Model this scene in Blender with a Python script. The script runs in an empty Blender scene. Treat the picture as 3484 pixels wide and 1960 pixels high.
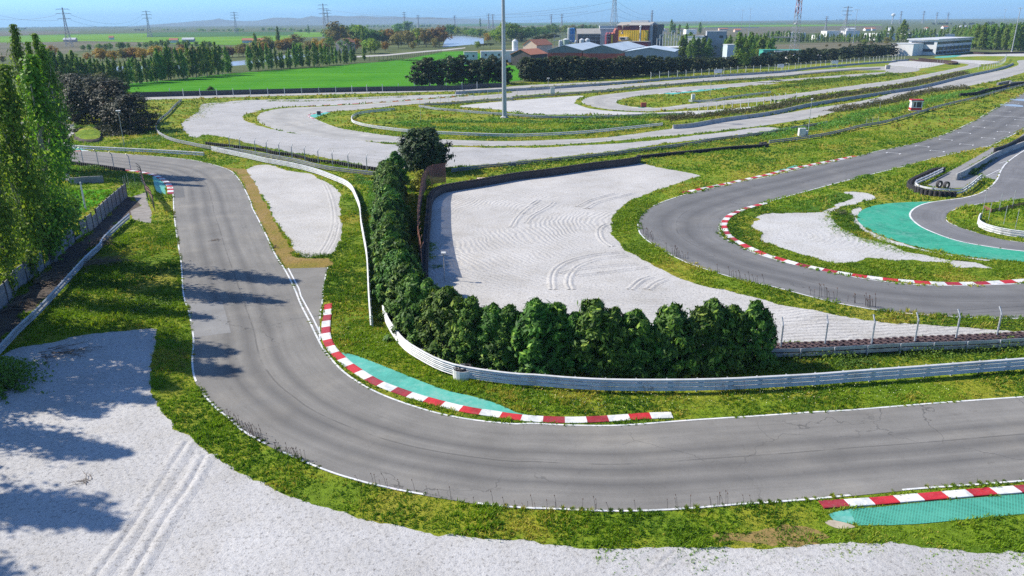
import bpy, math, random
import numpy as np
from mathutils import Vector, Matrix
from mathutils.geometry import tessellate_polygon
random.seed(7); RNG = np.random.default_rng(11)
R = math.radians
for blk in (bpy.data.objects, bpy.data.meshes, bpy.data.materials):
    for it in list(blk): blk.remove(it)
scene = bpy.context.scene
col = scene.collection

# ------------------------------------------------------------------ survey
# The site is a flat plain.  Its plan was surveyed from the aerial photograph:
# a photograph point plus a known height gives one point of the site, in metres.
CAMH, FOC, PITCH, ROLL = 24.0, 2560.0, R(19.57), R(0.51)
_f = np.array([0, math.cos(PITCH), -math.sin(PITCH)]); _u0 = np.array([0, math.sin(PITCH), math.cos(PITCH)]); _r0 = np.array([1.0, 0, 0])
_r = math.cos(ROLL)*_r0 - math.sin(ROLL)*_u0; _u = math.sin(ROLL)*_r0 + math.cos(ROLL)*_u0
K = 900/2576
TILES = {'S': (0, 0, 1), 'O': (0, 0, 3484/2576)}
for ci, cx in zip('ABCD', (0, 860, 1720, 2584)):
    for ri, ry in zip('0123', (0, 480, 960, 1454)):
        TILES[ci+ri] = (cx, ry, K)
for i in range(6): TILES['h%d' % (i+1)] = (500*i, 0, 500/2576)
TILES['h7'] = (2984, 0, 500/1456)
for n, o in (('z1', (1250, 180, 500/1456)), ('z2', (1700, 180, 500/1456)), ('z3', (2150, 180, 500/1456)),
             ('z4', (2600, 150, 450/1456)), ('z5', (3034, 150, 450/1456)), ('z6', (0, 180, 500/1456)),
             ('z7', (3084, 420, 400/1170)), ('z8', (1350, 420, 400/1170))): TILES[n] = o
def src(t, x, y):
    o = TILES[t]; return o[0]+x*o[2], o[1]+y*o[2]
def ray(px, py):
    return _f + (px-1742)/FOC*_r - (py-980)/FOC*_u
def G(t, x, y, z=0.0):
    d = ray(*src(t, x, y)); k = (z-CAMH)/min(d[2], -1e-4)
    return np.array([d[0]*k, d[1]*k, z])
def AT(t, x, y, D):                       # point straight ahead at northing D
    d = ray(*src(t, x, y)); k = D/d[1]
    return np.array([d[0]*k, D, CAMH+d[2]*k])
def stand(t, x, yb, yt):                  # base point and height of an upright thing
    b = G(t, x, yb); d = ray(*src(t, x, yt)); D = math.hypot(b[0], b[1])
    return b, max(0.3, CAMH + d[2]/math.hypot(d[0], d[1])*D)
def S(txt, z=0.0):
    out = []; t = None
    for tok in txt.split():
        if ',' in tok:
            x, y = tok.split(','); out.append(G(t, float(x), float(y), z))
        else: t = tok
    return np.array(out)
def XY(p): return np.array([p[0], p[1], 0.0])

def catmull(P, closed=False, n=10):
    P = np.asarray(P, float); N = len(P); out = []
    if N < 3 and not closed: return P
    rng = range(N if closed else N-1)
    for i in rng:
        if closed: p0, p1, p2, p3 = P[i-1], P[i], P[(i+1) % N], P[(i+2) % N]
        else:
            p1, p2 = P[i], P[i+1]
            p0 = P[i-1] if i > 0 else 2*p1-p2
            p3 = P[i+2] if i+2 < N else 2*p2-p1
        d = [max(1e-3, np.linalg.norm(b-a))**0.5 for a, b in ((p0, p1), (p1, p2), (p2, p3))]
        m1 = ((p1-p0)/d[0] - (p2-p0)/(d[0]+d[1]) + (p2-p1)/d[1])*d[1]
        m2 = ((p2-p1)/d[1] - (p3-p1)/(d[1]+d[2]) + (p3-p2)/d[2])*d[1]
        for k in range(n):
            t = k/n; t2 = t*t; t3 = t2*t
            out.append((2*t3-3*t2+1)*p1 + (t3-2*t2+t)*m1 + (-2*t3+3*t2)*p2 + (t3-t2)*m2)
    if not closed: out.append(P[-1])
    return np.array(out)
def resample(P, step=None, n=None, closed=False):
    P = np.asarray(P, float)
    if closed: P = np.vstack([P, P[:1]])
    L = np.concatenate([[0], np.cumsum(np.linalg.norm(np.diff(P, axis=0), axis=1))])
    if n is None: n = max(2, int(round(L[-1]/step))+1)
    s = np.linspace(0, L[-1], n)
    Q = np.stack([np.interp(s, L, P[:, k]) for k in range(3)], axis=1)
    return Q[:-1] if closed else Q
def path(txt, z=0.0, step=0.8, smooth=True):
    P = S(txt, z) if isinstance(txt, str) else np.asarray(txt)
    if smooth: P = catmull(P)
    return resample(P, step)
def normals2d(P, closed=False):
    if closed: T = np.roll(P, -1, 0)-np.roll(P, 1, 0)
    else: T = np.gradient(P, axis=0)
    T = T/np.maximum(np.linalg.norm(T[:, :2], axis=1, keepdims=True), 1e-9)
    return np.stack([-T[:, 1], T[:, 0], 0*T[:, 0]], axis=1)      # left-hand normal
def length(P): return float(np.sum(np.linalg.norm(np.diff(P, axis=0), axis=1)))

# ------------------------------------------------------------------ objects
def tag(o, label=None, cat=None, group=None, kind=None):
    if label: o['label'] = label
    if cat: o['category'] = cat
    if group: o['group'] = group
    if kind: o['kind'] = kind
    return o
def empty(name, loc, label, cat, group=None, rz=0.0):
    o = bpy.data.objects.new(name, None); col.objects.link(o); o.empty_display_size = 0.3
    o.location = (float(loc[0]), float(loc[1]), float(loc[2]) if len(loc) > 2 else 0.0); o.rotation_euler = (0, 0, rz)
    return tag(o, label, cat, group)
class MB:
    def __init__(s): s.v = []; s.f = []; s.m = []; s.n = 0
    def add(s, V, F, mi=0):
        V = np.asarray(V, float).reshape(-1, 3); s.v.append(V)
        for q in F: s.f.append([int(i)+s.n for i in q]); s.m.append(mi)
        s.n += len(V); return s
    def box(s, c, d, rz=0.0, mi=0, taper=1.0):
        x, y, z = d[0]/2, d[1]/2, d[2]/2
        V = np.array([[sx*x*(taper if sz > 0 else 1), sy*y*(taper if sz > 0 else 1), sz*z] for sz in (-1, 1) for sx, sy in ((-1, -1), (1, -1), (1, 1), (-1, 1))])
        ca, sa = math.cos(rz), math.sin(rz)
        V = np.stack([V[:, 0]*ca-V[:, 1]*sa, V[:, 0]*sa+V[:, 1]*ca, V[:, 2]], 1)+np.asarray(c, float)
        return s.add(V, [(0, 3, 2, 1), (4, 5, 6, 7), (0, 1, 5, 4), (1, 2, 6, 5), (2, 3, 7, 6), (3, 0, 4, 7)], mi)
    def tube(s, P, r, n=8, mi=0, caps=True):
        P = np.asarray(P, float); r = np.broadcast_to(np.asarray(r, float), (len(P),))
        T = np.gradient(P, axis=0); T /= np.maximum(np.linalg.norm(T, axis=1, keepdims=True), 1e-9)
        V = []
        for p, t, rr in zip(P, T, r):
            a = np.cross(t, [0, 0, 1.0]) if abs(t[2]) < 0.9 else np.cross(t, [1.0, 0, 0])
            a /= np.linalg.norm(a); b = np.cross(t, a)
            for k in range(n):
                w = 2*math.pi*k/n; V.append(p+rr*(math.cos(w)*a+math.sin(w)*b))
        F = [(i*n+k, i*n+(k+1) % n, (i+1)*n+(k+1) % n, (i+1)*n+k) for i in range(len(P)-1) for k in range(n)]
        if caps: F += [tuple(range(n-1, -1, -1)), tuple((len(P)-1)*n+k for k in range(n))]
        return s.add(V, F, mi)
    def lathe(s, prof, c=(0, 0, 0), n=16, mi=0):
        V = [(c[0]+r*math.cos(2*math.pi*k/n), c[1]+r*math.sin(2*math.pi*k/n), c[2]+z) for r, z in prof for k in range(n)]
        F = [(i*n+k, i*n+(k+1) % n, (i+1)*n+(k+1) % n, (i+1)*n+k) for i in range(len(prof)-1) for k in range(n)]
        F += [tuple(range(n-1, -1, -1)), tuple((len(prof)-1)*n+k for k in range(n))]
        return s.add(V, F, mi)
    def sweep(s, P, prof, closed=False, mi=0, caps=True, zoff=0.0):   # prof: (offset to the left, height)
        N = normals2d(P, closed); m = len(prof); V = []
        for p, nn in zip(P, N):
            for o, h in prof: V.append((p[0]+nn[0]*o, p[1]+nn[1]*o, zoff+h))
        L = len(P); F = []
        for i in range(L if closed else L-1):
            j = (i+1) % L
            for k in range(m-1): F.append((i*m+k, i*m+k+1, j*m+k+1, j*m+k))
        if caps and not closed and m > 2: F += [tuple(range(m)), tuple((L-1)*m+k for k in range(m-1, -1, -1))]
        return s.add(V, F, mi)
    def mesh(s, name, off=(0, 0, 0), smooth=False):
        me = bpy.data.meshes.new(name)
        V = (np.vstack(s.v) if s.v else np.zeros((0, 3)))-np.asarray(off, float)
        me.from_pydata(V.tolist(), [], s.f)
        if any(s.m): me.polygons.foreach_set('material_index', s.m)
        if smooth: me.polygons.foreach_set('use_smooth', [True]*len(s.f))
        me.update(); return me
    def build(s, name, mats, parent=None, smooth=False, loc=None, fixn=True):
        off = tuple(parent.matrix_basis.translation) if (parent is not None and loc is None) else ((0, 0, 0) if loc is None else loc)
        me = s.mesh(name, off, smooth)
        if fixn:
            import bmesh
            bm = bmesh.new(); bm.from_mesh(me); bmesh.ops.recalc_face_normals(bm, faces=bm.faces); bm.to_mesh(me); bm.free()
        o = link(name, me, mats, parent)
        if parent is None and loc is not None: o.location = loc
        return o
def link(name, me, mats, parent=None):
    if not isinstance(mats, (list, tuple)): mats = [mats]
    if not me.materials:
        for m in mats: me.materials.append(m)
    o = bpy.data.objects.new(name, me); col.objects.link(o)
    if parent is not None: o.parent = parent
    return o
def copy_child(ch, parent, loc=None):
    c = ch.copy(); col.objects.link(c); c.parent = parent
    if loc is not None: c.location = loc
    return c
def copy_tree(root, loc, rz=0.0, sc=(1, 1, 1), label=None, group=None):
    r = root.copy(); col.objects.link(r); r.location = loc; r.rotation_euler = (0, 0, rz); r.scale = sc
    if label: r['label'] = label
    if group: r['group'] = group
    for ch in root.children:
        c = ch.copy(); col.objects.link(c); c.parent = r
        for g in ch.children:
            d = g.copy(); col.objects.link(d); d.parent = c
    return r
def fast_mesh(name, V, quads=None, tris=None, attr=None):
    me = bpy.data.meshes.new(name); V = np.asarray(V, np.float32)
    F = quads if quads is not None else tris; k = F.shape[1]
    me.vertices.add(len(V)); me.vertices.foreach_set('co', V.ravel())
    me.loops.add(F.size); me.loops.foreach_set('vertex_index', F.astype(np.int32).ravel())
    me.polygons.add(len(F)); me.polygons.foreach_set('loop_start', np.arange(0, F.size, k, dtype=np.int32))
    try: me.polygons.foreach_set('loop_total', np.full(len(F), k, dtype=np.int32))
    except Exception: pass
    if attr is not None:
        a = me.attributes.new('tint', 'FLOAT', 'FACE'); a.data.foreach_set('value', np.asarray(attr, np.float32))
    me.update(calc_edges=True); return me

# ------------------------------------------------------------------ materials
def nt(name):
    m = bpy.data.materials.new(name); m.use_nodes = True; n = m.node_tree.nodes; l = m.node_tree.links
    return m, n, l, n['Principled BSDF']
def rgb(c): return (c[0], c[1], c[2], 1)
def ramp(n, l, fac, stops):
    r = n.new('ShaderNodeValToRGB'); e = r.color_ramp.elements
    while len(e) < len(stops): e.new(0.5)
    for k, (p, c) in enumerate(stops): e[k].position = p; e[k].color = rgb(c) if len(c) == 3 else c
    l.new(fac, r.inputs[0]); return r.outputs[0]
def noise(n, l, co, scale, detail=4, rough=0.6, dist=0.0):
    t = n.new('ShaderNodeTexNoise'); t.inputs['Scale'].default_value = scale; t.inputs['Detail'].default_value = detail
    t.inputs['Roughness'].default_value = rough; t.inputs['Distortion'].default_value = dist
    l.new(co, t.inputs['Vector']); return t.outputs['Fac']
def pos(n): return n.new('ShaderNodeNewGeometry').outputs['Position']
def math_(n, l, op, a, b=None, c=None):
    m = n.new('ShaderNodeMath'); m.operation = op
    for i, v in enumerate((a, b, c)):
        if v is None: continue
        if isinstance(v, (int, float)): m.inputs[i].default_value = v
        else: l.new(v, m.inputs[i])
    return m.outputs[0]
def mix(n, l, fac, a, b, mode='MIX'):
    m = n.new('ShaderNodeMixRGB'); m.blend_type = mode
    for i, v in zip((0, 1, 2), (fac, a, b)):
        if isinstance(v, (int, float)): m.inputs[i].default_value = v
        elif isinstance(v, tuple): m.inputs[i].default_value = rgb(v)
        else: l.new(v, m.inputs[i])
    return m.outputs[0]
def bump(n, l, h, strength, dist=0.05, bsdf=None):
    b = n.new('ShaderNodeBump'); b.inputs['Strength'].default_value = strength; b.inputs['Distance'].default_value = dist
    l.new(h, b.inputs['Height']); l.new(b.outputs[0], bsdf.inputs['Normal']); return b
def plain(name, c, rough=0.6, var=0.25, scale=1.5, metal=0.0, dirt=None, bmp=0.0):
    m, n, l, b = nt(name); p = pos(n)
    f = noise(n, l, p, scale, 5, 0.65)
    lo = tuple(x*(1-var) for x in c); hi = tuple(min(1, x*(1+var)) for x in c)
    out = ramp(n, l, f, [(0.3, lo), (0.7, hi)])
    if dirt:
        g = noise(n, l, p, scale*0.37, 6, 0.7); g = ramp(n, l, g, [(0.5, (0, 0, 0)), (0.68, (1, 1, 1))])
        out = mix(n, l, g, out, dirt)
    l.new(out, b.inputs['Base Color']); b.inputs['Roughness'].default_value = rough; b.inputs['Metallic'].default_value = metal
    if bmp: bump(n, l, f, bmp, 0.03, b)
    return m
def foliage(name, dark, light, warm=None, trans=0.25):
    m, n, l, b = nt(name)
    a = n.new('ShaderNodeAttribute'); a.attribute_name = 'tint'
    stops = [(0.0, dark), (0.75, light)] + ([(1.0, warm)] if warm else [])
    c = ramp(n, l, a.outputs['Fac'], stops)
    oi = n.new('ShaderNodeObjectInfo')
    hs = n.new('ShaderNodeHueSaturation')
    l.new(math_(n, l, 'MULTIPLY_ADD', oi.outputs['Random'], 0.04, 0.48), hs.inputs['Hue'])
    l.new(math_(n, l, 'MULTIPLY_ADD', oi.outputs['Random'], 0.35, 0.82), hs.inputs['Value'])
    l.new(c, hs.inputs['Color']); c = hs.outputs[0]
    l.new(c, b.inputs['Base Color']); b.inputs['Roughness'].default_value = 0.6; b.inputs['Specular IOR Level'].default_value = 0.25
    tr = n.new('ShaderNodeBsdfTranslucent'); l.new(mix(n, l, 1.0, c, (1.0, 1.05, 0.55), 'MULTIPLY'), tr.inputs['Color'])
    mx = n.new('ShaderNodeMixShader'); mx.inputs[0].default_value = trans
    l.new(b.outputs[0], mx.inputs[1]); l.new(tr.outputs[0], mx.inputs[2]); l.new(mx.outputs[0], n['Material Output'].inputs['Surface'])
    return m

def grass_mat(name, cols, scale=0.12, fine=2.2, bmp=0.6, patch=None):
    m, n, l, b = nt(name); p = pos(n)
    big = noise(n, l, p, scale, 5, 0.62, 0.4); fin = noise(n, l, p, fine, 6, 0.72)
    c = ramp(n, l, big, [(0.30, cols[0]), (0.44, cols[1]), (0.56, cols[2]), (0.70, cols[3])])
    d = ramp(n, l, fin, [(0.28, (0.42, 0.42, 0.42)), (0.5, (1, 1, 1)), (0.75, (1.45, 1.4, 1.2))])
    c = mix(n, l, 0.8, c, d, 'MULTIPLY')
    mid = noise(n, l, p, scale*5, 4, 0.7); mid = ramp(n, l, mid, [(0.56, (0, 0, 0)), (0.7, (1, 1, 1))])
    c = mix(n, l, math_(n, l, 'MULTIPLY', mid, 0.45), c, cols[0])
    l.new(c, b.inputs['Base Color']); b.inputs['Roughness'].default_value = 0.85; b.inputs['Specular IOR Level'].default_value = 0.1
    bump(n, l, fin, bmp, 0.25, b)
    return m
def gravel_mat(name, center, spacing, amp, direction=None, cols=((0.44, 0.425, 0.405), (0.56, 0.54, 0.515)), weeds=0.0):
    m, n, l, b = nt(name); p = pos(n)
    big = noise(n, l, p, 0.12, 4, 0.6); fin = noise(n, l, p, 9, 5, 0.75); cob = noise(n, l, p, 3.6, 3, 0.55)
    c = ramp(n, l, math_(n, l, 'ADD', math_(n, l, 'MULTIPLY', big, 0.6), math_(n, l, 'MULTIPLY', fin, 0.4)), [(0.36, cols[0]), (0.62, cols[1])])
    st = ramp(n, l, noise(n, l, p, 4.5, 3, 0.85), [(0.53, (1, 1, 1)), (0.68, (0.36, 0.35, 0.34))]); c = mix(n, l, 0.85, c, st, 'MULTIPLY')
    gr = ramp(n, l, noise(n, l, p, 14, 2, 0.9), [(0.3, (0.74, 0.74, 0.75)), (0.7, (1.16, 1.16, 1.15))]); c = mix(n, l, 0.8, c, gr, 'MULTIPLY')
    dst = ramp(n, l, noise(n, l, p, 0.35, 5, 0.7), [(0.45, (1, 1, 1)), (0.7, (0.86, 0.84, 0.80))]); c = mix(n, l, 0.8, c, dst, 'MULTIPLY')
    if weeds:
        w = ramp(n, l, math_(n, l, 'MULTIPLY', noise(n, l, p, 0.35, 3, 0.6), noise(n, l, p, 3.0, 4, 0.7)), [(0.40-weeds*0.1, (0, 0, 0)), (0.46-weeds*0.1, (1, 1, 1))])
        c = mix(n, l, w, c, (0.12, 0.15, 0.035))
    l.new(c, b.inputs['Base Color']); b.inputs['Roughness'].default_value = 0.95; b.inputs['Specular IOR Level'].default_value = 0.1
    dn = n.new('ShaderNodeVectorMath'); dn.operation = 'SUBTRACT'; l.new(p, dn.inputs[0]); dn.inputs[1].default_value = (center[0], center[1], 0)
    wob = noise(n, l, p, 0.16, 3, 0.5)
    if direction is None:
        ln = n.new('ShaderNodeVectorMath'); ln.operation = 'LENGTH'; l.new(dn.outputs[0], ln.inputs[0]); q = ln.outputs['Value']
    else:
        ln = n.new('ShaderNodeVectorMath'); ln.operation = 'DOT_PRODUCT'; l.new(dn.outputs[0], ln.inputs[0]); ln.inputs[1].default_value = (direction[0], direction[1], 0); q = ln.outputs['Value']
    q = math_(n, l, 'ADD', q, math_(n, l, 'MULTIPLY', wob, 3.2))
    w = math_(n, l, 'SINE', math_(n, l, 'MULTIPLY', q, 2*math.pi/spacing))
    msk = ramp(n, l, noise(n, l, p, 0.09, 2, 0.5), [(0.36, (0.0, 0.0, 0.0)), (0.60, (1, 1, 1))])
    h = math_(n, l, 'MULTIPLY', math_(n, l, 'MULTIPLY', w, msk), amp)
    h = math_(n, l, 'ADD', h, math_(n, l, 'MULTIPLY', cob, 0.035)); h = math_(n, l, 'ADD', h, math_(n, l, 'MULTIPLY', fin, 0.03))
    bump(n, l, h, 1.0, 1.0, b)
    return m
def asphalt_mat(name, base=(0.205, 0.195, 0.180), dark=0.55, bands=((0.30, 0.10), (0.52, 0.09)), streak=1.0, seam=None):
    m, n, l, b = nt(name); p = pos(n)
    at = n.new('ShaderNodeAttribute'); at.attribute_name = 'across'; al = n.new('ShaderNodeAttribute'); al.attribute_name = 'along'
    big = noise(n, l, p, 0.22, 5, 0.65); fin = noise(n, l, p, 22, 3, 0.8)
    c = ramp(n, l, big, [(0.3, tuple(x*0.84 for x in base)), (0.7, tuple(x*1.14 for x in base))])
    c = mix(n, l, 0.6, c, ramp(n, l, fin, [(0.25, (0.62, 0.62, 0.62)), (0.75, (1.38, 1.38, 1.38))]), 'MULTIPLY')
    cv = n.new('ShaderNodeCombineXYZ'); l.new(math_(n, l, 'MULTIPLY', al.outputs['Fac'], 0.045), cv.inputs[0]); l.new(math_(n, l, 'MULTIPLY', at.outputs['Fac'], 9.0), cv.inputs[1])
    sk = noise(n, l, cv.outputs[0], 1.6, 5, 0.7)
    wob = math_(n, l, 'MULTIPLY', math_(n, l, 'SUBTRACT', noise(n, l, p, 0.03, 2, 0.5), 0.5), 0.12)
    u = math_(n, l, 'ADD', at.outputs['Fac'], wob)
    tot = None
    for c0, w0 in bands:
        g = math_(n, l, 'ABSOLUTE', math_(n, l, 'SUBTRACT', u, c0))
        g = math_(n, l, 'SUBTRACT', 1.0, math_(n, l, 'DIVIDE', g, w0)); g = math_(n, l, 'MAXIMUM', g, 0.0)
        tot = g if tot is None else math_(n, l, 'MAXIMUM', tot, g)
    k = math_(n, l, 'MULTIPLY', tot, math_(n, l, 'MULTIPLY_ADD', sk, 1.6, -0.3))
    k = math_(n, l, 'MINIMUM', math_(n, l, 'MAXIMUM', k, 0.0), 1.0)
    c = mix(n, l, math_(n, l, 'MULTIPLY', k, dark), c, (0.065, 0.064, 0.066))
    s2 = ramp(n, l, sk, [(0.35, (0.88, 0.88, 0.88)), (0.65, (1.08, 1.08, 1.07))]); c = mix(n, l, streak, c, s2, 'MULTIPLY')
    spots = ramp(n, l, noise(n, l, p, 0.9, 6, 0.75), [(0.60, (1, 1, 1)), (0.74, (0.72, 0.71, 0.70))]); c = mix(n, l, 0.8, c, spots, 'MULTIPLY')
    pale = ramp(n, l, noise(n, l, p, 0.14, 4, 0.65), [(0.52, (1, 1, 1)), (0.68, (1.16, 1.14, 1.10))]); c = mix(n, l, 1.0, c, pale, 'MULTIPLY')
    if seam is not None:
        g = math_(n, l, 'ABSOLUTE', math_(n, l, 'SUBTRACT', math_(n, l, 'ADD', at.outputs['Fac'], math_(n, l, 'MULTIPLY', wob, 0.3)), seam))
        g = math_(n, l, 'LESS_THAN', g, 0.0065); g = math_(n, l, 'MULTIPLY', g, ramp(n, l, noise(n, l, p, 0.25, 4, 0.7), [(0.40, (0, 0, 0)), (0.52, (1, 1, 1))]))
        c = mix(n, l, math_(n, l, 'MULTIPLY', g, 0.42), c, (0.05, 0.048, 0.047))
    vo = n.new('ShaderNodeTexVoronoi'); vo.feature = 'DISTANCE_TO_EDGE'; vo.inputs['Scale'].default_value = 0.13
    wv = n.new('ShaderNodeVectorMath'); wv.operation = 'ADD'; l.new(p, wv.inputs[0]); nz = n.new('ShaderNodeTexNoise'); nz.inputs['Scale'].default_value = 0.5; nz.inputs['Detail'].default_value = 5; l.new(p, nz.inputs['Vector']); sc_ = n.new('ShaderNodeVectorMath'); sc_.operation = 'SCALE'; sc_.inputs['Scale'].default_value = 3.0; l.new(nz.outputs['Color'], sc_.inputs[0]); l.new(sc_.outputs[0], wv.inputs[1]); l.new(wv.outputs[0], vo.inputs['Vector'])
    ck = math_(n, l, 'MULTIPLY', math_(n, l, 'LESS_THAN', vo.outputs['Distance'], 0.0045), ramp(n, l, noise(n, l, p, 0.11, 2, 0.5), [(0.50, (0, 0, 0)), (0.60, (1, 1, 1))]))
    c = mix(n, l, math_(n, l, 'MULTIPLY', ck, 0.6), c, (0.06, 0.058, 0.056))
    l.new(c, b.inputs['Base Color']); b.inputs['Roughness'].default_value = 0.85; b.inputs['Specular IOR Level'].default_value = 0.25
    bump(n, l, fin, 0.25, 0.02, b)
    return m
def paint_mat(name, c, worn=(0.13, 0.13, 0.13), amount=0.35, scale=1.5, rough=0.6):
    m, n, l, b = nt(name); p = pos(n)
    f = noise(n, l, p, scale*3, 6, 0.75); g = noise(n, l, p, scale*0.5, 4, 0.6)
    k = ramp(n, l, math_(n, l, 'ADD', math_(n, l, 'MULTIPLY', f, 0.6), math_(n, l, 'MULTIPLY', g, 0.4)), [(0.66-amount*0.28, (0, 0, 0)), (0.80-amount*0.2, (1, 1, 1))])
    cc = mix(n, l, 1.0, c, ramp(n, l, f, [(0.3, (0.82, 0.82, 0.82)), (0.7, (1.1, 1.1, 1.1))]), 'MULTIPLY')
    cc = mix(n, l, 1.0, cc, ramp(n, l, noise(n, l, p, scale*0.45, 6, 0.7, 0.6), [(0.34, (0.66, 0.70, 0.70)), (0.52, (1, 1, 1)), (0.70, (1.22, 1.10, 1.12))]), 'MULTIPLY')
    l.new(mix(n, l, math_(n, l, 'MULTIPLY', k, 0.75), cc, worn), b.inputs['Base Color']); b.inputs['Roughness'].default_value = rough
    return m
def net_mat(name, c, cover=0.5):
    m, n, l, b = nt(name); l_ = noise(n, l, pos(n), 0.6, 3, 0.6)
    l.new(ramp(n, l, l_, [(0.3, tuple(x*0.7 for x in c)), (0.7, c)]), b.inputs['Base Color']); b.inputs['Roughness'].default_value = 0.8
    t = n.new('ShaderNodeBsdfTransparent'); mx = n.new('ShaderNodeMixShader'); mx.inputs[0].default_value = cover
    l.new(t.outputs[0], mx.inputs[1]); l.new(b.outputs[0], mx.inputs[2]); l.new(mx.outputs[0], n['Material Output'].inputs['Surface'])
    return m
M = {}
GR = ((0.085, 0.155, 0.012), (0.15, 0.225, 0.014), (0.24, 0.255, 0.022), (0.31, 0.26, 0.045))
M['ground'] = grass_mat('meadow_ground', GR)
M['far'] = grass_mat('far_farmland', ((0.07, 0.10, 0.03), (0.10, 0.13, 0.04), (0.13, 0.13, 0.05), (0.16, 0.13, 0.08)), scale=0.004, fine=0.02, bmp=0.1)
M['dirtverge'] = grass_mat('dry_verge', ((0.15, 0.16, 0.02), (0.24, 0.18, 0.04), (0.27, 0.185, 0.06), (0.30, 0.21, 0.09)), scale=0.25, fine=3.0)
M['mown'] = grass_mat('short_green', ((0.045, 0.10, 0.008), (0.06, 0.135, 0.010), (0.08, 0.16, 0.012), (0.11, 0.17, 0.02)), scale=0.2, fine=3.0)
M['dirt'] = plain('brown_litter', (0.055, 0.04, 0.032), 0.95, 0.6, 1.2, dirt=(0.12, 0.09, 0.06), bmp=0.8)
M['crop'] = None
M['white'] = paint_mat('white_paint', (0.74, 0.73, 0.71), (0.20, 0.19, 0.18), amount=0.5)
M['whiteline'] = paint_mat('white_line_paint', (0.74, 0.74, 0.73), amount=0.45, scale=2.5)
M['red'] = paint_mat('red_kerb_paint', (0.52, 0.022, 0.03), (0.20, 0.09, 0.08), amount=0.5)
M['redold'] = paint_mat('red_kerb_paint_dark', (0.36, 0.022, 0.035), (0.18, 0.08, 0.075), amount=0.6)
M['green'] = paint_mat('green_runoff_paint', (0.035, 0.34, 0.20), (0.16, 0.34, 0.26), amount=0.6, scale=0.6)
M['greenfade'] = paint_mat('faded_green_paint', (0.09, 0.43, 0.34), (0.26, 0.42, 0.36), amount=0.6, scale=0.6)
M['steel'] = plain('galvanised_rail', (0.46, 0.48, 0.50), 0.45, 0.16, 2.0, 0.35, dirt=(0.34, 0.34, 0.35))
M['oldsteel'] = plain('weathered_rail', (0.27, 0.28, 0.29), 0.5, 0.2, 2.0, 0.3, dirt=(0.2, 0.2, 0.2))
M['whitesteel'] = plain('white_painted_rail', (0.62, 0.62, 0.61), 0.5, 0.1, 2.0, 0.0, dirt=(0.46, 0.45, 0.43))
M['post'] = plain('galvanised_post', (0.42, 0.43, 0.44), 0.5, 0.2, 3.0, 0.3)
M['whitepost'] = plain('pale_post', (0.62, 0.62, 0.60), 0.6, 0.15, 3.0)
M['rust'] = plain('rusty_brown_post', (0.34, 0.17, 0.12), 0.8, 0.3, 3.0)
M['concrete'] = plain('concrete', (0.40, 0.39, 0.37), 0.9, 0.2, 1.2, dirt=(0.26, 0.25, 0.24), bmp=0.2)
M['slab'] = plain('grey_concrete_slab', (0.27, 0.265, 0.27), 0.9, 0.22, 1.5, dirt=(0.17, 0.165, 0.165), bmp=0.25)
M['dark'] = plain('dark_metal', (0.05, 0.05, 0.055), 0.6, 0.3, 2.0)
M['rubber'] = plain('black_rubber', (0.028, 0.025, 0.027), 0.75, 0.35, 2.0)
M['oldrubber'] = plain('brownish_rubber', (0.075, 0.045, 0.045), 0.85, 0.35, 2.0)
M['belt'] = plain('black_conveyor_belt', (0.032, 0.026, 0.028), 0.7, 0.3, 0.8, dirt=(0.07, 0.055, 0.05))
M['bark'] = plain('bark', (0.13, 0.11, 0.09), 0.95, 0.4, 3.0, bmp=0.5)
M['palebark'] = plain('pale_bark', (0.27, 0.25, 0.22), 0.95, 0.35, 2.5, bmp=0.5)
M['twig'] = plain('dry_twig', (0.20, 0.15, 0.11), 0.95, 0.4, 3.0)
M['stalk'] = plain('dry_reddish_stalk', (0.16, 0.085, 0.06), 0.95, 0.3, 3.0)
M['net'] = net_mat('grey_fence_net', (0.16, 0.17, 0.20), 0.4)
M['finenet'] = net_mat('thin_wire_net', (0.25, 0.25, 0.26), 0.10)
M['brownnet'] = net_mat('brown_windbreak_net', (0.24, 0.10, 0.075), 0.85)
# ------------------------------------------------------------------ setting
HOLES = []                                  # everything that is not grass, for the grass scatter
def poly_obj(name, P, z, m, hole=True, kind='structure'):
    P = np.asarray(P, float)
    if hole: HOLES.append(P[:, :2].copy())
    tris = tessellate_polygon([[Vector((p[0], p[1], 0)) for p in P]])
    me = bpy.data.meshes.new(name)
    me.from_pydata([(p[0], p[1], z) for p in P], [], [tuple(t) for t in tris])
    me.update()
    flip = [p for p in me.polygons if p.normal.z < 0]
    if flip: me.flip_normals()
    return tag(link(name, me, m), kind=kind)
def rag(P, amp, closed=True):
    N = normals2d(P, closed); a = RNG.normal(size=len(P)); b = np.convolve(np.r_[a[-3:], a, a[:3]], np.ones(4)/4, 'same')[3:-3]
    return P + N*((0.6*a+1.0*b)*amp)[:, None]
def area(name, txt, z, m, smooth=True, ragged=0.0, step=None, hole=True):
    P = S(txt); P = P.copy(); P[:, 2] = 0
    if smooth: P = catmull(P, True, 8)
    if ragged:
        P = resample(P, step or 0.45, closed=True); P = rag(P, ragged)
    return poly_obj(name, P, z, m, hole)
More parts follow.
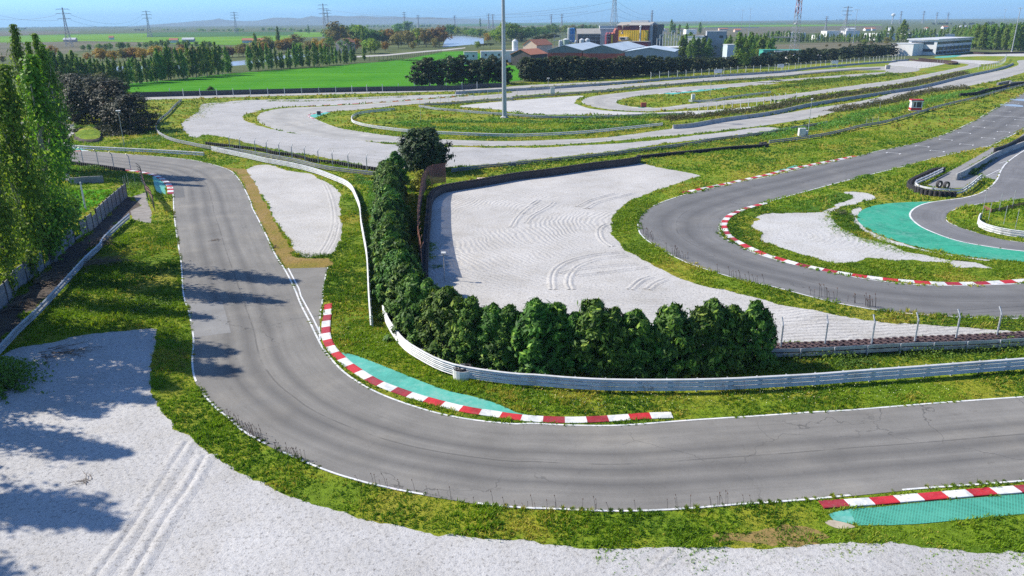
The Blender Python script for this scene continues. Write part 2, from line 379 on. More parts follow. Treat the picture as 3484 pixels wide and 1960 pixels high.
def attr_loft(name, L, Rr, z, m, n=160, cross=7):
    # the two edges are matched by always taking the shorter cross line, so the sheet never folds
    L = catmull(L); Rr = catmull(Rr)
    L = resample(L, n=n); Rr = resample(Rr, n=n)
    W = np.linalg.norm(L[:, None, :]-Rr[None, :, :], axis=2)**1.5          # dynamic time warping over cross-line lengths
    A = W.tolist(); D = [[1e18]*n for _ in range(n)]; D[0][0] = A[0][0]
    for i in range(n):
        Di, Dp, Ai = D[i], D[i-1] if i else None, A[i]
        for j in range(n):
            if i or j:
                v = 1e18
                if i: v = Dp[j]
                if j and Di[j-1] < v: v = Di[j-1]
                if i and j: v = min(v, Dp[j-1]+0.35*Ai[j])
                Di[j] = v+Ai[j]
    i = j = n-1; rows = [(i, j)]
    while i or j:
        c = []
        if i and j: c.append((D[i-1][j-1]+0.35*A[i][j], i-1, j-1))
        if i: c.append((D[i-1][j], i-1, j))
        if j: c.append((D[i][j-1], i, j-1))
        _, i, j = min(c); rows.append((i, j))
    rows.reverse()
    V = []; ac = []; an = []; al = 0.0; pc = None
    for i, j in rows:
        c = (L[i]+Rr[j])/2
        if pc is not None: al += float(np.linalg.norm(c-pc))
        pc = c
        for k in range(cross):
            t = k/(cross-1); p = L[i]*(1-t)+Rr[j]*t; V.append((p[0], p[1], z)); ac.append(t); an.append(al)
    F = []
    for q in range(len(rows)-1):
        for k in range(cross-1):
            a0, a1, b0, b1 = q*cross+k, q*cross+k+1, (q+1)*cross+k, (q+1)*cross+k+1
            if k == 0 and rows[q][0] == rows[q+1][0]: F.append((a0, a1, b1))
            elif k == cross-2 and rows[q][1] == rows[q+1][1]: F.append((a0, a1, b0))
            else: F.append((a0, a1, b1, b0))
    me = bpy.data.meshes.new(name); me.from_pydata(V, [], F)
    for nm, d in (('across', ac), ('along', an)):
        a = me.attributes.new(nm, 'FLOAT', 'POINT'); a.data.foreach_set('value', d)
    me.update()
    if np.mean([p.normal.z for p in me.polygons]) < 0: me.flip_normals()
    HOLES.append(np.vstack([L, Rr[::-1]])[:, :2])
    return tag(link(name, me, m), kind='structure'), L, Rr
def ribbon(name, P, w, z, m, off=0.0, breaks=None):
    N = normals2d(P); mb = MB(); n = len(P)
    A = P+N*(off-w/2); B = P+N*(off+w/2)
    V = np.vstack([A, B]); V[:, 2] = z
    F = [(i, i+1, n+i+1, n+i) for i in range(n-1) if not (breaks and breaks(i/n))]
    mb.add(V, F); o = mb.build(name, m); return tag(o, kind='structure')

# the plain
def disc():
    rings = [0, 60, 150, 300, 600, 1200, 2500, 5000, 9000]; n = 64; V = [(0, 0, 0)]
    for r in rings[1:]:
        for k in range(n): V.append((r*math.cos(2*math.pi*k/n), r*math.sin(2*math.pi*k/n), 0))
    F = [(0, 1+k, 1+(k+1) % n) for k in range(n)]
    for j in range(len(rings)-2):
        a = 1+j*n; b = a+n
        F += [(a+k, b+k, b+(k+1) % n, a+(k+1) % n) for k in range(n)]
    me = bpy.data.meshes.new('ground'); me.from_pydata(V, [], F); me.update()
    return tag(link('ground', me, M['ground']), kind='structure')
disc()
def crop_mat(name, a, b_, scale=0.02, rows=None):
    m, n, l, b = nt(name); p = pos(n)
    f = noise(n, l, p, scale, 5, 0.6); g = noise(n, l, p, scale*12, 4, 0.7)
    c = ramp(n, l, math_(n, l, 'ADD', math_(n, l, 'MULTIPLY', f, 0.65), math_(n, l, 'MULTIPLY', g, 0.35)), [(0.38, a), (0.62, b_)])
    if rows:
        cv = n.new('ShaderNodeMapping'); cv.inputs['Rotation'].default_value = (0, 0, rows[0]); cv.inputs['Scale'].default_value = (0.004, rows[1], 1)
        l.new(p, cv.inputs['Vector']); r = noise(n, l, cv.outputs[0], 1.0, 3, 0.6)
        c = mix(n, l, 0.8, c, ramp(n, l, r, [(0.35, (0.60, 0.64, 0.60)), (0.6, (1.15, 1.12, 1.1))]), 'MULTIPLY')
    l.new(c, b.inputs['Base Color']); b.inputs['Roughness'].default_value = 0.9; b.inputs['Specular IOR Level'].default_value = 0.05
    return m
M['wheat'] = crop_mat('bright_green_crop', (0.045, 0.21, 0.004), (0.085, 0.28, 0.008), 0.03, (0.12, 0.35))
M['wheat2'] = crop_mat('yellow_green_crop', (0.10, 0.25, 0.008), (0.16, 0.29, 0.012), 0.01, (0.02, 0.03))
M['wheat3'] = crop_mat('blue_green_crop', (0.05, 0.13, 0.03), (0.075, 0.16, 0.035), 0.01, (0.02, 0.03))
M['fallow'] = crop_mat('brown_grey_field', (0.125, 0.12, 0.075), (0.16, 0.145, 0.095), 0.01, (0.02, 0.03))
M['olive'] = crop_mat('olive_field', (0.09, 0.115, 0.045), (0.12, 0.14, 0.055), 0.01, (0.02, 0.02))
M['yellowgrass'] = grass_mat('yellow_rough_grass', ((0.09, 0.12, 0.012), (0.15, 0.16, 0.02), (0.20, 0.16, 0.03), (0.22, 0.14, 0.05)), 0.08, 1.0)
def sheet(name, txt, z, m): return area(name, txt, z, M[m], smooth=False)
# farmland from beyond the circuit wall to the horizon
P = [(-4200, 300), (-60, 300), (40, 330), (160, 430), (400, 560), (1500, 800), (6000, 2200), (6000, 8800), (-6000, 8800), (-6000, 700)]
poly_obj('farmland', np.array([(x, y, 0) for x, y in P], float), 0.006, M['olive'])
sheet('green_field', 'A0 1000,905 1000,830 1290,810 1700,775 2250,715 B0 0,700 830,640 1000,620 1300,600 1500,575 1850,505 2000,500 2200,500 2440,495 2500,560 C0 140,600 170,780 0,800 B0 2440,850 1900,850 1000,870 0,890', 0.012, 'wheat')
sheet('rough_field', 'B0 2130,500 2200,485 2440,480 2600,500 C0 140,590 150,620 0,640 B0 2440,560 2300,545', 0.018, 'yellowgrass')
sheet('crop_field', 'h1 0,640 700,615 1500,605 2576,585 h2 0,655 1500,640 2576,622 2576,700 1500,790 0,750 h1 2576,740 1500,720 700,740 0,745', 0.012, 'wheat2')
sheet('crop_field', 'h1 1000,600 2576,575 h2 0,572 1200,560 2576,560 2576,620 1500,638 0,653 h1 2576,585 1000,612', 0.016, 'wheat3')
sheet('fallow_field', 'h1 -400,560 400,545 1400,545 1400,580 600,605 -400,640', 0.016, 'fallow')
sheet('fallow_field', 'h1 -500,750 700,745 1500,725 2576,745 2576,790 1600,860 900,980 -500,1010', 0.016, 'fallow')
sheet('crop_field', 'h2 1900,560 2576,560 h3 600,570 600,640 0,660 h2 1900,700', 0.014, 'wheat2')
sheet('fallow_field', 'h5 1230,500 2576,480 h6 1000,470 2576,440 2576,520 1000,600 0,640 h5 2000,650 1230,590', 0.012, 'fallow')
sheet('crop_field', 'h5 1230,460 2576,440 h6 1200,432 2576,432 2576,444 1200,462 0,470 h5 1230,492', 0.016, 'wheat2')
sheet('crop_field', 'h5 1300,425 2576,410 h6 900,405 900,425 0,430 h5 1300,445', 0.016, 'wheat3')
sheet('fallow_field', 'h4 300,480 1100,470 1700,450 2500,440 2500,455 1700,480 1100,490 300,500', 0.012, 'fallow')
sheet('crop_field', 'h4 300,420 1500,410 2600,395 2600,430 1500,445 300,455', 0.012, 'wheat3')
sheet('yard', 'B0 2440,480 2440,500 C0 0,500 0,560 130,590 430,560 430,470 900,440 1750,400 2400,380 2576,330 2576,420 1900,560 2500,640 D0 600,480 1200,470 1400,420 1000,400 0,440 C0 2500,400 1700,410 800,430 300,450 100,470', 0.014, 'fallow')
mw, n, l, b = nt('river_water'); p = pos(n)
b.inputs['Base Color'].default_value = (0.32, 0.36, 0.40, 1); b.inputs['Roughness'].default_value = 0.25
bump(n, l, noise(n, l, p, 1.2, 3, 0.6), 0.25, 0.1, b); M['water'] = mw
area('river', 'B0 1845,462 1868,400 1868,352 2050,349 2245,371 2252,428 2080,438', 0.03, M['water'], smooth=False)
area('river', 'A0 1100,650 1600,640 2100,615 2576,570 B0 300,540 900,500 900,515 300,575 A0 2400,632 1700,680 1100,700', 0.03, M['water'], smooth=False)
area('farm_track', 'B0 990,546 1300,531 1600,503 1900,478 2070,462 2070,470 1900,490 1600,515 1300,544 990,560', 0.03, plain('pale_gravel_track', (0.40, 0.38, 0.35), 0.95), smooth=False)

# asphalt tracks (each from its two surveyed edges)
M['asph1'] = asphalt_mat('worn_asphalt', bands=((0.425, 0.085), (0.27, 0.075), (0.62, 0.06)), dark=0.9, seam=0.50)
M['asph2'] = asphalt_mat('hairpin_asphalt', base=(0.17, 0.167, 0.165), bands=((0.30, 0.16), (0.60, 0.16)), dark=0.85, seam=0.47)
M['asph4'] = asphalt_mat('pale_asphalt', base=(0.37, 0.358, 0.335), bands=((0.42, 0.2),), dark=0.35)
M['asph3'] = asphalt_mat('inner_asphalt', base=(0.18, 0.178, 0.183), bands=((0.4, 0.25),), dark=0.4)
ZA, ZG, ZP, ZL = 0.024, 0.014, 0.032, 0.038
t1R = S('A1 250,55 520,82 850,98 1200,125 1600,155 1900,190 2100,235 2250,290 2330,370 2390,470 2450,600 B1 0,645 60,760 130,900 230,1110 320,1250 420,1444 B2 480,220 560,375 655,570 700,650 800,775 900,875 1060,985 1250,1085 1500,1180 1800,1270 2100,1330 2350,1360 2576,1377 C2 260,1370 520,1385 760,1391 1000,1393 1300,1378 1700,1347 2150,1317 2576,1290 D2 500,1262 870,1242 1300,1207 1800,1167 2576,1112 3400,1052 6000,865')
t1L = S('A1 250,180 640,205 1000,250 1220,290 1400,310 1520,345 1630,420 1672,480 1682,550 1688,700 1712,900 1735,1050 1758,1200 1772,1440 A2 1790,180 1830,300 1862,460 1875,570 1862,750 1875,900 1905,985 1980,1110 2100,1240 2250,1360 2320,1430 B3 0,108 150,185 420,312 640,403 800,462 1000,522 1150,562 1400,617 1700,672 2000,722 2300,767 2576,792 C3 500,807 1000,827 1400,822 1850,797 2200,767 2576,742 D3 500,712 1000,662 1500,612 2000,577 2576,532 3400,457 6000,225')
_, T1L, T1R = attr_loft('track_asphalt', t1L, t1R, ZA, M['asph1'], 320, 9)
area('track_asphalt', 'B1 318,1244 730,1232 718,1290 690,1420 B2 688,20 680,170 660,300 652,400 648,470 655,570 560,375 440,150 B1 420,1444', 0.020, M['asph1'], smooth=False)
t2L = S('D0 3400,470 2576,908 2500,950 2300,1060 2050,1200 1800,1312 1500,1400 1290,1448 D1 1200,88 970,148 700,207 400,272 0,367 C1 2300,397 2000,467 1800,512 1600,572 1450,632 1350,692 1305,760 1298,830 1318,900 1370,955 1450,1012 1600,1098 1750,1175 1900,1228 2100,1293 2300,1353 D2 0,10 300,85 600,165 900,230 1200,278 1500,308 1800,330 2100,345 2576,352 3400,345 6000,270')
t2R = S('D0 3400,860 2900,1080 2576,1256 2430,1330 2290,1400 2160,1446 D1 1950,110 1620,186 1420,242 1080,327 800,397 540,467 300,532 160,572 0,617 C1 2450,632 2250,692 2150,742 2095,800 2080,845 2092,905 2140,955 2250,1008 2380,1075 D1 0,1108 250,1185 520,1245 800,1305 1100,1355 1500,1399 1900,1409 2200,1404 2576,1389 3400,1345 6000,1190')
_, T2L, T2R = attr_loft('track_asphalt', t2L, t2R, ZA, M['asph2'], 320, 9)
t3O = S('D1 6000,1330 4500,1260 3300,1150 2576,1075 2400,1055 2200,1025 2000,990 1850,950 1700,895 1580,840 1500,780 1465,730 1475,690 1520,650 1600,615 1700,593 1880,569 2000,552 2150,508 2250,442 2310,380 2350,290 2400,220 2490,150 2576,95 2900,-60')
t3I = S('D1 6000,1190 4500,1135 3300,1040 2576,992 2400,967 2250,932 2100,892 1950,842 1830,790 1815,740 1850,690 1950,650 2050,630 2150,610 2250,597 2350,585 2450,573 2576,556 2800,530 3000,500 3100,470 3200,430 3300,380 3400,320 3500,250')
_, T3O, T3I = attr_loft('track_asphalt', t3O, t3I, ZA, M['asph3'], 160, 7)
t4O = S('z4 1456,242 1000,259 500,293 0,326 z3 700,252 0,306 z2 1000,329 500,354 100,389 z1 1456,394 1100,424 B0 1500,985 1000,1020 600,1041 400,1048 250,1062 120,1090 60,1120 42,1150 60,1187 150,1232 300,1277 500,1312 750,1347 1000,1371 1420,1394 1950,1416 2461,1422 C0 500,1410 1000,1376 1500,1332 2000,1285 2576,1213 z4 560,809 760,750 1100,680 1400,612 z5 250,565 520,502 720,482 1020,426 1200,388 1456,312 1750,250')
t4I = S('z4 1456,290 1000,290 500,330 0,360 z3 700,282 0,336 z2 1000,369 500,401 100,433 z1 1456,438 1100,463 900,480 500,505 0,553 B0 1000,1072 760,1086 640,1098 560,1110 530,1122 550,1138 600,1158 700,1202 850,1252 1100,1292 1400,1332 1940,1364 C0 0,1375 500,1363 930,1345 1500,1273 2000,1200 2576,1130 z4 500,716 1000,642 1456,536 z5 500,425 900,350 1200,290 1380,240 1402,215 1385,192 1420,178 1750,168')
_, T4O, T4I = attr_loft('track_asphalt', t4O, t4I, ZA, M['asph4'], 300, 7)
t5O = S('z4 1456,298 1000,332 700,355 300,385 0,405 z3 1456,268 800,320 400,346 0,384 z2 1150,402 900,437 830,466 820,490 870,517 1000,547 1150,567 1456,579 z3 300,570 500,556 700,535 1000,506 1456,464 z4 500,562 1000,500 1456,440 z5 400,368 700,302 900,262 985,238 920,212 720,196')
t5I = S('z4 1456,320 1000,356 500,388 0,432 z3 1456,300 1000,341 700,366 300,401 0,436 z2 1250,450 1165,474 1148,490 1185,514 1260,526 z3 0,537 250,546 500,516 800,482 1000,466 1456,425 z4 500,525 1000,455 1456,395 z5 400,330 700,268 830,240 850,228 800,216 720,208')
_, T5O, T5I = attr_loft('track_asphalt', t5O, t5I, ZA-0.002, M['asph4'], 240, 7)
def rough(name, txt, z, m, amp=0.10, step=None): return area(name, txt, z, m, True, amp, step)
area('track_asphalt', 'z5 0,243 150,250 280,266 300,290 200,310 0,322', ZA+0.004, M['asph4'])
area('track_asphalt', 'A0 200,1190 440,1182 600,1192 750,1218 720,1300 650,1370 620,1400 A1 520,85 250,60', ZA+0.004, M['asph4'], smooth=False)
area('service_road', 'z6 1300,455 1456,436 z1 0,385 500,375 870,365 1200,352 1456,330 z2 300,318 1000,285 1456,262 1456,280 1000,300 300,340 z1 1456,375 870,381 500,388 0,402 z6 1300,470', 0.02, M['asph4'], smooth=False)
area('pit_lane', 'z7 1170,-20 1170,100 1090,165 930,262 900,290 510,480 490,560 750,500 750,540 890,560 940,460 1000,380 1170,275 1400,150 1400,-60', ZA-0.006, asphalt_mat('pit_asphalt', base=(0.23, 0.228, 0.23)), smooth=False)
area('pit_lane', 'z7 210,610 330,530 520,430 700,330 860,235 900,260 930,262 510,480 490,560 740,510 700,570 560,640 400,650 280,640', ZA-0.003, plain('pale_concrete_paving', (0.24, 0.235, 0.23), 0.9, 0.15, 0.6), smooth=False)
area('asphalt_patch', 'A2 1812,212 2165,188 2250,495 1900,540 1868,450 1835,300', ZA+0.004, asphalt_mat('resurfaced_patch', base=(0.225, 0.222, 0.218), bands=((9, 1),)), smooth=False, hole=False)
area('asphalt_patch', 'A1 1500,300 1640,335 1740,390 1785,450 1800,550 1690,556 1682,500 1640,420 1560,350', ZA+0.004, asphalt_mat('dark_patch', base=(0.14, 0.138, 0.136), bands=((9, 1),)), smooth=False, hole=False)

# gravel traps
c0 = G('C1', 1560, 800)
M['gravelA'] = gravel_mat('raked_gravel', c0, 0.62, 0.018)
dA = G('A3', 300, 700)-G('A3', 150, 100); dA = np.array([-dA[1], dA[0]])/np.hypot(*dA[:2])
M['gravelB'] = gravel_mat('trodden_gravel', G('A3', 400, 400), 0.55, 0.005, dA, cols=((0.43, 0.42, 0.41), (0.55, 0.535, 0.52)))
dC = G('B1', 750, 600)-G('B1', 150, 560); dC = np.array([-dC[1], dC[0]])/np.hypot(*dC[:2])
M['gravelC'] = gravel_mat('furrowed_gravel', G('B1', 400, 600), 0.5, 0.02, dC)
M['gravelD'] = gravel_mat('far_gravel', G('C1', 0, 150), 1.1, 0.03, (0.1, 1.0), cols=((0.38, 0.375, 0.37), (0.48, 0.47, 0.46)), weeds=0.15)
M['gravelE'] = gravel_mat('bright_gravel', G('D1', 350, 900), 0.7, 0.010, None, cols=((0.46, 0.45, 0.44), (0.57, 0.56, 0.54)))
rough('gravel_trap', 'A2 -300,760 0,720 150,650 420,600 560,575 670,540 830,515 1000,495 1250,470 1400,460 1518,456 1528,470 1520,560 1500,670 1475,770 1465,870 1470,1000 1478,1090 1510,1170 1560,1240 1620,1310 1690,1390 A3 1690,0 1760,50 1870,110 1980,200 2140,320 2300,440 2450,495 B3 0,510 110,530 180,600 300,650 440,700 600,750 760,790 900,830 1050,890 1200,925 1400,960 1550,1000 1700,1030 1820,1060 1920,1050 2100,1070 2350,1080 C3 0,1080 200,1110 430,1140 700,1170 1000,1195 1300,1190 1650,1175 1900,1175 2150,1165 2400,1180 D3 0,1195 300,1170 600,1140 900,1120 1200,1130 1500,1150 1800,1190 2050,1220 2300,1230 2576,1210 5000,1060 5000,2200 C3 1200,2200 A3 2000,2200 0,2100 -900,1700 A2 -700,1000', ZG, M['gravelB'], 0.07, 0.25)
rough('gravel_trap', 'B1 -60,280 20,240 130,230 350,290 550,320 650,370 750,420 820,470 850,530 845,600 855,680 850,750 860,860 865,960 830,1020 790,1080 750,1110 650,1120 540,1135 430,1110 400,1050 360,970 290,870 230,780 180,690 140,600 80,510 20,410 -20,340', ZG, M['gravelC'], 0.09, 0.3)
rough('gravel_trap', 'B1 1730,540 1780,500 1850,462 2000,434 2200,425 2576,345 C1 400,320 800,270 1270,212 1500,260 1700,295 1860,325 1890,335 1800,370 1650,420 1480,480 1330,530 1180,600 1080,690 1040,740 1030,850 1040,910 1100,980 1150,1060 1250,1100 1330,1160 1500,1240 1650,1310 1800,1370 2000,1430 C2 2100,70 2300,120 2576,185 D2 200,220 500,270 700,310 900,350 1200,390 1600,415 2000,445 2300,470 2576,478 3400,470 3400,482 2576,500 2000,530 1500,558 1000,578 500,585 60,600 C2 2500,650 2100,680 1500,670 900,660 200,640 B2 2200,560 2000,420 1800,240 1700,100 B1 1680,1330 1690,1150 1700,1000 1712,700', ZG, M['gravelA'], 0.10, 0.35)
rough('gravel_trap', 'B0 -200,985 0,975 500,966 1000,950 1500,931 1900,920 2130,915 2000,930 1500,972 1000,1008 500,1033 300,1043 150,1060 0,1085 A0 2500,1085 2400,1110 2365,1145 2400,1185 2500,1215 B0 0,1210 200,1262 400,1300 800,1348 1200,1388 1420,1412 1950,1432 2461,1440 C0 300,1440 600,1426 1200,1390 1700,1338 2200,1278 2460,1243 D0 100,1240 210,1252 60,1278 C0 2400,1300 2000,1350 1500,1405 C1 1280,68 640,142 0,208 B1 1940,255 1500,265 1220,275 900,200 400,113 0,33 A1 2300,-15 2000,-60 A0 1900,1345 1800,1270 1770,1210 1830,1150 1900,1110 1940,1060 2000,1010 2200,995', ZG, M['gravelD'], 0.2, 0.9)
rough('gravel_trap', 'B0 2576,976 2400,990 2100,1020 2000,1036 2300,1062 2430,1072 C0 0,1082 300,1112 800,1118 1200,1117 1500,1107 1740,1098 z3 530,590 520,615 630,625 800,600 1000,575 1456,512 z4 100,655 320,640 300,634 100,640 z3 1456,494 1000,550 700,570 520,578 300,588 z2 1456,590 1000,568 850,540 750,500 745,480 760,460 815,425 600,438 300,460 100,475 z1 1456,468', ZG, M['gravelE'], 0.25, 1.5)
area('gravel_trap', 'z5 0,205 190,186 600,201 590,216 300,268 250,262 100,245 0,240', ZG, M['gravelE'])
area('gravel_trap', 'z5 680,172 1170,190 1000,221 900,216 720,196', ZG, M['gravelE'])
area('gravel_trap', 'z5 640,128 900,113 1500,105 1500,134 1000,132 700,141', ZG, M['gravelE'])
area('painted_runoff', 'z5 480,140 640,128 760,118 700,142 600,150 500,152', ZG+0.004, M['greenfade'])
rough('gravel_trap', 'D1 -30,745 60,712 300,705 600,690 700,650 760,610 860,580 912,550 890,525 820,500 1000,503 1130,550 960,600 800,640 720,690 730,780 850,880 1000,940 1180,985 1300,1020 1420,1080 1600,1110 1900,1170 2100,1180 2200,1220 2250,1240 2150,1235 1900,1225 1850,1190 1600,1170 1500,1155 1350,1170 1200,1155 1050,1140 1000,1165 900,1185 700,1185 500,1130 300,1070 100,1000 0,950 C1 2500,900 2420,850 2402,810 2480,760', ZG, M['gravelE'], 0.14, 0.4)
rough('gravel_trap', 'D1 900,700 950,645 1010,650 965,690 945,750 975,805 1060,868 1180,928 1330,978 1500,1028 1700,1073 1950,1118 2200,1152 2300,1160 2200,1165 1950,1135 1700,1095 1500,1050 1320,1010 1150,955 1020,885 930,800 900,740', ZG+0.004, M['gravelE'], 0.16, 0.4)
# painted run-offs
area('painted_runoff', 'D1 1700,591 1400,598 1190,616 1060,646 980,691 950,750 980,802 1060,862 1180,922 1330,972 1500,1022 1700,1067 1950,1112 2200,1147 2576,1177 3300,1240 6000,1440 6000,1330 4500,1260 3300,1150 2576,1075 2400,1055 2200,1025 2000,990 1850,950 1700,895 1580,840 1500,780 1465,730 1475,690 1520,650 1600,615', ZA-0.002, M['green'])
area('painted_runoff', 'B2 850,690 960,705 1200,790 1450,890 1700,990 1900,1060 2100,1105 2300,1160 2450,1215 2576,1275 C2 250,1300 150,1325 30,1318 B2 2420,1300 2230,1275 2040,1245 1860,1200 1700,1160 1550,1115 1410,1065 1270,1015 1165,965 1065,895 980,840 905,785', ZA-0.002, M['greenfade'])
# green grass-block paving (bottom right)
mg, n, l, b = nt('green_grass_block_paving'); p = pos(n)
br = n.new('ShaderNodeTexBrick'); mp = n.new('ShaderNodeMapping'); dirv = G('D3', 2000, 760)-G('D3', 1000, 860)
mp.inputs['Rotation'].default_value = (0, 0, -math.atan2(dirv[1], dirv[0])); l.new(p, mp.inputs[0]); l.new(mp.outputs[0], br.inputs['Vector'])
br.inputs['Scale'].default_value = 1.0; br.inputs['Brick Width'].default_value = 0.17; br.inputs['Row Height'].default_value = 0.105; br.inputs['Mortar Size'].default_value = 0.03
br.inputs['Color1'].default_value = (0.02, 0.09, 0.05, 1); br.inputs['Color2'].default_value = (0.03, 0.12, 0.06, 1); br.inputs['Mortar'].default_value = (0.06, 0.36, 0.26, 1)
wv = ramp(n, l, noise(n, l, p, 0.7, 4, 0.65), [(0.42, (0, 0, 0)), (0.66, (1, 1, 1))])
l.new(mix(n, l, math_(n, l, 'MULTIPLY', wv, 0.55), br.outputs['Color'], (0.09, 0.40, 0.29)), b.inputs['Base Color']); b.inputs['Roughness'].default_value = 0.8
bump(n, l, br.outputs['Fac'], 0.6, 0.03, b); M['block'] = mg
area('painted_runoff', 'D3 670,850 760,820 880,798 950,940 900,945 720,905', ZA-0.004, M['greenfade'], smooth=False)
area('painted_runoff', 'D3 862,800 1200,775 1460,745 1730,718 2000,698 2576,650 3300,590 4700,465 4700,655 3300,790 2576,845 2200,880 1900,910 1600,940 1300,955 955,957', ZA-0.002, M['block'], smooth=False)
area('bare_soil', 'D3 640,930 700,905 900,950 930,970 760,985', ZG+0.002, plain('pale_sandy_soil', (0.42, 0.36, 0.27), 0.95))
rough('bare_soil', 'C3 2000,1060 2250,1020 2500,1000 D3 150,1010 500,1010 650,1060 560,1120 300,1130 0,1120 C3 2300,1130', 0.006, plain('orange_dry_thatch', (0.24, 0.16, 0.05), 0.95, 0.4, 3.0, dirt=(0.16, 0.15, 0.03)), 0.25, 0.5)
HOLES.pop()
# litter and bare strips
rough('dirt_strip', 'A1 1240,545 1300,560 1390,640 1250,720 1000,960 760,1190 530,1448 A2 330,260 0,650 -400,1000 -400,500 0,280 120,170 A1 370,1330 580,1110 900,870', 0.008, M['dirt'], 0.3, 0.6)
area('concrete_apron', 'A1 1290,540 1420,500 1440,600 1480,700 1470,800 1380,790 1290,760 1270,680 1380,630', 0.012, plain('cracked_concrete', (0.24, 0.22, 0.20), 0.95, 0.3, 1.0), smooth=False)
rough('dry_verge', 'A1 2110,245 2260,265 2400,275 2480,400 2560,540 B1 60,510 120,600 160,690 210,780 270,870 340,970 380,1050 420,1130 560,1150 730,1140 735,1228 320,1238 230,1105 130,895 60,755 0,640 A1 2440,570 2390,465 2335,368 2255,286', 0.008, M['dirtverge'], 0.15, 0.4)
area('mown_grass', 'D1 60,705 300,700 600,687 700,645 800,600 900,560 890,530 810,505 600,545 300,610 150,650', 0.010, M['mown'], hole=False)
area('mown_grass', 'A1 650,480 1100,470 1000,580 850,680 760,760 650,700', 0.010, M['wheat'], smooth=False, hole=False)
HOLES_DRY = []
rough('dry_straw', 'B2 1400,370 1470,390 1600,500 1750,600 1900,690 2060,780 1950,790 1800,735 1650,655 1500,565 1430,480', 0.012, plain('straw_mulch', (0.42, 0.29, 0.15), 0.95, 0.35, 4.0, bmp=0.6), 0.12, 0.4)

# painted lines
def cut(P, a, b): return P[int(a*len(P)):int(b*len(P))]
def gaps(seed, share):
    r = np.random.default_rng(seed); ph = r.uniform(0, 6.28, 4)
    return lambda t: (math.sin(t*61+ph[0])+math.sin(t*113+ph[1])+math.sin(t*211+ph[2])) > share
fine1R = resample(T1R, 0.5); fine1L = resample(T1L, 0.5)
ribbon('white_line', fine1R, 0.15, ZL, M['whiteline'], -0.10)
ribbon('white_line', fine1L, 0.13, ZL, M['whiteline'], 0.08, gaps(3, 1.25))
ribbon('white_line', path('B1 318,1244 420,1444 B2 440,145 560,372 650,565', step=0.5, smooth=False), 0.14, ZL+0.004, M['whiteline'], 0.28)
ribbon('white_line', path('B1 728,1234 716,1290 690,1400 B2 684,60 680,170 664,270 650,400 648,470 656,566', step=0.5), 0.12, ZL, M['whiteline'], 0.0, gaps(5, 0.4))
fine2L = resample(T2L, 0.6); fine2R = resample(T2R, 0.6)
ribbon('white_line', fine2L, 0.16, ZL, M['whiteline'], -0.12, gaps(6, 1.6))
ribbon('white_line', fine2R, 0.18, ZL, M['whiteline'], 0.02, gaps(7, 2.2))
fine3 = resample(T3O, 0.5); ribbon('white_line', fine3, 0.22, ZL, M['whiteline'], 0.0)
ribbon('white_line', resample(T3I, 0.5), 0.12, ZL, M['whiteline'], -0.05, gaps(9, 0.0))
for q, s_ in ((T4O, -1), (T4I, 1), (T5O, -1), (T5I, 1)): ribbon('white_line', resample(q, 1.0), 0.16, ZL, M['whiteline'], 0.05*s_, gaps(12+s_, 0.9))
ribbon('white_line', path('z7 740,232 860,225 960,208 1090,183', step=0.5), 0.2, ZL, M['whiteline'])
ribbon('white_line', path('D0 2190,1122 2576,1145 2900,1162', step=1.0, smooth=False), 0.32, ZL+0.004, M['whiteline'])
for k in range(9):
    t = k/8; a = G('z7', 770+170*t, 535-75*t); b_ = G('z7', 895+45*t, 556-96*t)
    ribbon('hatch_line', resample(np.array([a, b_]), 0.5), 0.10, ZL, M['whiteline'])
ribbon('hatch_line', path('z7 760,542 930,460', step=0.5, smooth=False), 0.14, ZL+0.003, M['whiteline'])
ribbon('hatch_line', path('z7 920,400 1000,376', step=0.5, smooth=False), 0.14, ZL, M['whiteline'])
dstr = G('D0', 2395, 1085)-G('D0', 1820, 1360); dstr /= np.linalg.norm(dstr); nstr = np.array([dstr[1], -dstr[0], 0])
for t_, x, y in (('D0', 1820, 1360), ('D0', 2000, 1296), ('D0', 2140, 1238), ('D0', 2235, 1181), ('D0', 2395, 1085), ('D0', 2445, 1042), ('D0', 2480, 1004), ('D0', 2465, 1222), ('D0', 2380, 1285), ('D0', 2230, 1345), ('D0', 2020, 1408), ('D0', 1590, 1425), ('D1', 1310, 118), ('D1', 1735, 97), ('D0', 2545, 1168)):
    c = G(t_, x, y); mb = MB(); w = 1.15
    for a, b_ in ((c-nstr*w, c+nstr*w), (c-nstr*w, c-nstr*w-dstr*0.9), (c+nstr*w, c+nstr*w-dstr*0.9)):
        d = (b_-a)/np.linalg.norm(b_-a); nn = np.array([-d[1], d[0], 0])*0.11
        V = np.array([a-nn-d*.07, b_-nn+d*.07, b_+nn+d*.07, a+nn-d*.07]); V[:, 2] = ZL+0.002*len(mb.v)+0.004; mb.add(V, [(0, 1, 2, 3)])
    tag(mb.build('grid_marking', M['white']), kind='structure')
for x, y, w in ((2460, 1027, 1.6), (2560, 975, 1.9)):
    c = G('D0', x, y); P = np.array([(c[0]+w*1.6*math.cos(a), c[1]+w*2.2*math.sin(a)*(1+.2*math.sin(3*a)), 0) for a in np.linspace(0, 6.2, 20)])
    poly_obj('puddle', P, ZL+0.004, M['water'], False)

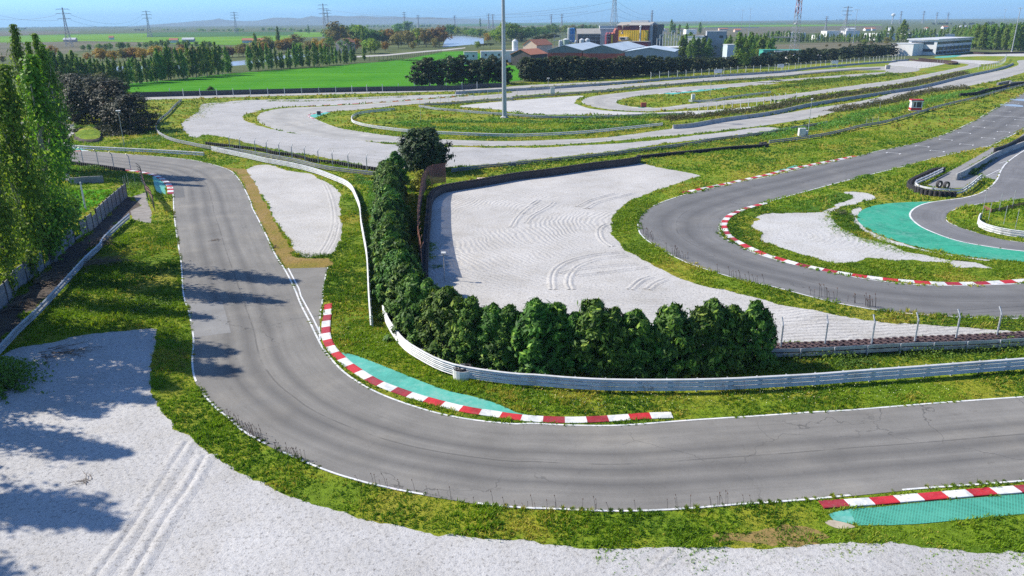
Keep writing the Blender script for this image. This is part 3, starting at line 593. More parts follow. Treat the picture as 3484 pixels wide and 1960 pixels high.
# kerbs: red and white blocks, each 1.38 m, ramped up away from the track
def kerb(txt, w, n_first, z0=ZA, blk=1.38, cols=('red', 'white'), up=0.07, side=1, jit=0.0):
    P = path(txt, step=blk/3); P = P[: (len(P)-1)//3*3+1]
    mb = MB(); N = normals2d(P); nb = (len(P)-1)//3
    for k in range(nb):
        ii = slice(3*k, 3*k+4); Q = P[ii]; NN = N[ii]
        a = Q-NN*w/2*side; b_ = Q+NN*w/2*side
        V = []
        for u, v in zip(a, b_):
            V += [(u[0], u[1], z0-0.02), (u[0], u[1], z0+0.022), (u[0]*.15+v[0]*.85, u[1]*.15+v[1]*.85, z0+up), (v[0], v[1], z0+up*.8), (v[0], v[1], -0.01)]
        F = [(i*5+j, i*5+j+1, (i+1)*5+j+1, (i+1)*5+j) for i in range(3) for j in range(4)] + [(0, 1, 2, 3, 4), (19, 18, 17, 16, 15)]
        mi = (k+n_first) % 2
        mb.add(V, F, (2 if (mi == 0 and (k*7) % 5 < 2) else mi))
    o = mb.build('kerb', [M[cols[0]], M[cols[1]], M['redold']])
    HOLES.append(np.vstack([P+N*w/2, (P-N*w/2)[::-1]])[:, :2])
    return tag(o, kind='structure')
kerb('C2 1620,1300 1510,1303 1305,1312 1075,1330 895,1340 680,1348 475,1345 265,1335 55,1315 B2 2330,1285 2140,1258 1950,1218 1780,1175 1620,1130 1480,1085 1340,1035 1215,985 1115,930 1020,870 940,815 870,755 800,690 755,630 727,570 713,510 712,450 715,395 725,330 731,280 733,235 735,200', 0.72, 1, side=-1)
kerb('D3 600,758 915,738 1175,720 1440,695 1695,674 1950,652 2195,632 2435,615 2576,603 3300,535 4700,404', 0.66, 0, side=-1)
kerb('C1 2540,606 2450,628 2330,662 2262,690 2195,722 2152,760 2130,800 2127,840 2142,885 2168,920 2225,965 2290,1000 2370,1040 2470,1085 2576,1130 D1 130,1133 240,1165 345,1195 465,1224 590,1250 720,1276 860,1300 1005,1321 1150,1341 1305,1357 1460,1371 1615,1383 1745,1390 1910,1394 2050,1392 2190,1388 2320,1380 2440,1373 2576,1362 3300,1320 4700,1235', 0.80, 1, side=1)
kerb('C1 1730,505 1860,478 1970,455 2085,431 2190,408 2290,386 2390,365 2490,341 2576,325 D1 115,319 300,277 390,256 470,241 545,224 640,206 720,191 785,178 860,163 960,142', 0.75, 0, side=1)
kerb('A1 1215,285 1330,297 1440,318 1530,345 1600,385 1642,425 1658,465 1662,530', 0.85, 0, side=-1)
kerb('A1 480,20 540,70 640,92 750,98 860,96', 0.7, 0, side=1)
kerb('B0 540,1034 700,1026 1000,1012 1300,994 1600,972 1900,948 2190,929', 0.9, 0, blk=2.2, side=1)
kerb('B0 760,1088 650,1100 560,1118 545,1130 570,1145 610,1158', 0.7, 0, side=-1)
kerb('z3 0,540 120,545 240,548', 0.9, 1, blk=2.0, cols=('greenfade', 'white'), side=1)
kerb('z3 260,408 400,395 600,375 740,362', 1.2, 1, blk=3.0, cols=('greenfade', 'white'), side=1)
area('painted_runoff', 'A1 1480,330 1530,365 1590,400 1612,440 1612,520 1530,500 1505,440', ZA-0.002, M['greenfade'], smooth=False)
area('painted_runoff', 'A1 480,10 620,35 760,70 880,98 700,92 560,70', ZA-0.006, M['greenfade'], smooth=False)
area('painted_runoff', 'B0 540,1125 640,1098 760,1090 700,1115 600,1148', ZA-0.006, M['greenfade'], smooth=False)
area('painted_runoff', 'z3 300,405 600,378 960,342 960,350 740,375 400,412', ZA-0.004, M['greenfade'], smooth=False)
area('painted_runoff', 'C1 1790,480 2000,440 2300,374 2576,312 D1 350,235 380,245 20,335 C1 2400,352 2085,425 1860,480', ZA-0.008, M['greenfade'], smooth=False)

# wheel ruts: low berms on either side of each track
def rut(txts, w=0.30, h=0.065, z=ZG, m='gravelB'):
    mb = MB()
    for t in txts:
        P = path(t, step=0.35)
        wob = np.convolve(RNG.uniform(0.2, 1.6, len(P)+4), np.ones(5)/5, 'valid')
        N = normals2d(P)
        for sd in (-1, 1):
            V = []
            for p, nn, k in zip(P, N, wob):
                for o, hh in ((0.0, 0.0), (w*.5, h*.35*k), (w*.95, h*k), (w*1.5, h*.5*k), (w*2.4, 0.0)):
                    V.append((p[0]+nn[0]*o*sd, p[1]+nn[1]*o*sd, z+0.004+hh))
            F = [(i*5+j, i*5+j+1, (i+1)*5+j+1, (i+1)*5+j) for i in range(len(P)-1) for j in range(4)]
            mb.add(V, F)
    return tag(mb.build('wheel_rut', M[m], smooth=True), kind='structure')
rut(['A3 1830,140 1640,430 1420,770 1180,1130 940,1448 700,1800', 'A3 2000,270 1840,570 1620,880 1400,1260 1290,1448 1050,1800'])
rut(['C1 460,1448 450,1350 480,1260 580,1185 750,1130 950,1098 1150,1085', 'C1 640,1448 612,1380 640,1290 720,1215 900,1150 1180,1118', 'C1 530,1290 700,1250 1000,1215 1280,1195', 'C1 690,1310 900,1290 1200,1250 1380,1232', 'C1 1210,1448 1330,1350 1420,1320', 'C1 1380,1448 1470,1380 1560,1345',
     'C1 60,840 130,730 240,630 320,575', 'C1 200,800 250,740 420,640 470,600', 'C1 700,640 850,570 1070,510', 'C1 790,660 900,600 1240,510', 'C1 1010,800 930,840 910,900 950,980 1030,1030'], 0.22, 0.07, ZG, 'gravelA')
rut(['B1 650,1110 740,960 790,800 780,640 740,500 700,420', 'B1 720,1100 800,960 840,800'], 0.2, 0.04, ZG, 'gravelC')
rut(['C3 1400,1448 1560,1290 1640,1210', 'C3 1850,1448 2000,1330 2080,1280'], 0.2, 0.03)
# ------------------------------------------------------------------ barriers and fences
def wbeam(h0, h1, depth=0.12):             # corrugated beam cross-section between two heights
    hs = np.linspace(h0, h1, 7); off = [0, depth, 0.02, 0.02, 0.02, depth, 0]
    return [(o, h) for o, h in zip(off, hs)]
def guard_rail(txt, label, H=0.95, waves=3, m='steel', postm='post', flip=1, step=1.0, post_every=2.0, rail_name='guard_rail', zpath=None, P=None, cap=100):
    if P is None: P = path(txt, H if zpath is None else zpath, step); P = P.copy()
    P[:, 2] = 0
    mid = P[len(P)//2]; root = empty(rail_name, mid, label, 'guard rail')
    wh = 0.27; gap = (H-0.12-waves*wh)/max(1, waves)
    for k in range(waves):
        h1 = H-k*(wh+max(0.0, gap)); mb = MB()
        pr = [(o*flip, h) for o, h in wbeam(h1-wh, h1)]; pr = pr+[(-0.012*flip, h1), (-0.012*flip, h1-wh)]
        mb.sweep(P, pr+[pr[0]]); mb.build('beam', M[m], root)
    n = max(2, int(length(P)/post_every)); n = min(n, cap); Q = resample(P, n=n)
    pm = MB().box((0, 0, H/2-0.02), (0.10, 0.08, H+0.04)).mesh('rail_post')
    N = normals2d(Q)
    for i, q in enumerate(Q):
        o = link('post', pm, M[postm], root); o.location = Vector((q[0], q[1], 0))-root.location+Vector((-N[i][0]*0.09*flip, -N[i][1]*0.09*flip, 0)); o.rotation_euler.z = math.atan2(N[i][1], N[i][0])
    return root, P
def tyre_mesh(R0=0.31, w=0.20, n=12):
    r = w/2; prof = [(R0-0.14, -r*.8), (R0-0.03, -r), (R0, -r*.45), (R0, r*.45), (R0-0.03, r), (R0-0.14, r*.8), (R0-0.15, 0)]
    V = [(a*math.cos(2*math.pi*k/n), a*math.sin(2*math.pi*k/n), z) for a, z in prof for k in range(n)]
    m = len(prof); F = [(i*n+k, i*n+(k+1) % n, ((i+1) % m)*n+(k+1) % n, ((i+1) % m)*n+k) for i in range(m) for k in range(n)]
    return V, F
def tyre_wall(P, label, rows=1, layers=5, m='rubber', H=None, spacing=0.60, side=1, detail=100, name='tyre_barrier'):
    P = resample(P, spacing); P[:, 2] = 0; N = normals2d(P); mid = P[len(P)//2]
    root = empty(name, mid, label, 'tyre barrier'); V, F = tyre_mesh(); V = np.array(V)
    st = MB()
    for k in range(layers): st.add(V+[0, 0, 0.10+0.2*k], F)
    sm = st.mesh('tyre_stack'); import bmesh
    bm = bmesh.new(); bm.from_mesh(sm); bmesh.ops.recalc_face_normals(bm, faces=bm.faces); bm.to_mesh(sm); bm.free()
    pts = []
    for i, (p, nn) in enumerate(zip(P, N)):
        for r in range(rows):
            q = p+nn*side*(r*0.54); 
            if r % 2: q = q+(P[min(i+1, len(P)-1)]-p)*0.5
            pts.append(q)
    dist = [np.hypot(q[0], q[1]) for q in pts]; order = np.argsort(dist)
    for a in order[:detail]:
        o = link('tyre_stack', sm, M[m], root); o.location = Vector(pts[a])-root.location; o.rotation_euler.z = random.uniform(0, 1)
    if len(order) > detail:
        mb = MB(); V8, F8 = tyre_mesh(n=8); V8 = np.array(V8)
        for a in order[detail:]:
            for k in range(layers): mb.add(V8+pts[a]+[0, 0, 0.10+0.2*k], F8)
        tag(mb.build('tyre_stacks', M[m], root), kind='stuff')
    return root
def post_mesh(h, bent=0.0, r=0.04, lean=0.0):
    pts = [(0, 0, 0), (0, 0, h*(0.82 if bent else 1.0))]
    if bent: pts.append((0, bent, h))
    return MB().tube(pts, r, 6).mesh('fence_post', smooth=False)
def fence(P, n, h, label, bent=0.35, m='post', net=None, wires=0, r=0.045, side=1, name='catch_fence', base=0.0, cat='fence', netz=(0.5, 1.0), rails=0):
    P = np.array(P); P[:, 2] = 0; Q = resample(P, n=n); N = normals2d(Q)*side
    root = empty(name, Q[n//2], label, cat); pm = post_mesh(h, bent, r)
    for q, nn in zip(Q, N):
        o = link('post', pm, M[m], root); o.location = Vector((q[0], q[1], base))-root.location; o.rotation_euler.z = math.atan2(nn[1], nn[0])-math.pi/2
    if net:
        mb = MB(); mb.sweep(resample(P, 2.0), [(0.03*side, base+h*netz[0]), (0.03*side, base+h*0.82*netz[1])]); mb.build('net', M[net], root, fixn=False)
    if wires:
        mb = MB()
        for k in range(wires):
            hh = base+h*(0.42+0.55*k/max(1, wires-1)); off = 0.0 if hh < base+h*0.82 else bent*side*(hh-base-h*.82)/(h*.18)
            W = resample(P, 3.0); NN = normals2d(W); W = W+NN*off; W[:, 2] = hh
            mb.tube(W, 0.007, 4, caps=False)
        mb.build('wire', M['dark'], root)
    return root
def wall(P, H, T, label, m='concrete', name='concrete_wall', cat='wall', prof=None, joints=None, base=0.0):
    P = np.array(P); P[:, 2] = 0
    pr = prof or [(-T/2, base), (-T/2, H), (T/2, H), (T/2, base), (-T/2, base)]
    mid = P[len(P)//2]
    if joints:
        root = empty(name, mid, label, cat); L = length(P); n = max(1, min(100, int(L/joints))); Q = resample(P, n=n*6+1)
        for k in range(n):
            seg = Q[k*6:k*6+7].copy(); d = seg[1]-seg[0]; seg[0] = seg[0]+d*0.03; seg[-1] = seg[-1]-d*0.03
            mb = MB(); mb.sweep(seg, pr); mb.build('block', M[m], root)
        return root
    mb = MB(); mb.sweep(P, pr)
    o = mb.build(name, M[m], loc=tuple(mid)); return tag(o, label, cat)
JERSEY = [(-0.30, 0), (-0.30, 0.08), (-0.18, 0.30), (-0.10, 0.95), (0.10, 0.95), (0.18, 0.30), (0.30, 0.08), (0.30, 0), (-0.30, 0)]

guard_rail('A1 2060,52 2300,100 2576,160 B1 140,165 400,212 600,262 800,335 900,378 960,425 1000,500 1040,605 1055,750 1082,900 1112,1080 1132,1440 B2 1140,200 1150,330', 'white guard rail curving past the small gravel patch and running beside the upright hedge', 1.0, 3, 'whitesteel', flip=-1)
_, RAILP = guard_rail('B2 1270,222 1300,300 1340,378 1420,490 1500,570 1650,662 1800,738 1950,790 2100,822 2300,852 2576,884 C2 300,893 600,918 1000,938 1400,942 1870,938 2300,925 D2 0,915 550,885 1000,850 1500,815 2100,770 2576,735 3400,672 6000,480', 'long triple guard rail sweeping in front of the conifer hedge to the right edge', 1.05, 3, 'whitesteel', flip=-1)
guard_rail('A1 1252,705 1120,820 1000,935 960,1000 860,1090 770,1180 650,1310 530,1440 A2 340,265 170,420 0,600 -300,900', 'pale blue-grey guard rail strewn with branches beside the slab fence', 0.85, 2, 'steel', flip=1)
guard_rail('A0 1765,962 1700,1020 1640,1085 1560,1150 1518,1210 1530,1262 1600,1312 1700,1350 1830,1378 2060,1422 A1 2300,72 2576,118 B1 400,168 700,237 1000,277 1230,302', 'grey guard rail bending around the pale gravel corner at the left', 0.85, 2, 'oldsteel', flip=-1, step=1.5, post_every=3)
guard_rail('A1 625,8 660,28 740,40 1000,55 1300,70 1600,85 1980,108', 'solid blue-white barrier above the far left kerb', 0.9, 2, 'whitesteel', flip=-1)
guard_rail('B1 1938,268 2300,225 2576,205 C1 0,210 640,150 1280,75 1830,5 C0 2000,1345 2300,1310 2576,1275 D0 200,1255 400,1222 660,1182', 'dark guard rail along the lower edge of the long pale gravel strip', 0.75, 2, 'oldsteel', flip=-1, step=2, post_every=4)
guard_rail('B0 1380,1050 1200,1066 1050,1086 982,1112 962,1145 982,1172 1100,1206 1300,1236 1600,1266 2000,1286 2300,1298 2576,1303 C0 300,1298 800,1270 1200,1230 1530,1195', 'white guard rail looped around the grassy island below the floodlight mast', 0.85, 2, 'whitesteel', flip=-1, step=2, post_every=4)
guard_rail('z1 510,515 700,545 900,560 1100,578 1300,592 1440,602 z2 150,604 360,618 600,625 900,625 1200,612 z3 300,597 520,592', 'guard rail behind the grassy island along the white gravel', 0.75, 2, 'steel', flip=-1, step=2, post_every=4)
guard_rail('z1 560,500 720,497 900,483 1100,467 1456,445 z2 100,440 500,410 800,385 1000,372 1456,328 z3 300,315 700,278 1456,230 z4 500,315 1000,275 1280,262', 'low dark barrier between the wall-side straight and the inner hairpin', 0.8, 2, 'oldsteel', flip=-1, step=2.5, post_every=5)
guard_rail('z3 565,462 600,468 750,463 900,440 1100,412 1380,378', 'short guard rail inside the far hairpin', 0.8, 2, 'steel', flip=-1, step=2, post_every=4)
guard_rail('D2 60,650 250,650 640,635 1070,612 1500,590 1900,578 2320,560 2576,545 3400,510 6000,400', 'blue-grey guard rail backing the tyre barrier at right', 0.85, 2, 'steel', flip=1, post_every=2.4)
guard_rail('D1 2160,700 2143,735 2150,772 2220,808 2320,835 2440,858 2576,875 3200,950 3800,1060', 'white guard rail on the small grass island at the right edge', 0.8, 3, 'whitesteel', flip=-1)
guard_rail('z6 440,615 560,625 700,640 800,650', 'white guard rail across the far left bend by the pines', 0.85, 2, 'whitesteel', flip=-1)
guard_rail('D0 100,1365 400,1330 660,1290 840,1250 1000,1210 1190,1180 1400,1125 1570,1075 1800,1010 2100,940 2350,870 2576,815 3000,700', 'dark barrier running diagonally above the starting straight', 0.8, 2, 'oldsteel', flip=-1, step=2, post_every=4)

# tyre barriers
tyre_wall(path('D2 70,625 640,607 1070,585 1500,560 1900,545 2320,528 2576,512 3000,490 5600,380', 0.85), 'brownish tyre barrier two rows deep in front of the right gravel tip', 2, 4, 'oldrubber', spacing=0.60, side=1)
BW = path('B1 1672,1300 1668,1180 1678,1000 1695,800 1710,640 1722,540 1750,490 1800,455 1860,430 2000,405 2180,378 2576,310 C1 400,277 800,220 1270,160 1300,140', 1.1)
tyre_wall(BW, 'tall black tyre wall around the back of the big raked gravel trap', 1, 6, 'rubber', spacing=0.62)
N_ = normals2d(BW)
mb = MB(); mb.sweep(BW-N_*0.36, [(-.02, 0), (-.02, 1.05), (.02, 1.05), (.02, 0), (-.02, 0)]); tag(mb.build('rubber_belt', M['belt'], loc=tuple(XY(BW[len(BW)//2]))), 'black rubber belt facing the big raked gravel trap', 'belt')
tyre_wall(path('C1 1310,130 1500,108 1830,78 2200,40 2576,12 D0 0,1380 60,1372', 0.8, 1.5), 'low black tyre line running from the raked trap into the long grass', 1, 3, 'rubber', spacing=0.65)
tyre_wall(path('A1 2010,8 2300,42 2576,75 B1 200,98 400,125 600,175 800,195 1000,228 1240,262', 0.6), 'dark tyre line behind the fence posts of the pale gravel corner', 1, 3, 'rubber', spacing=0.64)
tyre_wall(path('A1 560,185 640,195 800,215 1000,240 1200,270', 0.5), 'black tyre row under the bent fence posts at the left bend', 1, 3, 'rubber')
tyre_wall(path('D1 1795,255 1720,262 1600,310 1490,365 1458,400 1490,432 1600,468 1750,487 1900,492', 0.8), 'black tyre row wrapped round the pit lane island', 1, 4, 'rubber')
guard_rail('D1 1790,258 1640,330 1530,380 1520,398 1560,428 1650,448 1800,462 1950,465 2040,425 2165,325', 'white topped rail bent round the pit lane island', 0.95, 2, 'whitesteel', flip=1, step=0.6)
tyre_wall(path('z5 760,545 900,535 1050,495 1200,468 1300,440 1456,415', 0.9, 1.5), 'black tyre line behind the grey slip road at upper right', 1, 5, 'rubber', spacing=0.65)
tyre_wall(path('z5 190,165 300,180 450,190 580,200 640,215 700,215 712,200 600,185 300,160', 0.6, 2.0), 'dark tyre wall curling round the far white gravel trap', 1, 5, 'oldrubber', spacing=0.7)
tyre_wall(path('z5 860,95 1000,105 1200,100 1456,95 1800,90', 0.5, 2.0), 'long dark tyre line below the poplar wood at upper right', 1, 6, 'oldrubber', spacing=0.7)
# concrete walls
wall(path('C0 1630,1215 1770,1205 2100,1150 2576,1085 z4 500,650 1000,570 1456,500 z5 250,470 500,415 700,365 900,320 1100,280 1250,240 1340,205', 0.95, 2), 0.95, 0.5, 'long grey concrete barrier along the far straight', 'concrete', 'concrete_barrier', 'barrier', JERSEY, joints=6)
wall(path('z1 870,383 1200,365 1456,352 z2 300,345 1000,300 1456,265 z3 300,250 700,225 1456,178 z4 500,255 1000,212 1456,178 z5 0,178 190,165', 0.9, 3), 0.95, 0.5, 'pale concrete wall along the outer straight below the fence posts', 'concrete', 'concrete_barrier', 'barrier', JERSEY, joints=8)
wall(path('z6 1310,405 1456,402 z1 0,350 500,343 870,335 1170,315 1350,310', 1.2, 3), 1.7, 0.15, 'long dark blue screen wall at the edge of the green field', 'dark', 'screen_wall')
wall(path('D1 1920,320 2000,285 2150,200 2290,118 2400,70 2576,5 3000,-150', 1.0, 1), 1.05, 0.22, 'grey concrete pit wall with a pale top', 'concrete', 'pit_wall')
wall(path('D1 2290,85 2400,50 2576,-40 3000,-210', 1.2, 1), 1.5, 0.3, 'black tyre and net screen standing beside the pit wall', 'rubber', 'pit_screen')
wall(path('z5 1165,435 1300,410 1310,420', 0.6, 1), 0.9, 0.6, 'short dark barrier block on the grey slip road', 'slab', 'barrier_block', 'barrier')
wall(path('z5 1300,425 1456,415 1700,400', 0.8, 1), 0.95, 0.6, 'long dark barrier block at the slip road end', 'slab', 'barrier_block', 'barrier')
wall(path('A1 600,320 660,330 690,365 800,355 1000,345', 1.0, 1), 1.1, 0.25, 'grey concrete wall stub among the weeds below the left bend', 'slab', 'wall_stub')
# fences with posts
P = path('A1 640,200 800,215 970,240 1130,265 1275,285', 0, 0.5); fence(P, 5, 2.9, 'row of bent grey posts with wires along the left bend', 0.4, 'post', None, 6, side=-1, r=.075)
P = path('B1 -220,85 -120,105 40,120 170,145 290,165 425,190 560,215 700,240 845,265 990,285 1140,300 1297,318', 0, 0.5); fence(P, 12, 2.9, 'row of bent fence posts behind the white rail of the pale gravel corner', 0.35, 'post', 'finenet', 4, side=1, r=0.08)
P = path('D2 195,715 640,690 1070,690 1495,665 1910,630 2322,600 2740,570 3160,545 5000,440', 0, 0.5); fence(P, 13, 3.0, 'row of tall bent fence posts behind the right tyre barrier', 0.35, 'post', None, 8, r=0.07, side=1)
P = path('A1 1385,385 1420,500 1445,580 1480,620 1510,690', 0, 0.4); fence(P, 10, 2.9, 'dense bent steel fence end standing beside the left kerb', 0.5, 'dark', 'brownnet', 9, side=-1, r=0.05)
P = path('B1 1880,420 1800,430 1720,455 1660,560 1640,680 1620,820 1615,1000 1625,1150 1650,1300', 0, 0.5); fence(P, 18, 3.4, 'brown windbreak fence behind the black tyre wall', 0.3, 'rust', 'brownnet', 0, side=1, netz=(0.1, 1.2))
P = path('A0 1660,938 1780,942 2020,940 2365,938 B0 130,932 350,930 563,925 775,918 975,908 1175,895 1370,888 1560,882 1740,880 1920,876 2095,872 2185,868', 0, 2); fence(P, 20, 2.7, 'row of white posts with fine wire in front of the green field', 0.0, 'whitepost', 'finenet', 0, r=0.10)
P = path('z3 187,262 300,254 413,247 520,240 626,232 730,224 832,216 928,209 1023,201 1113,196 1208,190 1297,184 1385,180 z4 130,292 318,280 512,262 690,245 865,232 1025,215 1160,206 1290,190 1420,180 z5 50,175 140,165', 0, 2); fence(P, 45, 3.0, 'long row of pale forked fence posts above the concrete wall of the outer straight', 0.25, 'whitepost', 'net', 0, r=0.12)
P = path('z3 660,610 740,600 815,592 890,580 963,570 1035,563 1107,553 1178,545 1248,537 1315,527 1383,518 z4 80,672 220,640 350,635', 0, 1.5); fence(P, 14, 2.8, 'row of white bent posts beside the inner gravel strip', 0.3, 'whitepost', 'finenet', 0, r=0.09)
P = path('z1 725,500 825,487 898,475 975,468 1050,463 1130,448 1215,444 1298,440 1375,438 z2 145,430 223,425 300,418 378,413 453,405 528,400 600,395', 0, 1.5); fence(P, 15, 2.3, 'row of thin grey posts on the low barrier by the floodlight mast', 0.0, 'post', 'finenet', 0, r=0.05)
P = path('z5 950,290 1000,285 1080,270 1150,250 1210,225 1250,190 1258,165', 0, 1); fence(P, 22, 3.0, 'tight row of pale posts curving round the far right bend', 0.3, 'whitepost', 'net', 0, r=0.08)
P = path('z5 265,305 350,285 400,270 460,245 520,228 560,215', 0, 1); fence(P, 9, 2.6, 'short row of grey posts by the far white gravel trap', 0.0, 'post', None, 0, r=0.06)
P = path('D1 2165,735 2240,780 2340,800 2470,850 2640,900', 0, 0.5); fence(P, 5, 2.4, 'thin grey stakes on the grass island at the right edge', 0.0, 'post', None, 0, r=0.03, name='stake_fence')
P = path('D1 2180,660 2260,700 2430,660 2600,620', 0, 0.5); fence(P, 4, 2.4, 'thin stakes with black webbing at the back of the right grass island', 0.0, 'post', 'brownnet', 0, r=0.035, name='stake_fence', netz=(0.0, 0.25))
P = path('D0 1035,1232 1090,1222 1150,1210', 0, 0.4); fence(P, 3, 1.9, 'short grey mesh panel on the diagonal barrier', 0.0, 'post', 'net', 0, name='mesh_panel')
P = path('A1 1215,470 1260,440 1320,440 1390,430', 0, 0.4); fence(P, 5, 2.0, 'leaning wire fence posts by the end of the slab fence', 0.0, 'post', 'finenet', 0, name='wire_fence', r=0.03)
P = path('B0 1140,590 1340,580 1500,562 1650,545 1840,520', 0, 2); fence(P, 34, 2.6, 'row of dark vine stakes along the pale farm track', 0.0, 'bark', None, 0, name='vine_row', cat='vineyard row', r=0.16)
# precast slab fence at the left: posts and slabs of its own
A_, B_ = G('A1', 1240, 545), G('A2', -220, 460)
FN = []
def slab_fence():
    P = resample(path('A1 1240,545 1080,690 900,868 740,985 580,1112 370,1312 180,1440 A2 120,175 0,275 -220,460', 0, 0.5), 2.05)
    root = empty('slab_fence', P[len(P)//2], 'grey precast concrete slab fence with dark posts at the left edge', 'fence')
    pm = MB().box((0, 0, 1.08), (0.14, 0.14, 2.16)).mesh('slab_post')
    for i in range(len(P)):
        o = link('post', pm, M['dark'], root); o.location = Vector(P[i])-root.location
        if i == len(P)-1: break
        a, b_ = P[i], P[i+1]; d = b_-a; Ls = np.linalg.norm(d); c = (a+b_)/2; hh = 4
        if i in (11, 16): hh = 1
        elif i in (8, 13): hh = 3
        mb = MB()
        for k in range(hh): mb.box((c[0], c[1], 0.25+0.5*k), (Ls-0.16, 0.06+0.015*(k % 2), 0.485), math.atan2(d[1], d[0]))
        mb.build('slab', M['slab'], root)
    return P
SLABP = slab_fence()
# ------------------------------------------------------------------ trees: tapered trunk with limbs, crown of many leaf faces
M['poplarL'] = foliage('poplar_leaf', (0.055, 0.125, 0.016), (0.2, 0.34, 0.03), (0.38, 0.48, 0.06), 0.45)
M['poplarM'] = foliage('poplar_leaf_far', (0.07, 0.15, 0.024), (0.24, 0.37, 0.05), (0.34, 0.44, 0.08), 0.42)
M['hedgeL'] = foliage('cypress_spray', (0.012, 0.042, 0.008), (0.105, 0.225, 0.020), (0.26, 0.39, 0.045), 0.22)
M['gnarl'] = foliage('gnarled_pine_needles', (0.016, 0.022, 0.012), (0.060, 0.066, 0.030), (0.16, 0.12, 0.06), 0.15)
M['darkcon'] = foliage('dark_cypress_spray', (0.016, 0.04, 0.012), (0.05, 0.1, 0.022), (0.1, 0.15, 0.04), 0.15)
M['pineL'] = foliage('dark_pine_needles', (0.014, 0.028, 0.010), (0.055, 0.085, 0.024), (0.15, 0.12, 0.04), 0.2)
M['autumn'] = foliage('ochre_leaf', (0.25, 0.15, 0.012), (0.5, 0.31, 0.022), (0.58, 0.38, 0.03), 0.4)
M['olivebr'] = foliage('olive_brown_leaf', (0.14, 0.12, 0.03), (0.3, 0.245, 0.055), (0.36, 0.27, 0.07), 0.35)
M['russet'] = foliage('russet_leaf', (0.17, 0.09, 0.04), (0.34, 0.19, 0.08), (0.38, 0.22, 0.09), 0.35)
M['lime'] = foliage('lime_leaf', (0.14, 0.21, 0.014), (0.3, 0.42, 0.024), (0.4, 0.48, 0.04), 0.4)
M['midgreen'] = foliage('mid_green_leaf', (0.065, 0.14, 0.024), (0.17, 0.31, 0.04), (0.26, 0.38, 0.06), 0.4)
M['brush'] = foliage('grey_brush', (0.07, 0.075, 0.03), (0.17, 0.165, 0.075), (0.24, 0.22, 0.11), 0.3)
M['yellowbush'] = foliage('yellow_blossom', (0.180, 0.190, 0.015), (0.380, 0.360, 0.030), (0.500, 0.450, 0.050))

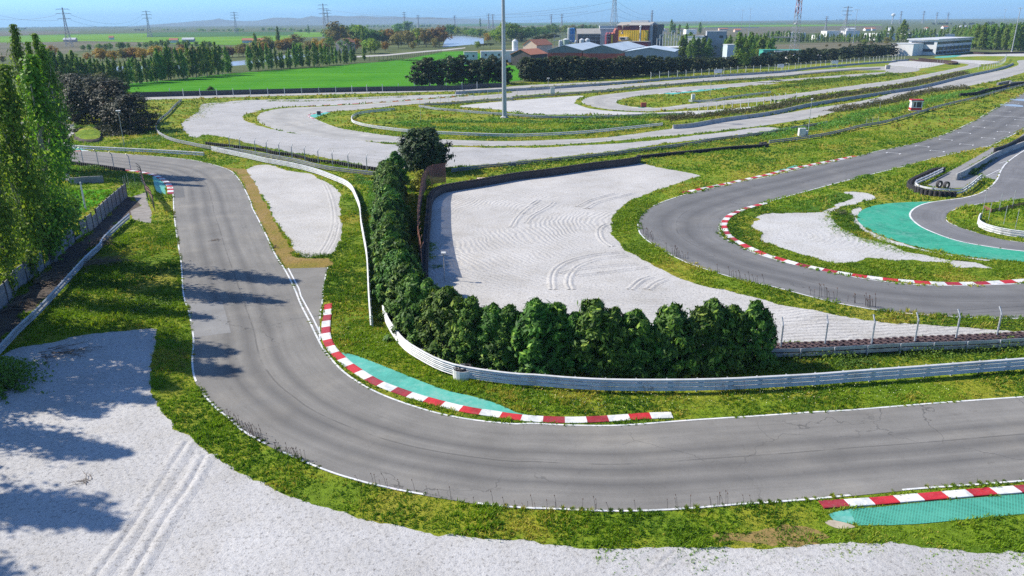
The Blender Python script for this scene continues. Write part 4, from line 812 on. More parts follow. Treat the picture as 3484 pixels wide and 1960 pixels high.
def leaf_faces(C, Nn, size, aspect=1.5, seed=0, droop=None):
    r = np.random.default_rng(seed); n = len(C)
    Nn = Nn/np.maximum(np.linalg.norm(Nn, axis=1, keepdims=True), 1e-6)
    t = r.normal(size=(n, 3)) if droop is None else droop
    t = t-Nn*np.sum(t*Nn, axis=1, keepdims=True); t /= np.maximum(np.linalg.norm(t, axis=1, keepdims=True), 1e-6)
    b = np.cross(Nn, t); s = (size*r.uniform(0.6, 1.35, n))[:, None]
    V = np.empty((n, 4, 3)); V[:, 0] = C-t*s*aspect*.5; V[:, 1] = C+b*s*.5-t*s*.1; V[:, 2] = C+t*s*aspect*.5; V[:, 3] = C-b*s*.5-t*s*.1
    return V.reshape(-1, 3), np.arange(n*4).reshape(n, 4)
def crown(name, kind, nleaf, size, seed, nclump=60, cfg=None):
    """unit-height crowns; clumps of leaves spread through the crown's volume, light and dark clumps"""
    r = np.random.default_rng(seed); cfg = cfg or {}
    if kind == 'poplar':
        w = cfg.get('w', 0.095); z0 = cfg.get('z0', 0.08)
        t = z0+(1-z0)*r.uniform(0, 1, nclump)**0.85; prof = w*np.clip((1.02-t)/.42, 0.04, 1)**.65*np.clip((t-z0+.02)/.14, .15, 1)**.6*(.70+.5*r.uniform(size=nclump))
        a = r.uniform(0, 2*math.pi, nclump); rad = prof*r.uniform(0.35, 1.05, nclump)
        cc = np.stack([rad*np.cos(a), rad*np.sin(a), t], 1); sig = np.stack([prof*.36+.006, prof*.36+.006, np.full(nclump, 0.045)], 1)
        lift = 0.5
    elif kind == 'cypress':
        w = cfg.get('w', 0.24); t = 0.02+0.98*r.uniform(0, 1, nclump)**1.1; prof = w*(1-t**2.6)**0.72*(0.72+0.42*r.uniform(size=nclump)); spike = r.uniform(size=nclump) < .22; la = r.integers(0, 4, nclump); t = np.where(spike, r.uniform(.80, 1.06, nclump)-la*.045, t); prof = np.where(spike, .05*(1.12-t)/.2+la*.05, prof)
        a = r.uniform(0, 2*math.pi, nclump); a = np.where(spike, la*1.9+r.normal(size=nclump)*.15, a); rad = prof*r.uniform(0.55, 1.0, nclump)
        cc = np.stack([rad*np.cos(a), rad*np.sin(a), t], 1); sig = np.stack([np.full(nclump, .030)]*2+[np.full(nclump, .035)], 1); lift = 0.7
    elif kind == 'pine':
        t = cfg.get('z0', 0.25)+(1-cfg.get('z0', 0.25))*r.uniform(0, 1, nclump)**0.85; w = cfg.get('w', 0.27)
        prof = w*np.sqrt(np.clip(1-((t-0.50)/0.55)**2, 0.03, 1))*(.8+.4*r.uniform(size=nclump)); a = r.uniform(0, 2*math.pi, nclump); rad = prof*r.uniform(0.2, 1.08, nclump)
        cc = np.stack([rad*np.cos(a), rad*np.sin(a), t], 1); sig = np.stack([np.full(nclump, .055)]*2+[np.full(nclump, .035)], 1); lift = 0.6
    elif kind == 'full':
        w = cfg.get('w', 0.6); t = r.uniform(0.0, 1, nclump)**.9; prof = w*np.sqrt(np.clip(1-((t-.42)/.60)**2, .02, 1))*(.8+.3*r.uniform(size=nclump)); a = r.uniform(0, 2*math.pi, nclump); rad = prof*r.uniform(.5, 1.0, nclump)
        cc = np.stack([rad*np.cos(a), rad*np.sin(a), t], 1); sig = np.stack([np.full(nclump, .06)]*2+[np.full(nclump, .05)], 1); lift = 0.7
    elif kind == 'umbrella':
        a = r.uniform(0, 2*math.pi, nclump); rad = 0.5*np.sqrt(r.uniform(0, 1, nclump)); t = 0.78+0.18*(1-(rad/.5)**2)+r.normal(size=nclump)*.03
        cc = np.stack([rad*np.cos(a), rad*np.sin(a), t], 1); sig = np.stack([np.full(nclump, .07)]*2+[np.full(nclump, .03)], 1); lift = 0.9
    elif kind == 'shrub':
        v = r.normal(size=(nclump, 3)); v[:, 2] = abs(v[:, 2]); v /= np.linalg.norm(v, axis=1, keepdims=True); v *= r.uniform(0.25, 1, nclump)[:, None]**0.5
        cc = v*[0.6, 0.6, 0.9]; sig = np.full((nclump, 3), .11); lift = 0.6
    else:                                       # round broadleaf
        w = cfg.get('w', 0.38); v = r.normal(size=(nclump, 3)); v /= np.linalg.norm(v, axis=1, keepdims=True); v *= r.uniform(0.3, 1.05, nclump)[:, None]**0.6
        cc = v*[w, w, 0.38]+[0, 0, 0.60]; cc[:, :2] *= (1+0.25*r.normal(size=(nclump, 1))); sig = np.full((nclump, 3), .065); lift = 0.5
    ci = r.integers(0, nclump, nleaf); ctint = r.uniform(0, 1, nclump)
    C = cc[ci]+r.normal(size=(nleaf, 3))*sig[ci]*0.8
    C[:, 2] = np.clip(C[:, 2], 0.012, 1.03)
    axis = np.stack([0*C[:, 0], 0*C[:, 0], C[:, 2]], 1) if kind in ('poplar', 'cypress') else np.stack([0*C[:, 0], 0*C[:, 0], 0*C[:, 0]+cc[:, 2].mean()], 1)
    out = C-axis; out /= np.maximum(np.linalg.norm(out, axis=1, keepdims=True), 1e-3)
    loc = C-cc[ci]; loc /= np.maximum(np.linalg.norm(loc, axis=1, keepdims=True), 1e-3)
    Nn = out*0.7+loc*0.5+np.array([0, 0, lift])+r.normal(size=(nleaf, 3))*0.45
    dr = None
    if kind == 'cypress': dr = np.array([0, 0, 1.0])+out*0.55+r.normal(size=(nleaf, 3))*0.35
    if kind == 'poplar': dr = np.array([0, 0, 1.0])+r.normal(size=(nleaf, 3))*0.7
    V, F = leaf_faces(C, Nn, size, cfg.get('aspect', 1.5), seed+1, dr)
    tint = np.clip(0.55*ctint[ci]+0.45*r.uniform(0, 1, nleaf), 0, 1)
    tint = np.where(r.uniform(size=nleaf) < cfg.get('warm', 0.05), 1.0, tint*0.8)
    return fast_mesh(name, V, quads=F, attr=tint)
def trunk(name, kind, seed):
    r = random.Random(seed); mb = MB()
    top = {'poplar': 0.9, 'cypress': 0.92, 'pine': 0.85, 'umbrella': 0.82, 'shrub': 0.5}.get(kind, 0.62); r0 = {'poplar': 0.016, 'cypress': 0.022, 'shrub': 0.03}.get(kind, 0.022)
    pts = [(r.uniform(-.006, .006)*k, r.uniform(-.006, .006)*k, top*k/5) for k in range(6)]
    mb.tube(pts, [r0*(1-0.16*k) for k in range(6)], 7)
    for k in range(9 if kind != 'shrub' else 5):
        t = r.uniform(0.2, 0.85)*top; a = r.uniform(0, 6.28); L = {'poplar': 0.07, 'cypress': 0.2, 'pine': 0.2, 'umbrella': 0.38}.get(kind, 0.28); up = {'poplar': 0.2, 'cypress': 0.05, 'umbrella': 0.25}.get(kind, 0.16)
        if kind == 'umbrella': t = top*r.uniform(.7, .95)
        mb.tube([(0, 0, t), (L*.5*math.cos(a), L*.5*math.sin(a), t+up*.45), (L*math.cos(a), L*math.sin(a), t+up)], [r0*.45, r0*.3, r0*.12], 5)
    return mb.mesh(name)
PROTO = {}
def proto(key, kind, nleaf, size, mat_, variants=3, bark='bark', nclump=60, cfg=None):
    PROTO[key] = ([(crown('crown', kind, nleaf, size, 100*hash_(key)+v, nclump, cfg), trunk('trunk', kind, v)) for v in range(variants)], mat_, bark)
def hash_(s): return sum(ord(c)*(i+3) for i, c in enumerate(s)) % 97
def plant(name, key, b, H, label, cat='tree', group=None, wid=1.0, v=None, mat_=None):
    vs_, mt, bk = PROTO[key]; cm_, tm = vs_[v if v is not None else random.randrange(len(vs_))]
    root = empty(name, b, label, cat, group, random.uniform(0, 6.28)); root.scale = (H*wid, H*wid, H)
    if not tm.materials: tm.materials.append(M[bk])
    t = link('trunk', tm, M[bk], root)
    c = bpy.data.objects.new('crown', cm_); col.objects.link(c); c.parent = root
    if not cm_.materials: cm_.materials.append(M[mt])
    if mat_:
        c.material_slots[0].link = 'OBJECT'; c.material_slots[0].material = M[mat_]
    return root
proto('poplar_near', 'poplar', 8200, 0.0125, 'poplarL', 4, 'palebark', 70, {'w': 0.105, 'z0': 0.07, 'warm': 0.14})
proto('sapling', 'round', 3600, 0.038, 'poplarL', 2, 'palebark', 110, {'w': 0.36})
proto('poplar_mid', 'poplar', 1900, 0.033, 'poplarM', 5, 'palebark', 50, {'w': 0.125, 'z0': 0.06})
proto('poplar_far', 'poplar', 420, 0.055, 'poplarM', 3, 'palebark', 36, {'w': 0.13, 'z0': 0.05})
proto('conifer', 'cypress', 9500, 0.033, 'hedgeL', 6, 'bark', 240, {'w': 0.40, 'aspect': 2.8, 'warm': 0.10})
proto('dark_pine', 'pine', 2200, 0.052, 'pineL', 4, 'bark', 75, {'w': 0.36, 'z0': 0.08})
proto('pine_wide', 'full', 6500, 0.032, 'gnarl', 3, 'bark', 120, {'w': 0.52})
proto('umbrella', 'umbrella', 900, 0.06, 'pineL', 2, 'bark', 50)
proto('broad', 'round', 900, 0.060, 'midgreen', 4, 'bark', 60)
proto('far_broad', 'round', 260, 0.11, 'midgreen', 3, 'bark', 36)
proto('bush', 'shrub', 900, 0.10, 'midgreen', 3, 'twig', 40)
proto('hedge_tree', 'full', 9000, 0.042, 'darkcon', 1, 'bark', 190, {'w': 0.62, 'z0': 0.03, 'aspect': 2.0})

ORD = ['first', 'second', 'third', 'fourth', 'fifth', 'sixth', 'seventh', 'eighth', 'ninth', 'tenth', 'eleventh', 'twelfth', 'thirteenth', 'fourteenth', 'fifteenth', 'sixteenth', 'seventeenth', 'eighteenth', 'nineteenth', 'twentieth', 'twenty-first', 'twenty-second', 'twenty-third', 'twenty-fourth', 'twenty-fifth', 'twenty-sixth', 'twenty-seventh', 'twenty-eighth', 'twenty-ninth', 'thirtieth']
def nth(i):
    if i < 30: return ORD[i]
    n_ = i+1; return '%d%s' % (n_, 'th' if 10 < n_ % 100 < 14 else {1: 'st', 2: 'nd', 3: 'rd'}.get(n_ % 10, 'th'))
# conifer hedge around the big raked gravel trap
HP = resample(catmull(S('B1 1330,540 1335,700 1345,850 1355,1000 1372,1150 1392,1300 1415,1440 B2 1485,300 1580,440 1720,570 1880,675 2080,752 2300,798 2576,822 C2 300,828 700,842 1100,848 1500,843 1900,833 2380,800')), 1.45)
HH = []
for i, p in enumerate(HP):
    H = 4.65+0.3*math.sin(i*2.3)+0.25*math.sin(i*0.9)+random.uniform(-.5, .45)
    nrm = 'hedge conifer with upright green sprays, %s from the far end of the hedge' % nth(i)
    if i == len(HP)-6: H *= 0.72
    q = p+np.array([random.uniform(-.4, .4), random.uniform(-.35, .35), 0])
    plant('hedge_conifer', 'conifer', q, H, nrm, 'conifer', 'conifer hedge around the raked gravel trap', random.uniform(.95, 1.2))
    HH.append(q)
NH = normals2d(HP)
for i in range(2, len(HP)-2, 2):
    if i == len(HP)-6 or i == len(HP)-7: continue
    plant('hedge_bush', 'conifer', (HP[i]+HP[i+1])/2-NH[i]*random.uniform(-.1, .5), random.uniform(2.6, 3.5), 'low conifer filling the hedge, %s infill from the far end' % nth(i//2-1), 'conifer', 'low infill of the conifer hedge', 1.35)
for k, (x, y, yt, wd) in enumerate((('B1', 1250, 470, 1.0), ('B1', 1420, 420, 1.0), ('B1', 1480, 620, .9), ('B1', 1450, 800, .9))) if False else enumerate(()): pass
for x, y, H, lb in ((1290, 470, 4.2, 'rounded green bush at the far end of the hedge beside the fence posts'), (1400, 400, 4.6, 'tall green bush at the foot of the big dark tree'), (1470, 900, 3.6, 'green bush squeezed between the hedge and the brown fence')):
    plant('conifer_bush', 'conifer', G('B1', x, y), H, lb, 'bush', None, 1.15)
b, H = stand('B1', 1665, 290, -115)
plant('dark_conifer', 'hedge_tree', b, H*1.0, 'big dark rounded conifer standing above the hedge and the brown fence', 'tree', None, 1.05)
plant('yellow_shrub', 'bush', G('B1', 1640, 470), 3.4, 'yellow flowering shrub behind the brown windbreak fence', 'shrub', None, 0.8, mat_='yellowbush')

# poplars along the slab fence; those nearest the lens throw their shade on the gravel
near = [(-77.6, 130, 21.9, 0.72, 0, 'tall slim poplar at left, its tip against the far fields, right of the tallest'),
        (-77.8, 125, 23.3, 0.62, 0, 'tallest slim poplar near the left frame edge, tip against the far fields'),
        (-78.0, 128, 20.7, 0.6, 0, 'lower slim poplar between the two tall tips at left'),
        (-75.6, 128, 20.2, 0.6, 0, 'dark slim poplar at the right of the two tall tips'),
        (-49.2, 77.4, 20.6, 0.88, 0.10, 'leafy poplar with a bright crown behind the slab fence, tallest of the front group'),
        (-48.2, 71.6, 20.0, 0.85, 0.10, 'leafy poplar at the left frame edge, behind the nearest trunk'),
        (-46.9, 66.3, 15.8, 0.8, 0.06, 'nearest poplar, pale trunk standing in front of a gap in the slab fence')]
for x, y, H, wd, ln, lb in near:
    t_ = plant('poplar_tree', 'poplar_near', (x, y, 0), H, lb, 'poplar', 'poplars behind the slab fence', wd*1.1)
    t_.rotation_euler = (Matrix.Rotation(ln, 3, 'Y') @ t_.rotation_euler.to_matrix()).to_euler()
for x, y, H, lb in ((-54.2, 87, 5.5, 'leafy young poplar overhanging the slab fence, farthest'), (-52.4, 81.5, 8.0, 'leafy young poplar overhanging the middle of the slab fence'), (-51.0, 76.5, 7.5, 'leafy young poplar over the slab fence, nearest the pale trunk'), (-55.5, 92, 4.0, 'low green sapling behind the far end of the slab fence')):
    plant('young_poplar', 'sapling', (x, y, 0), H, lb, 'tree', 'saplings behind the slab fence', 1.1)
for x, y, H in ((-47.8, 60.6, 20.7), (-47.4, 57.6, 21.5), (-47.5, 54.3, 19), (-47.2, 52.0, 18), (-47, 49.6, 16), (-47, 45.7, 19), (-47, 40, 21), (-46.5, 34.5, 20)):
    plant('poplar_tree', 'poplar_near', (x, y, 0), H, 'poplar beyond the left frame edge shading the gravel and track', 'poplar', 'poplars outside the left edge of the picture', 1.15)

# pines on the mound at far left
for i, (x, y, yt, wd, k, lb) in enumerate(((900, 1190, 770, 1.0, 'pine_wide', 'dark gnarled pine on the mound, nearest the pale cut bank'), (1130, 1200, 800, 1.0, 'pine_wide', 'dark gnarled pine on the mound, right of centre'), (1290, 1270, 930, 1.2, 'pine_wide', 'low dark pine hanging over the right side of the mound'), (700, 1060, 730, 1.0, 'pine_wide', 'dark pine at the left of the mound group'), (820, 1080, 720, 1.0, 'pine_wide', 'dark pine at the back of the mound group'), (1080, 1120, 760, 1.0, 'pine_wide', 'dark pine at the back right of the mound group'), (560, 1000, 760, 1.0, 'pine_wide', 'leftmost dark pine of the mound group'))):
    b, H = stand('A0', x, y, yt); plant('gnarled_pine', 'pine_wide', b, H, lb, 'pine', 'dark pines on the mound', wd*1.3)
for x, y, yt, m_, lb in ((470, 900, 690, 'brush', 'brownish leafless tree behind the mound pines'), (620, 900, 700, 'brush', 'grey-brown bushy tree left of the mound pines'), (1030, 900, 700, 'brush', 'brownish bushy tree behind the mound pines, to the right'), (560, 1100, 960, 'midgreen', 'bright green shrub above the far left rail'), (680, 1120, 1000, 'olivebr', 'olive shrub above the far left rail, nearest the mound')):
    b, H = stand('A0', x, y, yt); plant('bushy_tree', 'broad', b, H, lb, 'tree', None, 1.2, mat_=m_)

# rows of poplars beside the bright field
def row(name, key, t, pts, n, label, cat, group, wid=1.0, jit=0.12, mats=None, jx=0.4):
    """pts: (x, y of the base, y of the top) along the row"""
    pts = np.array(pts, float); xs = np.linspace(pts[0, 0], pts[-1, 0], n)
    dx = (xs[1]-xs[0]) if n > 1 else 0
    for i, x in enumerate(xs):
        x += random.uniform(-jx, jx)*dx; yb = np.interp(x, pts[:, 0], pts[:, 1]); yt = np.interp(x, pts[:, 0], pts[:, 2])
        b, H = stand(t, x, yb+random.uniform(-1, 1)*abs(yb-yt)*0.03, yt); H *= random.uniform(1-jit, 1+jit)
        lb = label.replace('%', nth(i)) if '%' in label else label
        plant(name, key, b, H, lb, cat, group, wid*random.uniform(.85, 1.2), mat_=(random.choice(mats) if mats else None))
row('poplar_tree', 'poplar_mid', 'A0', ((440, 850, 540), (600, 860, 480), (760, 850, 520), (900, 850, 560), (1200, 830, 590), (1590, 790, 560)), 30, '% poplar from left in the leafy row behind mound pines', 'poplar', 'poplar row behind the mound pines', 0.9)
row('poplar_tree', 'poplar_mid', 'A0', ((1560, 790, 500), (1640, 775, 470), (1800, 765, 470), (2000, 740, 450), (2150, 725, 440), (2250, 712, 480)), 20, '% poplar from left in the tall row edging the green field', 'poplar', 'tall poplars at the left end of the green field', 0.85)
row('poplar_tree', 'poplar_mid', 'B0', ((-40, 695, 440), (130, 680, 440), (320, 668, 520), (420, 660, 440), (560, 655, 450), (640, 650, 420), (830, 630, 480)), 24, '% poplar from the left in the middle row behind the bright green field', 'poplar', 'poplars behind the middle of the green field', 0.85)
row('poplar_tree', 'poplar_mid', 'B0', ((865, 622, 470), (985, 612, 460)), 5, '% poplar in the short clump at the right end of the poplar row', 'poplar', 'short poplar clump behind the green field', 0.9, 0.08)
row('poplar_tree', 'poplar_mid', 'B0', ((1090, 590, 460), (1091, 590, 460)), 1, 'lone dark poplar at the end of the pale farm track', 'poplar', None)
for x, yb, yt, lb in ((40, 520, 330, 'slim lone poplar rising behind the left part of the middle poplar row'), (125, 500, 360, 'smaller slim poplar right of the lone one behind the middle row'), (255, 470, 265, 'slim leaning poplar high above the middle poplar row'), (545, 330, 240, 'small dark poplar on the far plain left of the big pylon'), (2215, 270, 178, 'lone dark cypress-like poplar on the plain above the river'), (1080, 480, 270, 'slim dark poplar inside the river wood')):
    b, H = stand('B0', x, yb, yt); plant('poplar_tree', 'poplar_mid', b, H, lb, 'poplar', None, 0.8)
for i, (x, yb, yt) in enumerate(((2490, 490, 320), (2510, 470, 370))):
    b, H = stand('A0', x, yb, yt); plant('poplar_tree', 'poplar_mid', b, H, ('slim twin poplar beyond the ochre trees, taller one', 'slim twin poplar beyond the ochre trees, shorter one')[i], 'poplar', None, 0.8)
# ochre and green trees along the river
k = 0
for t, x, yb, yt, m_, lb in (('A0', 1000, 600, 480, 'autumn', 'bright ochre tree, leftmost of the ochre group'), ('A0', 1110, 610, 490, 'autumn', 'ochre tree second from the left of the group'), ('A0', 1290, 590, 455, 'autumn', 'broad ochre tree in the middle of the ochre group'), ('A0', 1390, 600, 470, 'autumn', 'rusty ochre tree right of the broad one'), ('A0', 1530, 590, 440, 'autumn', 'wide golden tree at the right of the ochre group'), ('A0', 1620, 580, 450, 'olivebr', 'olive tree beside the wide golden one'), ('A0', 1780, 560, 430, 'russet', 'russet tree behind the tall poplars'), ('A0', 1960, 560, 450, 'lime', 'yellow lime tree peeping between the tall poplars'), ('A0', 720, 620, 500, 'lime', 'yellow-green tree among the left poplars'), ('A0', 530, 560, 440, 'autumn', 'pale ochre tree far left behind the poplars'), ('A0', 2190, 560, 455, 'lime', 'yellow tree behind the end of the tall poplar row'), ('A0', 30, 620, 540, 'olivebr', 'brown bush at the left frame edge beyond the poplars'),
        ('A0', 2370, 560, 420, 'olivebr', 'brown-green tree by the river, left of the middle poplars'), ('B0', 160, 520, 350, 'olivebr', 'brown tree at the river behind the middle poplars'), ('B0', 330, 510, 370, 'autumn', 'ochre tree behind the middle poplar row'), ('B0', 440, 480, 330, 'olivebr', 'brownish tree rising behind the middle poplar row'), ('B0', 620, 500, 370, 'autumn', 'golden tree behind the middle poplar row'), ('B0', 700, 540, 420, 'russet', 'russet tree near the right end of the poplar row'),
        ('B0', 830, 450, 215, 'olivebr', 'tall grey-green tree left of the pink house'), ('B0', 760, 430, 260, 'midgreen', 'green tree left of the pink house'), ('B0', 900, 520, 370, 'midgreen', 'fresh green tree below the pink house'), ('B0', 1000, 500, 375, 'autumn', 'ochre tree below the pink house, to the right'), ('B0', 990, 400, 235, 'midgreen', 'tall green tree right of the pink house'), ('B0', 1050, 420, 250, 'poplarM', 'dark tall tree right of the pink house'), ('B0', 1150, 520, 370, 'lime', 'bright yellow-green tree at the bend of the farm track'), ('B0', 1190, 525, 385, 'lime', 'second yellow-green tree at the farm track bend'), ('B0', 1260, 430, 290, 'poplarM', 'broad dark green tree in the middle of the river wood'), ('B0', 1330, 420, 300, 'poplarM', 'dark green tree right of the broad one in the river wood'),
        ('B0', 1290, 500, 400, 'autumn', 'low ochre tree at the edge of the river wood'), ('B0', 1420, 470, 330, 'olivebr', 'brown tree in the river wood, left'), ('B0', 1500, 330, 205, 'midgreen', 'tallest green tree above the river wood'), ('B0', 1420, 340, 225, 'midgreen', 'green tree left of the tallest one'), ('B0', 1520, 460, 300, 'olivebr', 'brown tree in the river wood, centre'), ('B0', 1610, 450, 270, 'lime', 'yellow-topped tree in the river wood'), ('B0', 1690, 460, 280, 'olivebr', 'tall olive tree in the river wood near the water'), ('B0', 1760, 455, 270, 'russet', 'russet tree at the water edge'), ('B0', 1820, 450, 255, 'russet', 'rightmost russet tree touching the river'), ('B0', 1560, 490, 400, 'olivebr', 'low brown tree on the near bank of the river wood'), ('B0', 1780, 470, 370, 'olivebr', 'low brown bush on the near bank by the water'),
        ('B0', 1900, 350, 240, 'midgreen', 'green tree on the far bank, left end'), ('B0', 1960, 350, 245, 'midgreen', 'green tree on the far bank, second'), ('B0', 2020, 345, 280, 'lime', 'yellow-green tree on the far bank'), ('B0', 2080, 350, 265, 'midgreen', 'green tree on the far bank, centre'), ('B0', 2150, 360, 270, 'poplarM', 'dull green tree on the far bank'), ('B0', 2210, 365, 285, 'midgreen', 'green tree on the far bank, right end'), ('B0', 2290, 420, 320, 'autumn', 'ochre tree right of the river'), ('B0', 2370, 420, 290, 'lime', 'yellow-green tree right of the river'), ('B0', 2420, 430, 330, 'lime', 'second yellow-green tree right of the river'), ('B0', 2190, 480, 400, 'lime', 'small lime tree beside the pump house'),
        ('C0', 60, 410, 225, 'midgreen', 'leafy tree right of the floodlight mast'), ('C0', 110, 390, 230, 'midgreen', 'leafy tree behind the sheds at left'), ('C0', 200, 400, 260, 'midgreen', 'pale green tree behind the pink villa'), ('C0', 150, 420, 320, 'pineL', 'dark round tree beside the white tank'), ('C0', 320, 330, 260, 'midgreen', 'distant green tree left of the blue tower'), ('C0', 390, 320, 255, 'lime', 'yellowish tree behind the umbrella pines'), ('C0', 460, 330, 230, 'midgreen', 'tall pale tree behind the umbrella pines'), ('C0', 560, 330, 245, 'midgreen', 'green tree left of the blue tower'), ('C0', 720, 320, 250, 'lime', 'green tree right of the blue tower'), ('C0', 800, 300, 255, 'midgreen', 'green tree behind the brown shed'), ('C0', 880, 290, 240, 'lime', 'yellowish tree behind the brown shed'),
        ('D0', 1020, 440, 380, 'lime', 'round lime green tree behind the pine belt'), ('D0', 1090, 440, 400, 'olivebr', 'olive bush right of the lime green tree'), ('D0', 650, 460, 430, 'olivebr', 'olive bush behind the pine belt'), ('D0', 780, 455, 425, 'olivebr', 'olive bush by the car park'), ('D0', 880, 460, 425, 'olivebr', 'olive bush left of the lime green tree'), ('D0', 1240, 440, 360, 'olivebr', 'olive bush by the race building')):
    b, H = stand(t, x, yb, yt); plant('broadleaf_tree', 'broad', b, max(2, H), lb, 'tree', None, random.uniform(1.1, 1.45), mat_=m_)
row('round_tree', 'broad', 'A0', ((830, 500, 430), (930, 500, 430), (1100, 495, 420), (1240, 480, 415), (1420, 470, 405), (1600, 460, 385), (1680, 460, 395), (1850, 465, 390), (1920, 470, 400), (2040, 470, 405)), 20, '% dark round tree from left along the brown field edge', 'tree', 'dark round trees along the far field edge', 1.1, mats=['poplarM', 'midgreen', 'poplarM'])
row('round_tree', 'broad', 'C0', ((-20, 405, 250), (200, 395, 265), (450, 340, 255), (900, 320, 250)), 26, '% leafy tree from left in the belt behind the works', 'tree', 'leafy belt behind the works', 1.2, .2, mats=['midgreen', 'midgreen', 'lime', 'poplarM', 'olivebr'])
row('round_tree', 'broad', 'B0', ((780, 440, 270), (1100, 440, 270), (1400, 430, 290), (1850, 430, 300)), 30, '% tree from left in the mixed river wood', 'tree', 'mixed river wood', 1.25, .2, mats=['midgreen', 'olivebr', 'autumn', 'poplarM', 'olivebr', 'lime'])
row('round_tree', 'broad', 'B0', ((1880, 345, 270), (2240, 365, 280), (2440, 400, 290)), 14, '% tree from left on the far river bank', 'tree', 'far river bank trees', 1.25, .2, mats=['midgreen', 'poplarM', 'lime'])
row('round_tree', 'broad', 'A0', ((880, 600, 490), (1300, 590, 470), (1700, 570, 450), (2200, 560, 450), (2576, 540, 430)), 24, '% ochre or olive tree from left in the strip behind the poplars', 'tree', 'ochre strip behind the poplars', 1.2, .2, mats=['autumn', 'autumn', 'olivebr', 'lime', 'russet'])
row('round_tree', 'broad', 'B0', ((0, 520, 400), (400, 510, 390), (760, 520, 390)), 14, '% ochre or olive tree from left behind the middle poplars', 'tree', 'ochre trees behind the middle poplars', 1.2, .2, mats=['autumn', 'olivebr', 'lime', 'midgreen'])
row('poplar_tree', 'poplar_mid', 'C0', ((1720, 565, 380), (2000, 560, 370), (2300, 570, 370), (2600, 565, 380)), 18, '% poplar from left in the screen before the office blocks', 'poplar', 'poplar screen before the offices', 1.25, .15)
# pines between field and circuit
for x, yb, yt, lb in ((1620, 840, 590, 'dark pine with a rusty crown, leftmost of the trackside pines'), (1720, 840, 570, 'tall dark pine second of the trackside pines'), (1800, 835, 580, 'dark pine third of the trackside pines'), (1950, 820, 540, 'dark pine at the left of the second clump'), (2050, 815, 545, 'dark pine at the right of the second clump'), (2170, 820, 590, 'dark pine left in the third clump'), (2260, 820, 560, 'dark pine in the middle of the third clump'), (2360, 815, 545, 'tall dark pine beside the floodlight mast'), (2440, 815, 590, 'dark pine just behind the floodlight mast')):
    b, H = stand('B0', x, yb, yt); plant('dark_pine', 'dark_pine', b, H, lb, 'pine', 'trackside pines', 1.15)
row('dark_pine', 'dark_pine', 'C0', ((180, 790, 575), (400, 785, 570), (700, 775, 562), (1000, 760, 565), (1400, 730, 555), (1800, 700, 560), (2200, 665, 555), (2576, 640, 540)), 50, '% dark pine from left in the long belt beside the straight', 'pine', 'dark pine belt', 1.15, 0.08)
row('dark_pine', 'dark_pine', 'D0', ((0, 640, 520), (300, 620, 480), (700, 590, 470), (1000, 560, 440), (1300, 540, 430), (1560, 530, 440)), 34, '% dark pine from left in the belt by the race building', 'pine', 'right-hand pine belt', 1.15, 0.1)
for x, yb, yt, lb in ((330, 480, 350, 'umbrella pine left of the storage tanks'), (400, 480, 335, 'umbrella pine in the middle of the group by the tanks'), (450, 475, 330, 'umbrella pine right in the group by the tanks')):
    b, H = stand('C0', x, yb, yt); plant('umbrella_pine', 'umbrella', b, H, lb, 'pine', None, 1.0)
for x, yb, yt, lb in ((2250, 500, 425, 'small umbrella pine right of the pump house'), (2310, 495, 420, 'small umbrella pine by the white house')):
    b, H = stand('B0', x, yb, yt); plant('umbrella_pine', 'umbrella', b, H, lb, 'pine', None, 1.2)
# poplars in front of the white building and to the right
for i, (x, yb, yt) in enumerate(((1740, 560, 340), (1790, 555, 320), (1870, 560, 390), (1930, 560, 380), (1990, 555, 360), (2050, 550, 360), (2130, 555, 350), (2260, 665, 330), (2330, 660, 400), (2360, 640, 350), (2430, 560, 330), (2500, 560, 340), (2560, 570, 390), (1760, 380, 230), (1690, 350, 240), (1610, 340, 195), (1640, 340, 230), (1890, 330, 220))):
    b, H = stand('C0', x, yb, yt); plant('poplar_tree', 'poplar_mid', b, H, '%s poplar from the left around the white building' % nth(i), 'poplar', 'poplars around the white building', 1.2)
row('poplar_tree', 'poplar_far', 'h6', ((520, 730, 560), (900, 740, 550), (1300, 745, 600), (1700, 745, 600), (2100, 750, 600), (2576, 760, 580)), 60, '% young poplar from left in the plantation before the white sheds', 'poplar', 'young poplar plantation', 1.0, 0.12)
row('poplar_tree', 'poplar_mid', 'h6', ((20, 990, 600), (220, 1000, 600), (420, 960, 610), (560, 900, 640)), 9, '% poplar from the left behind the pine belt by the green shed', 'poplar', 'poplars by the green shed', 1.1)
row('poplar_tree', 'poplar_far', 'h7', ((20, 415, 300), (110, 410, 270), (200, 415, 280), (300, 415, 330), (420, 405, 270), (620, 400, 290), (760, 395, 260)), 24, '% poplar from the left above the race building', 'poplar', 'poplars above the race building', 1.0)
b, H = stand('h7', 238, 420, 200); plant('poplar_tree', 'poplar_mid', b, H, 'tallest poplar above the race building', 'poplar', None, 1.1)
b, H = stand('h7', 275, 415, 240); plant('poplar_tree', 'poplar_mid', b, H, 'second tallest poplar above the race building', 'poplar', None, 1.0)
row('poplar_tree', 'poplar_mid', 'h7', ((780, 400, 260), (930, 480, 250), (1100, 490, 255), (1300, 500, 260), (1480, 510, 250)), 34, '% poplar from the left in the wood right of the race building', 'poplar', 'poplar wood right of the race building', 0.95, 0.1)
row('poplar_tree', 'poplar_mid', 'h7', ((940, 420, 255), (1480, 440, 245)), 22, '% poplar from the left at the back of the right-hand wood', 'poplar', 'back of the poplar wood at right', 0.95, 0.1)
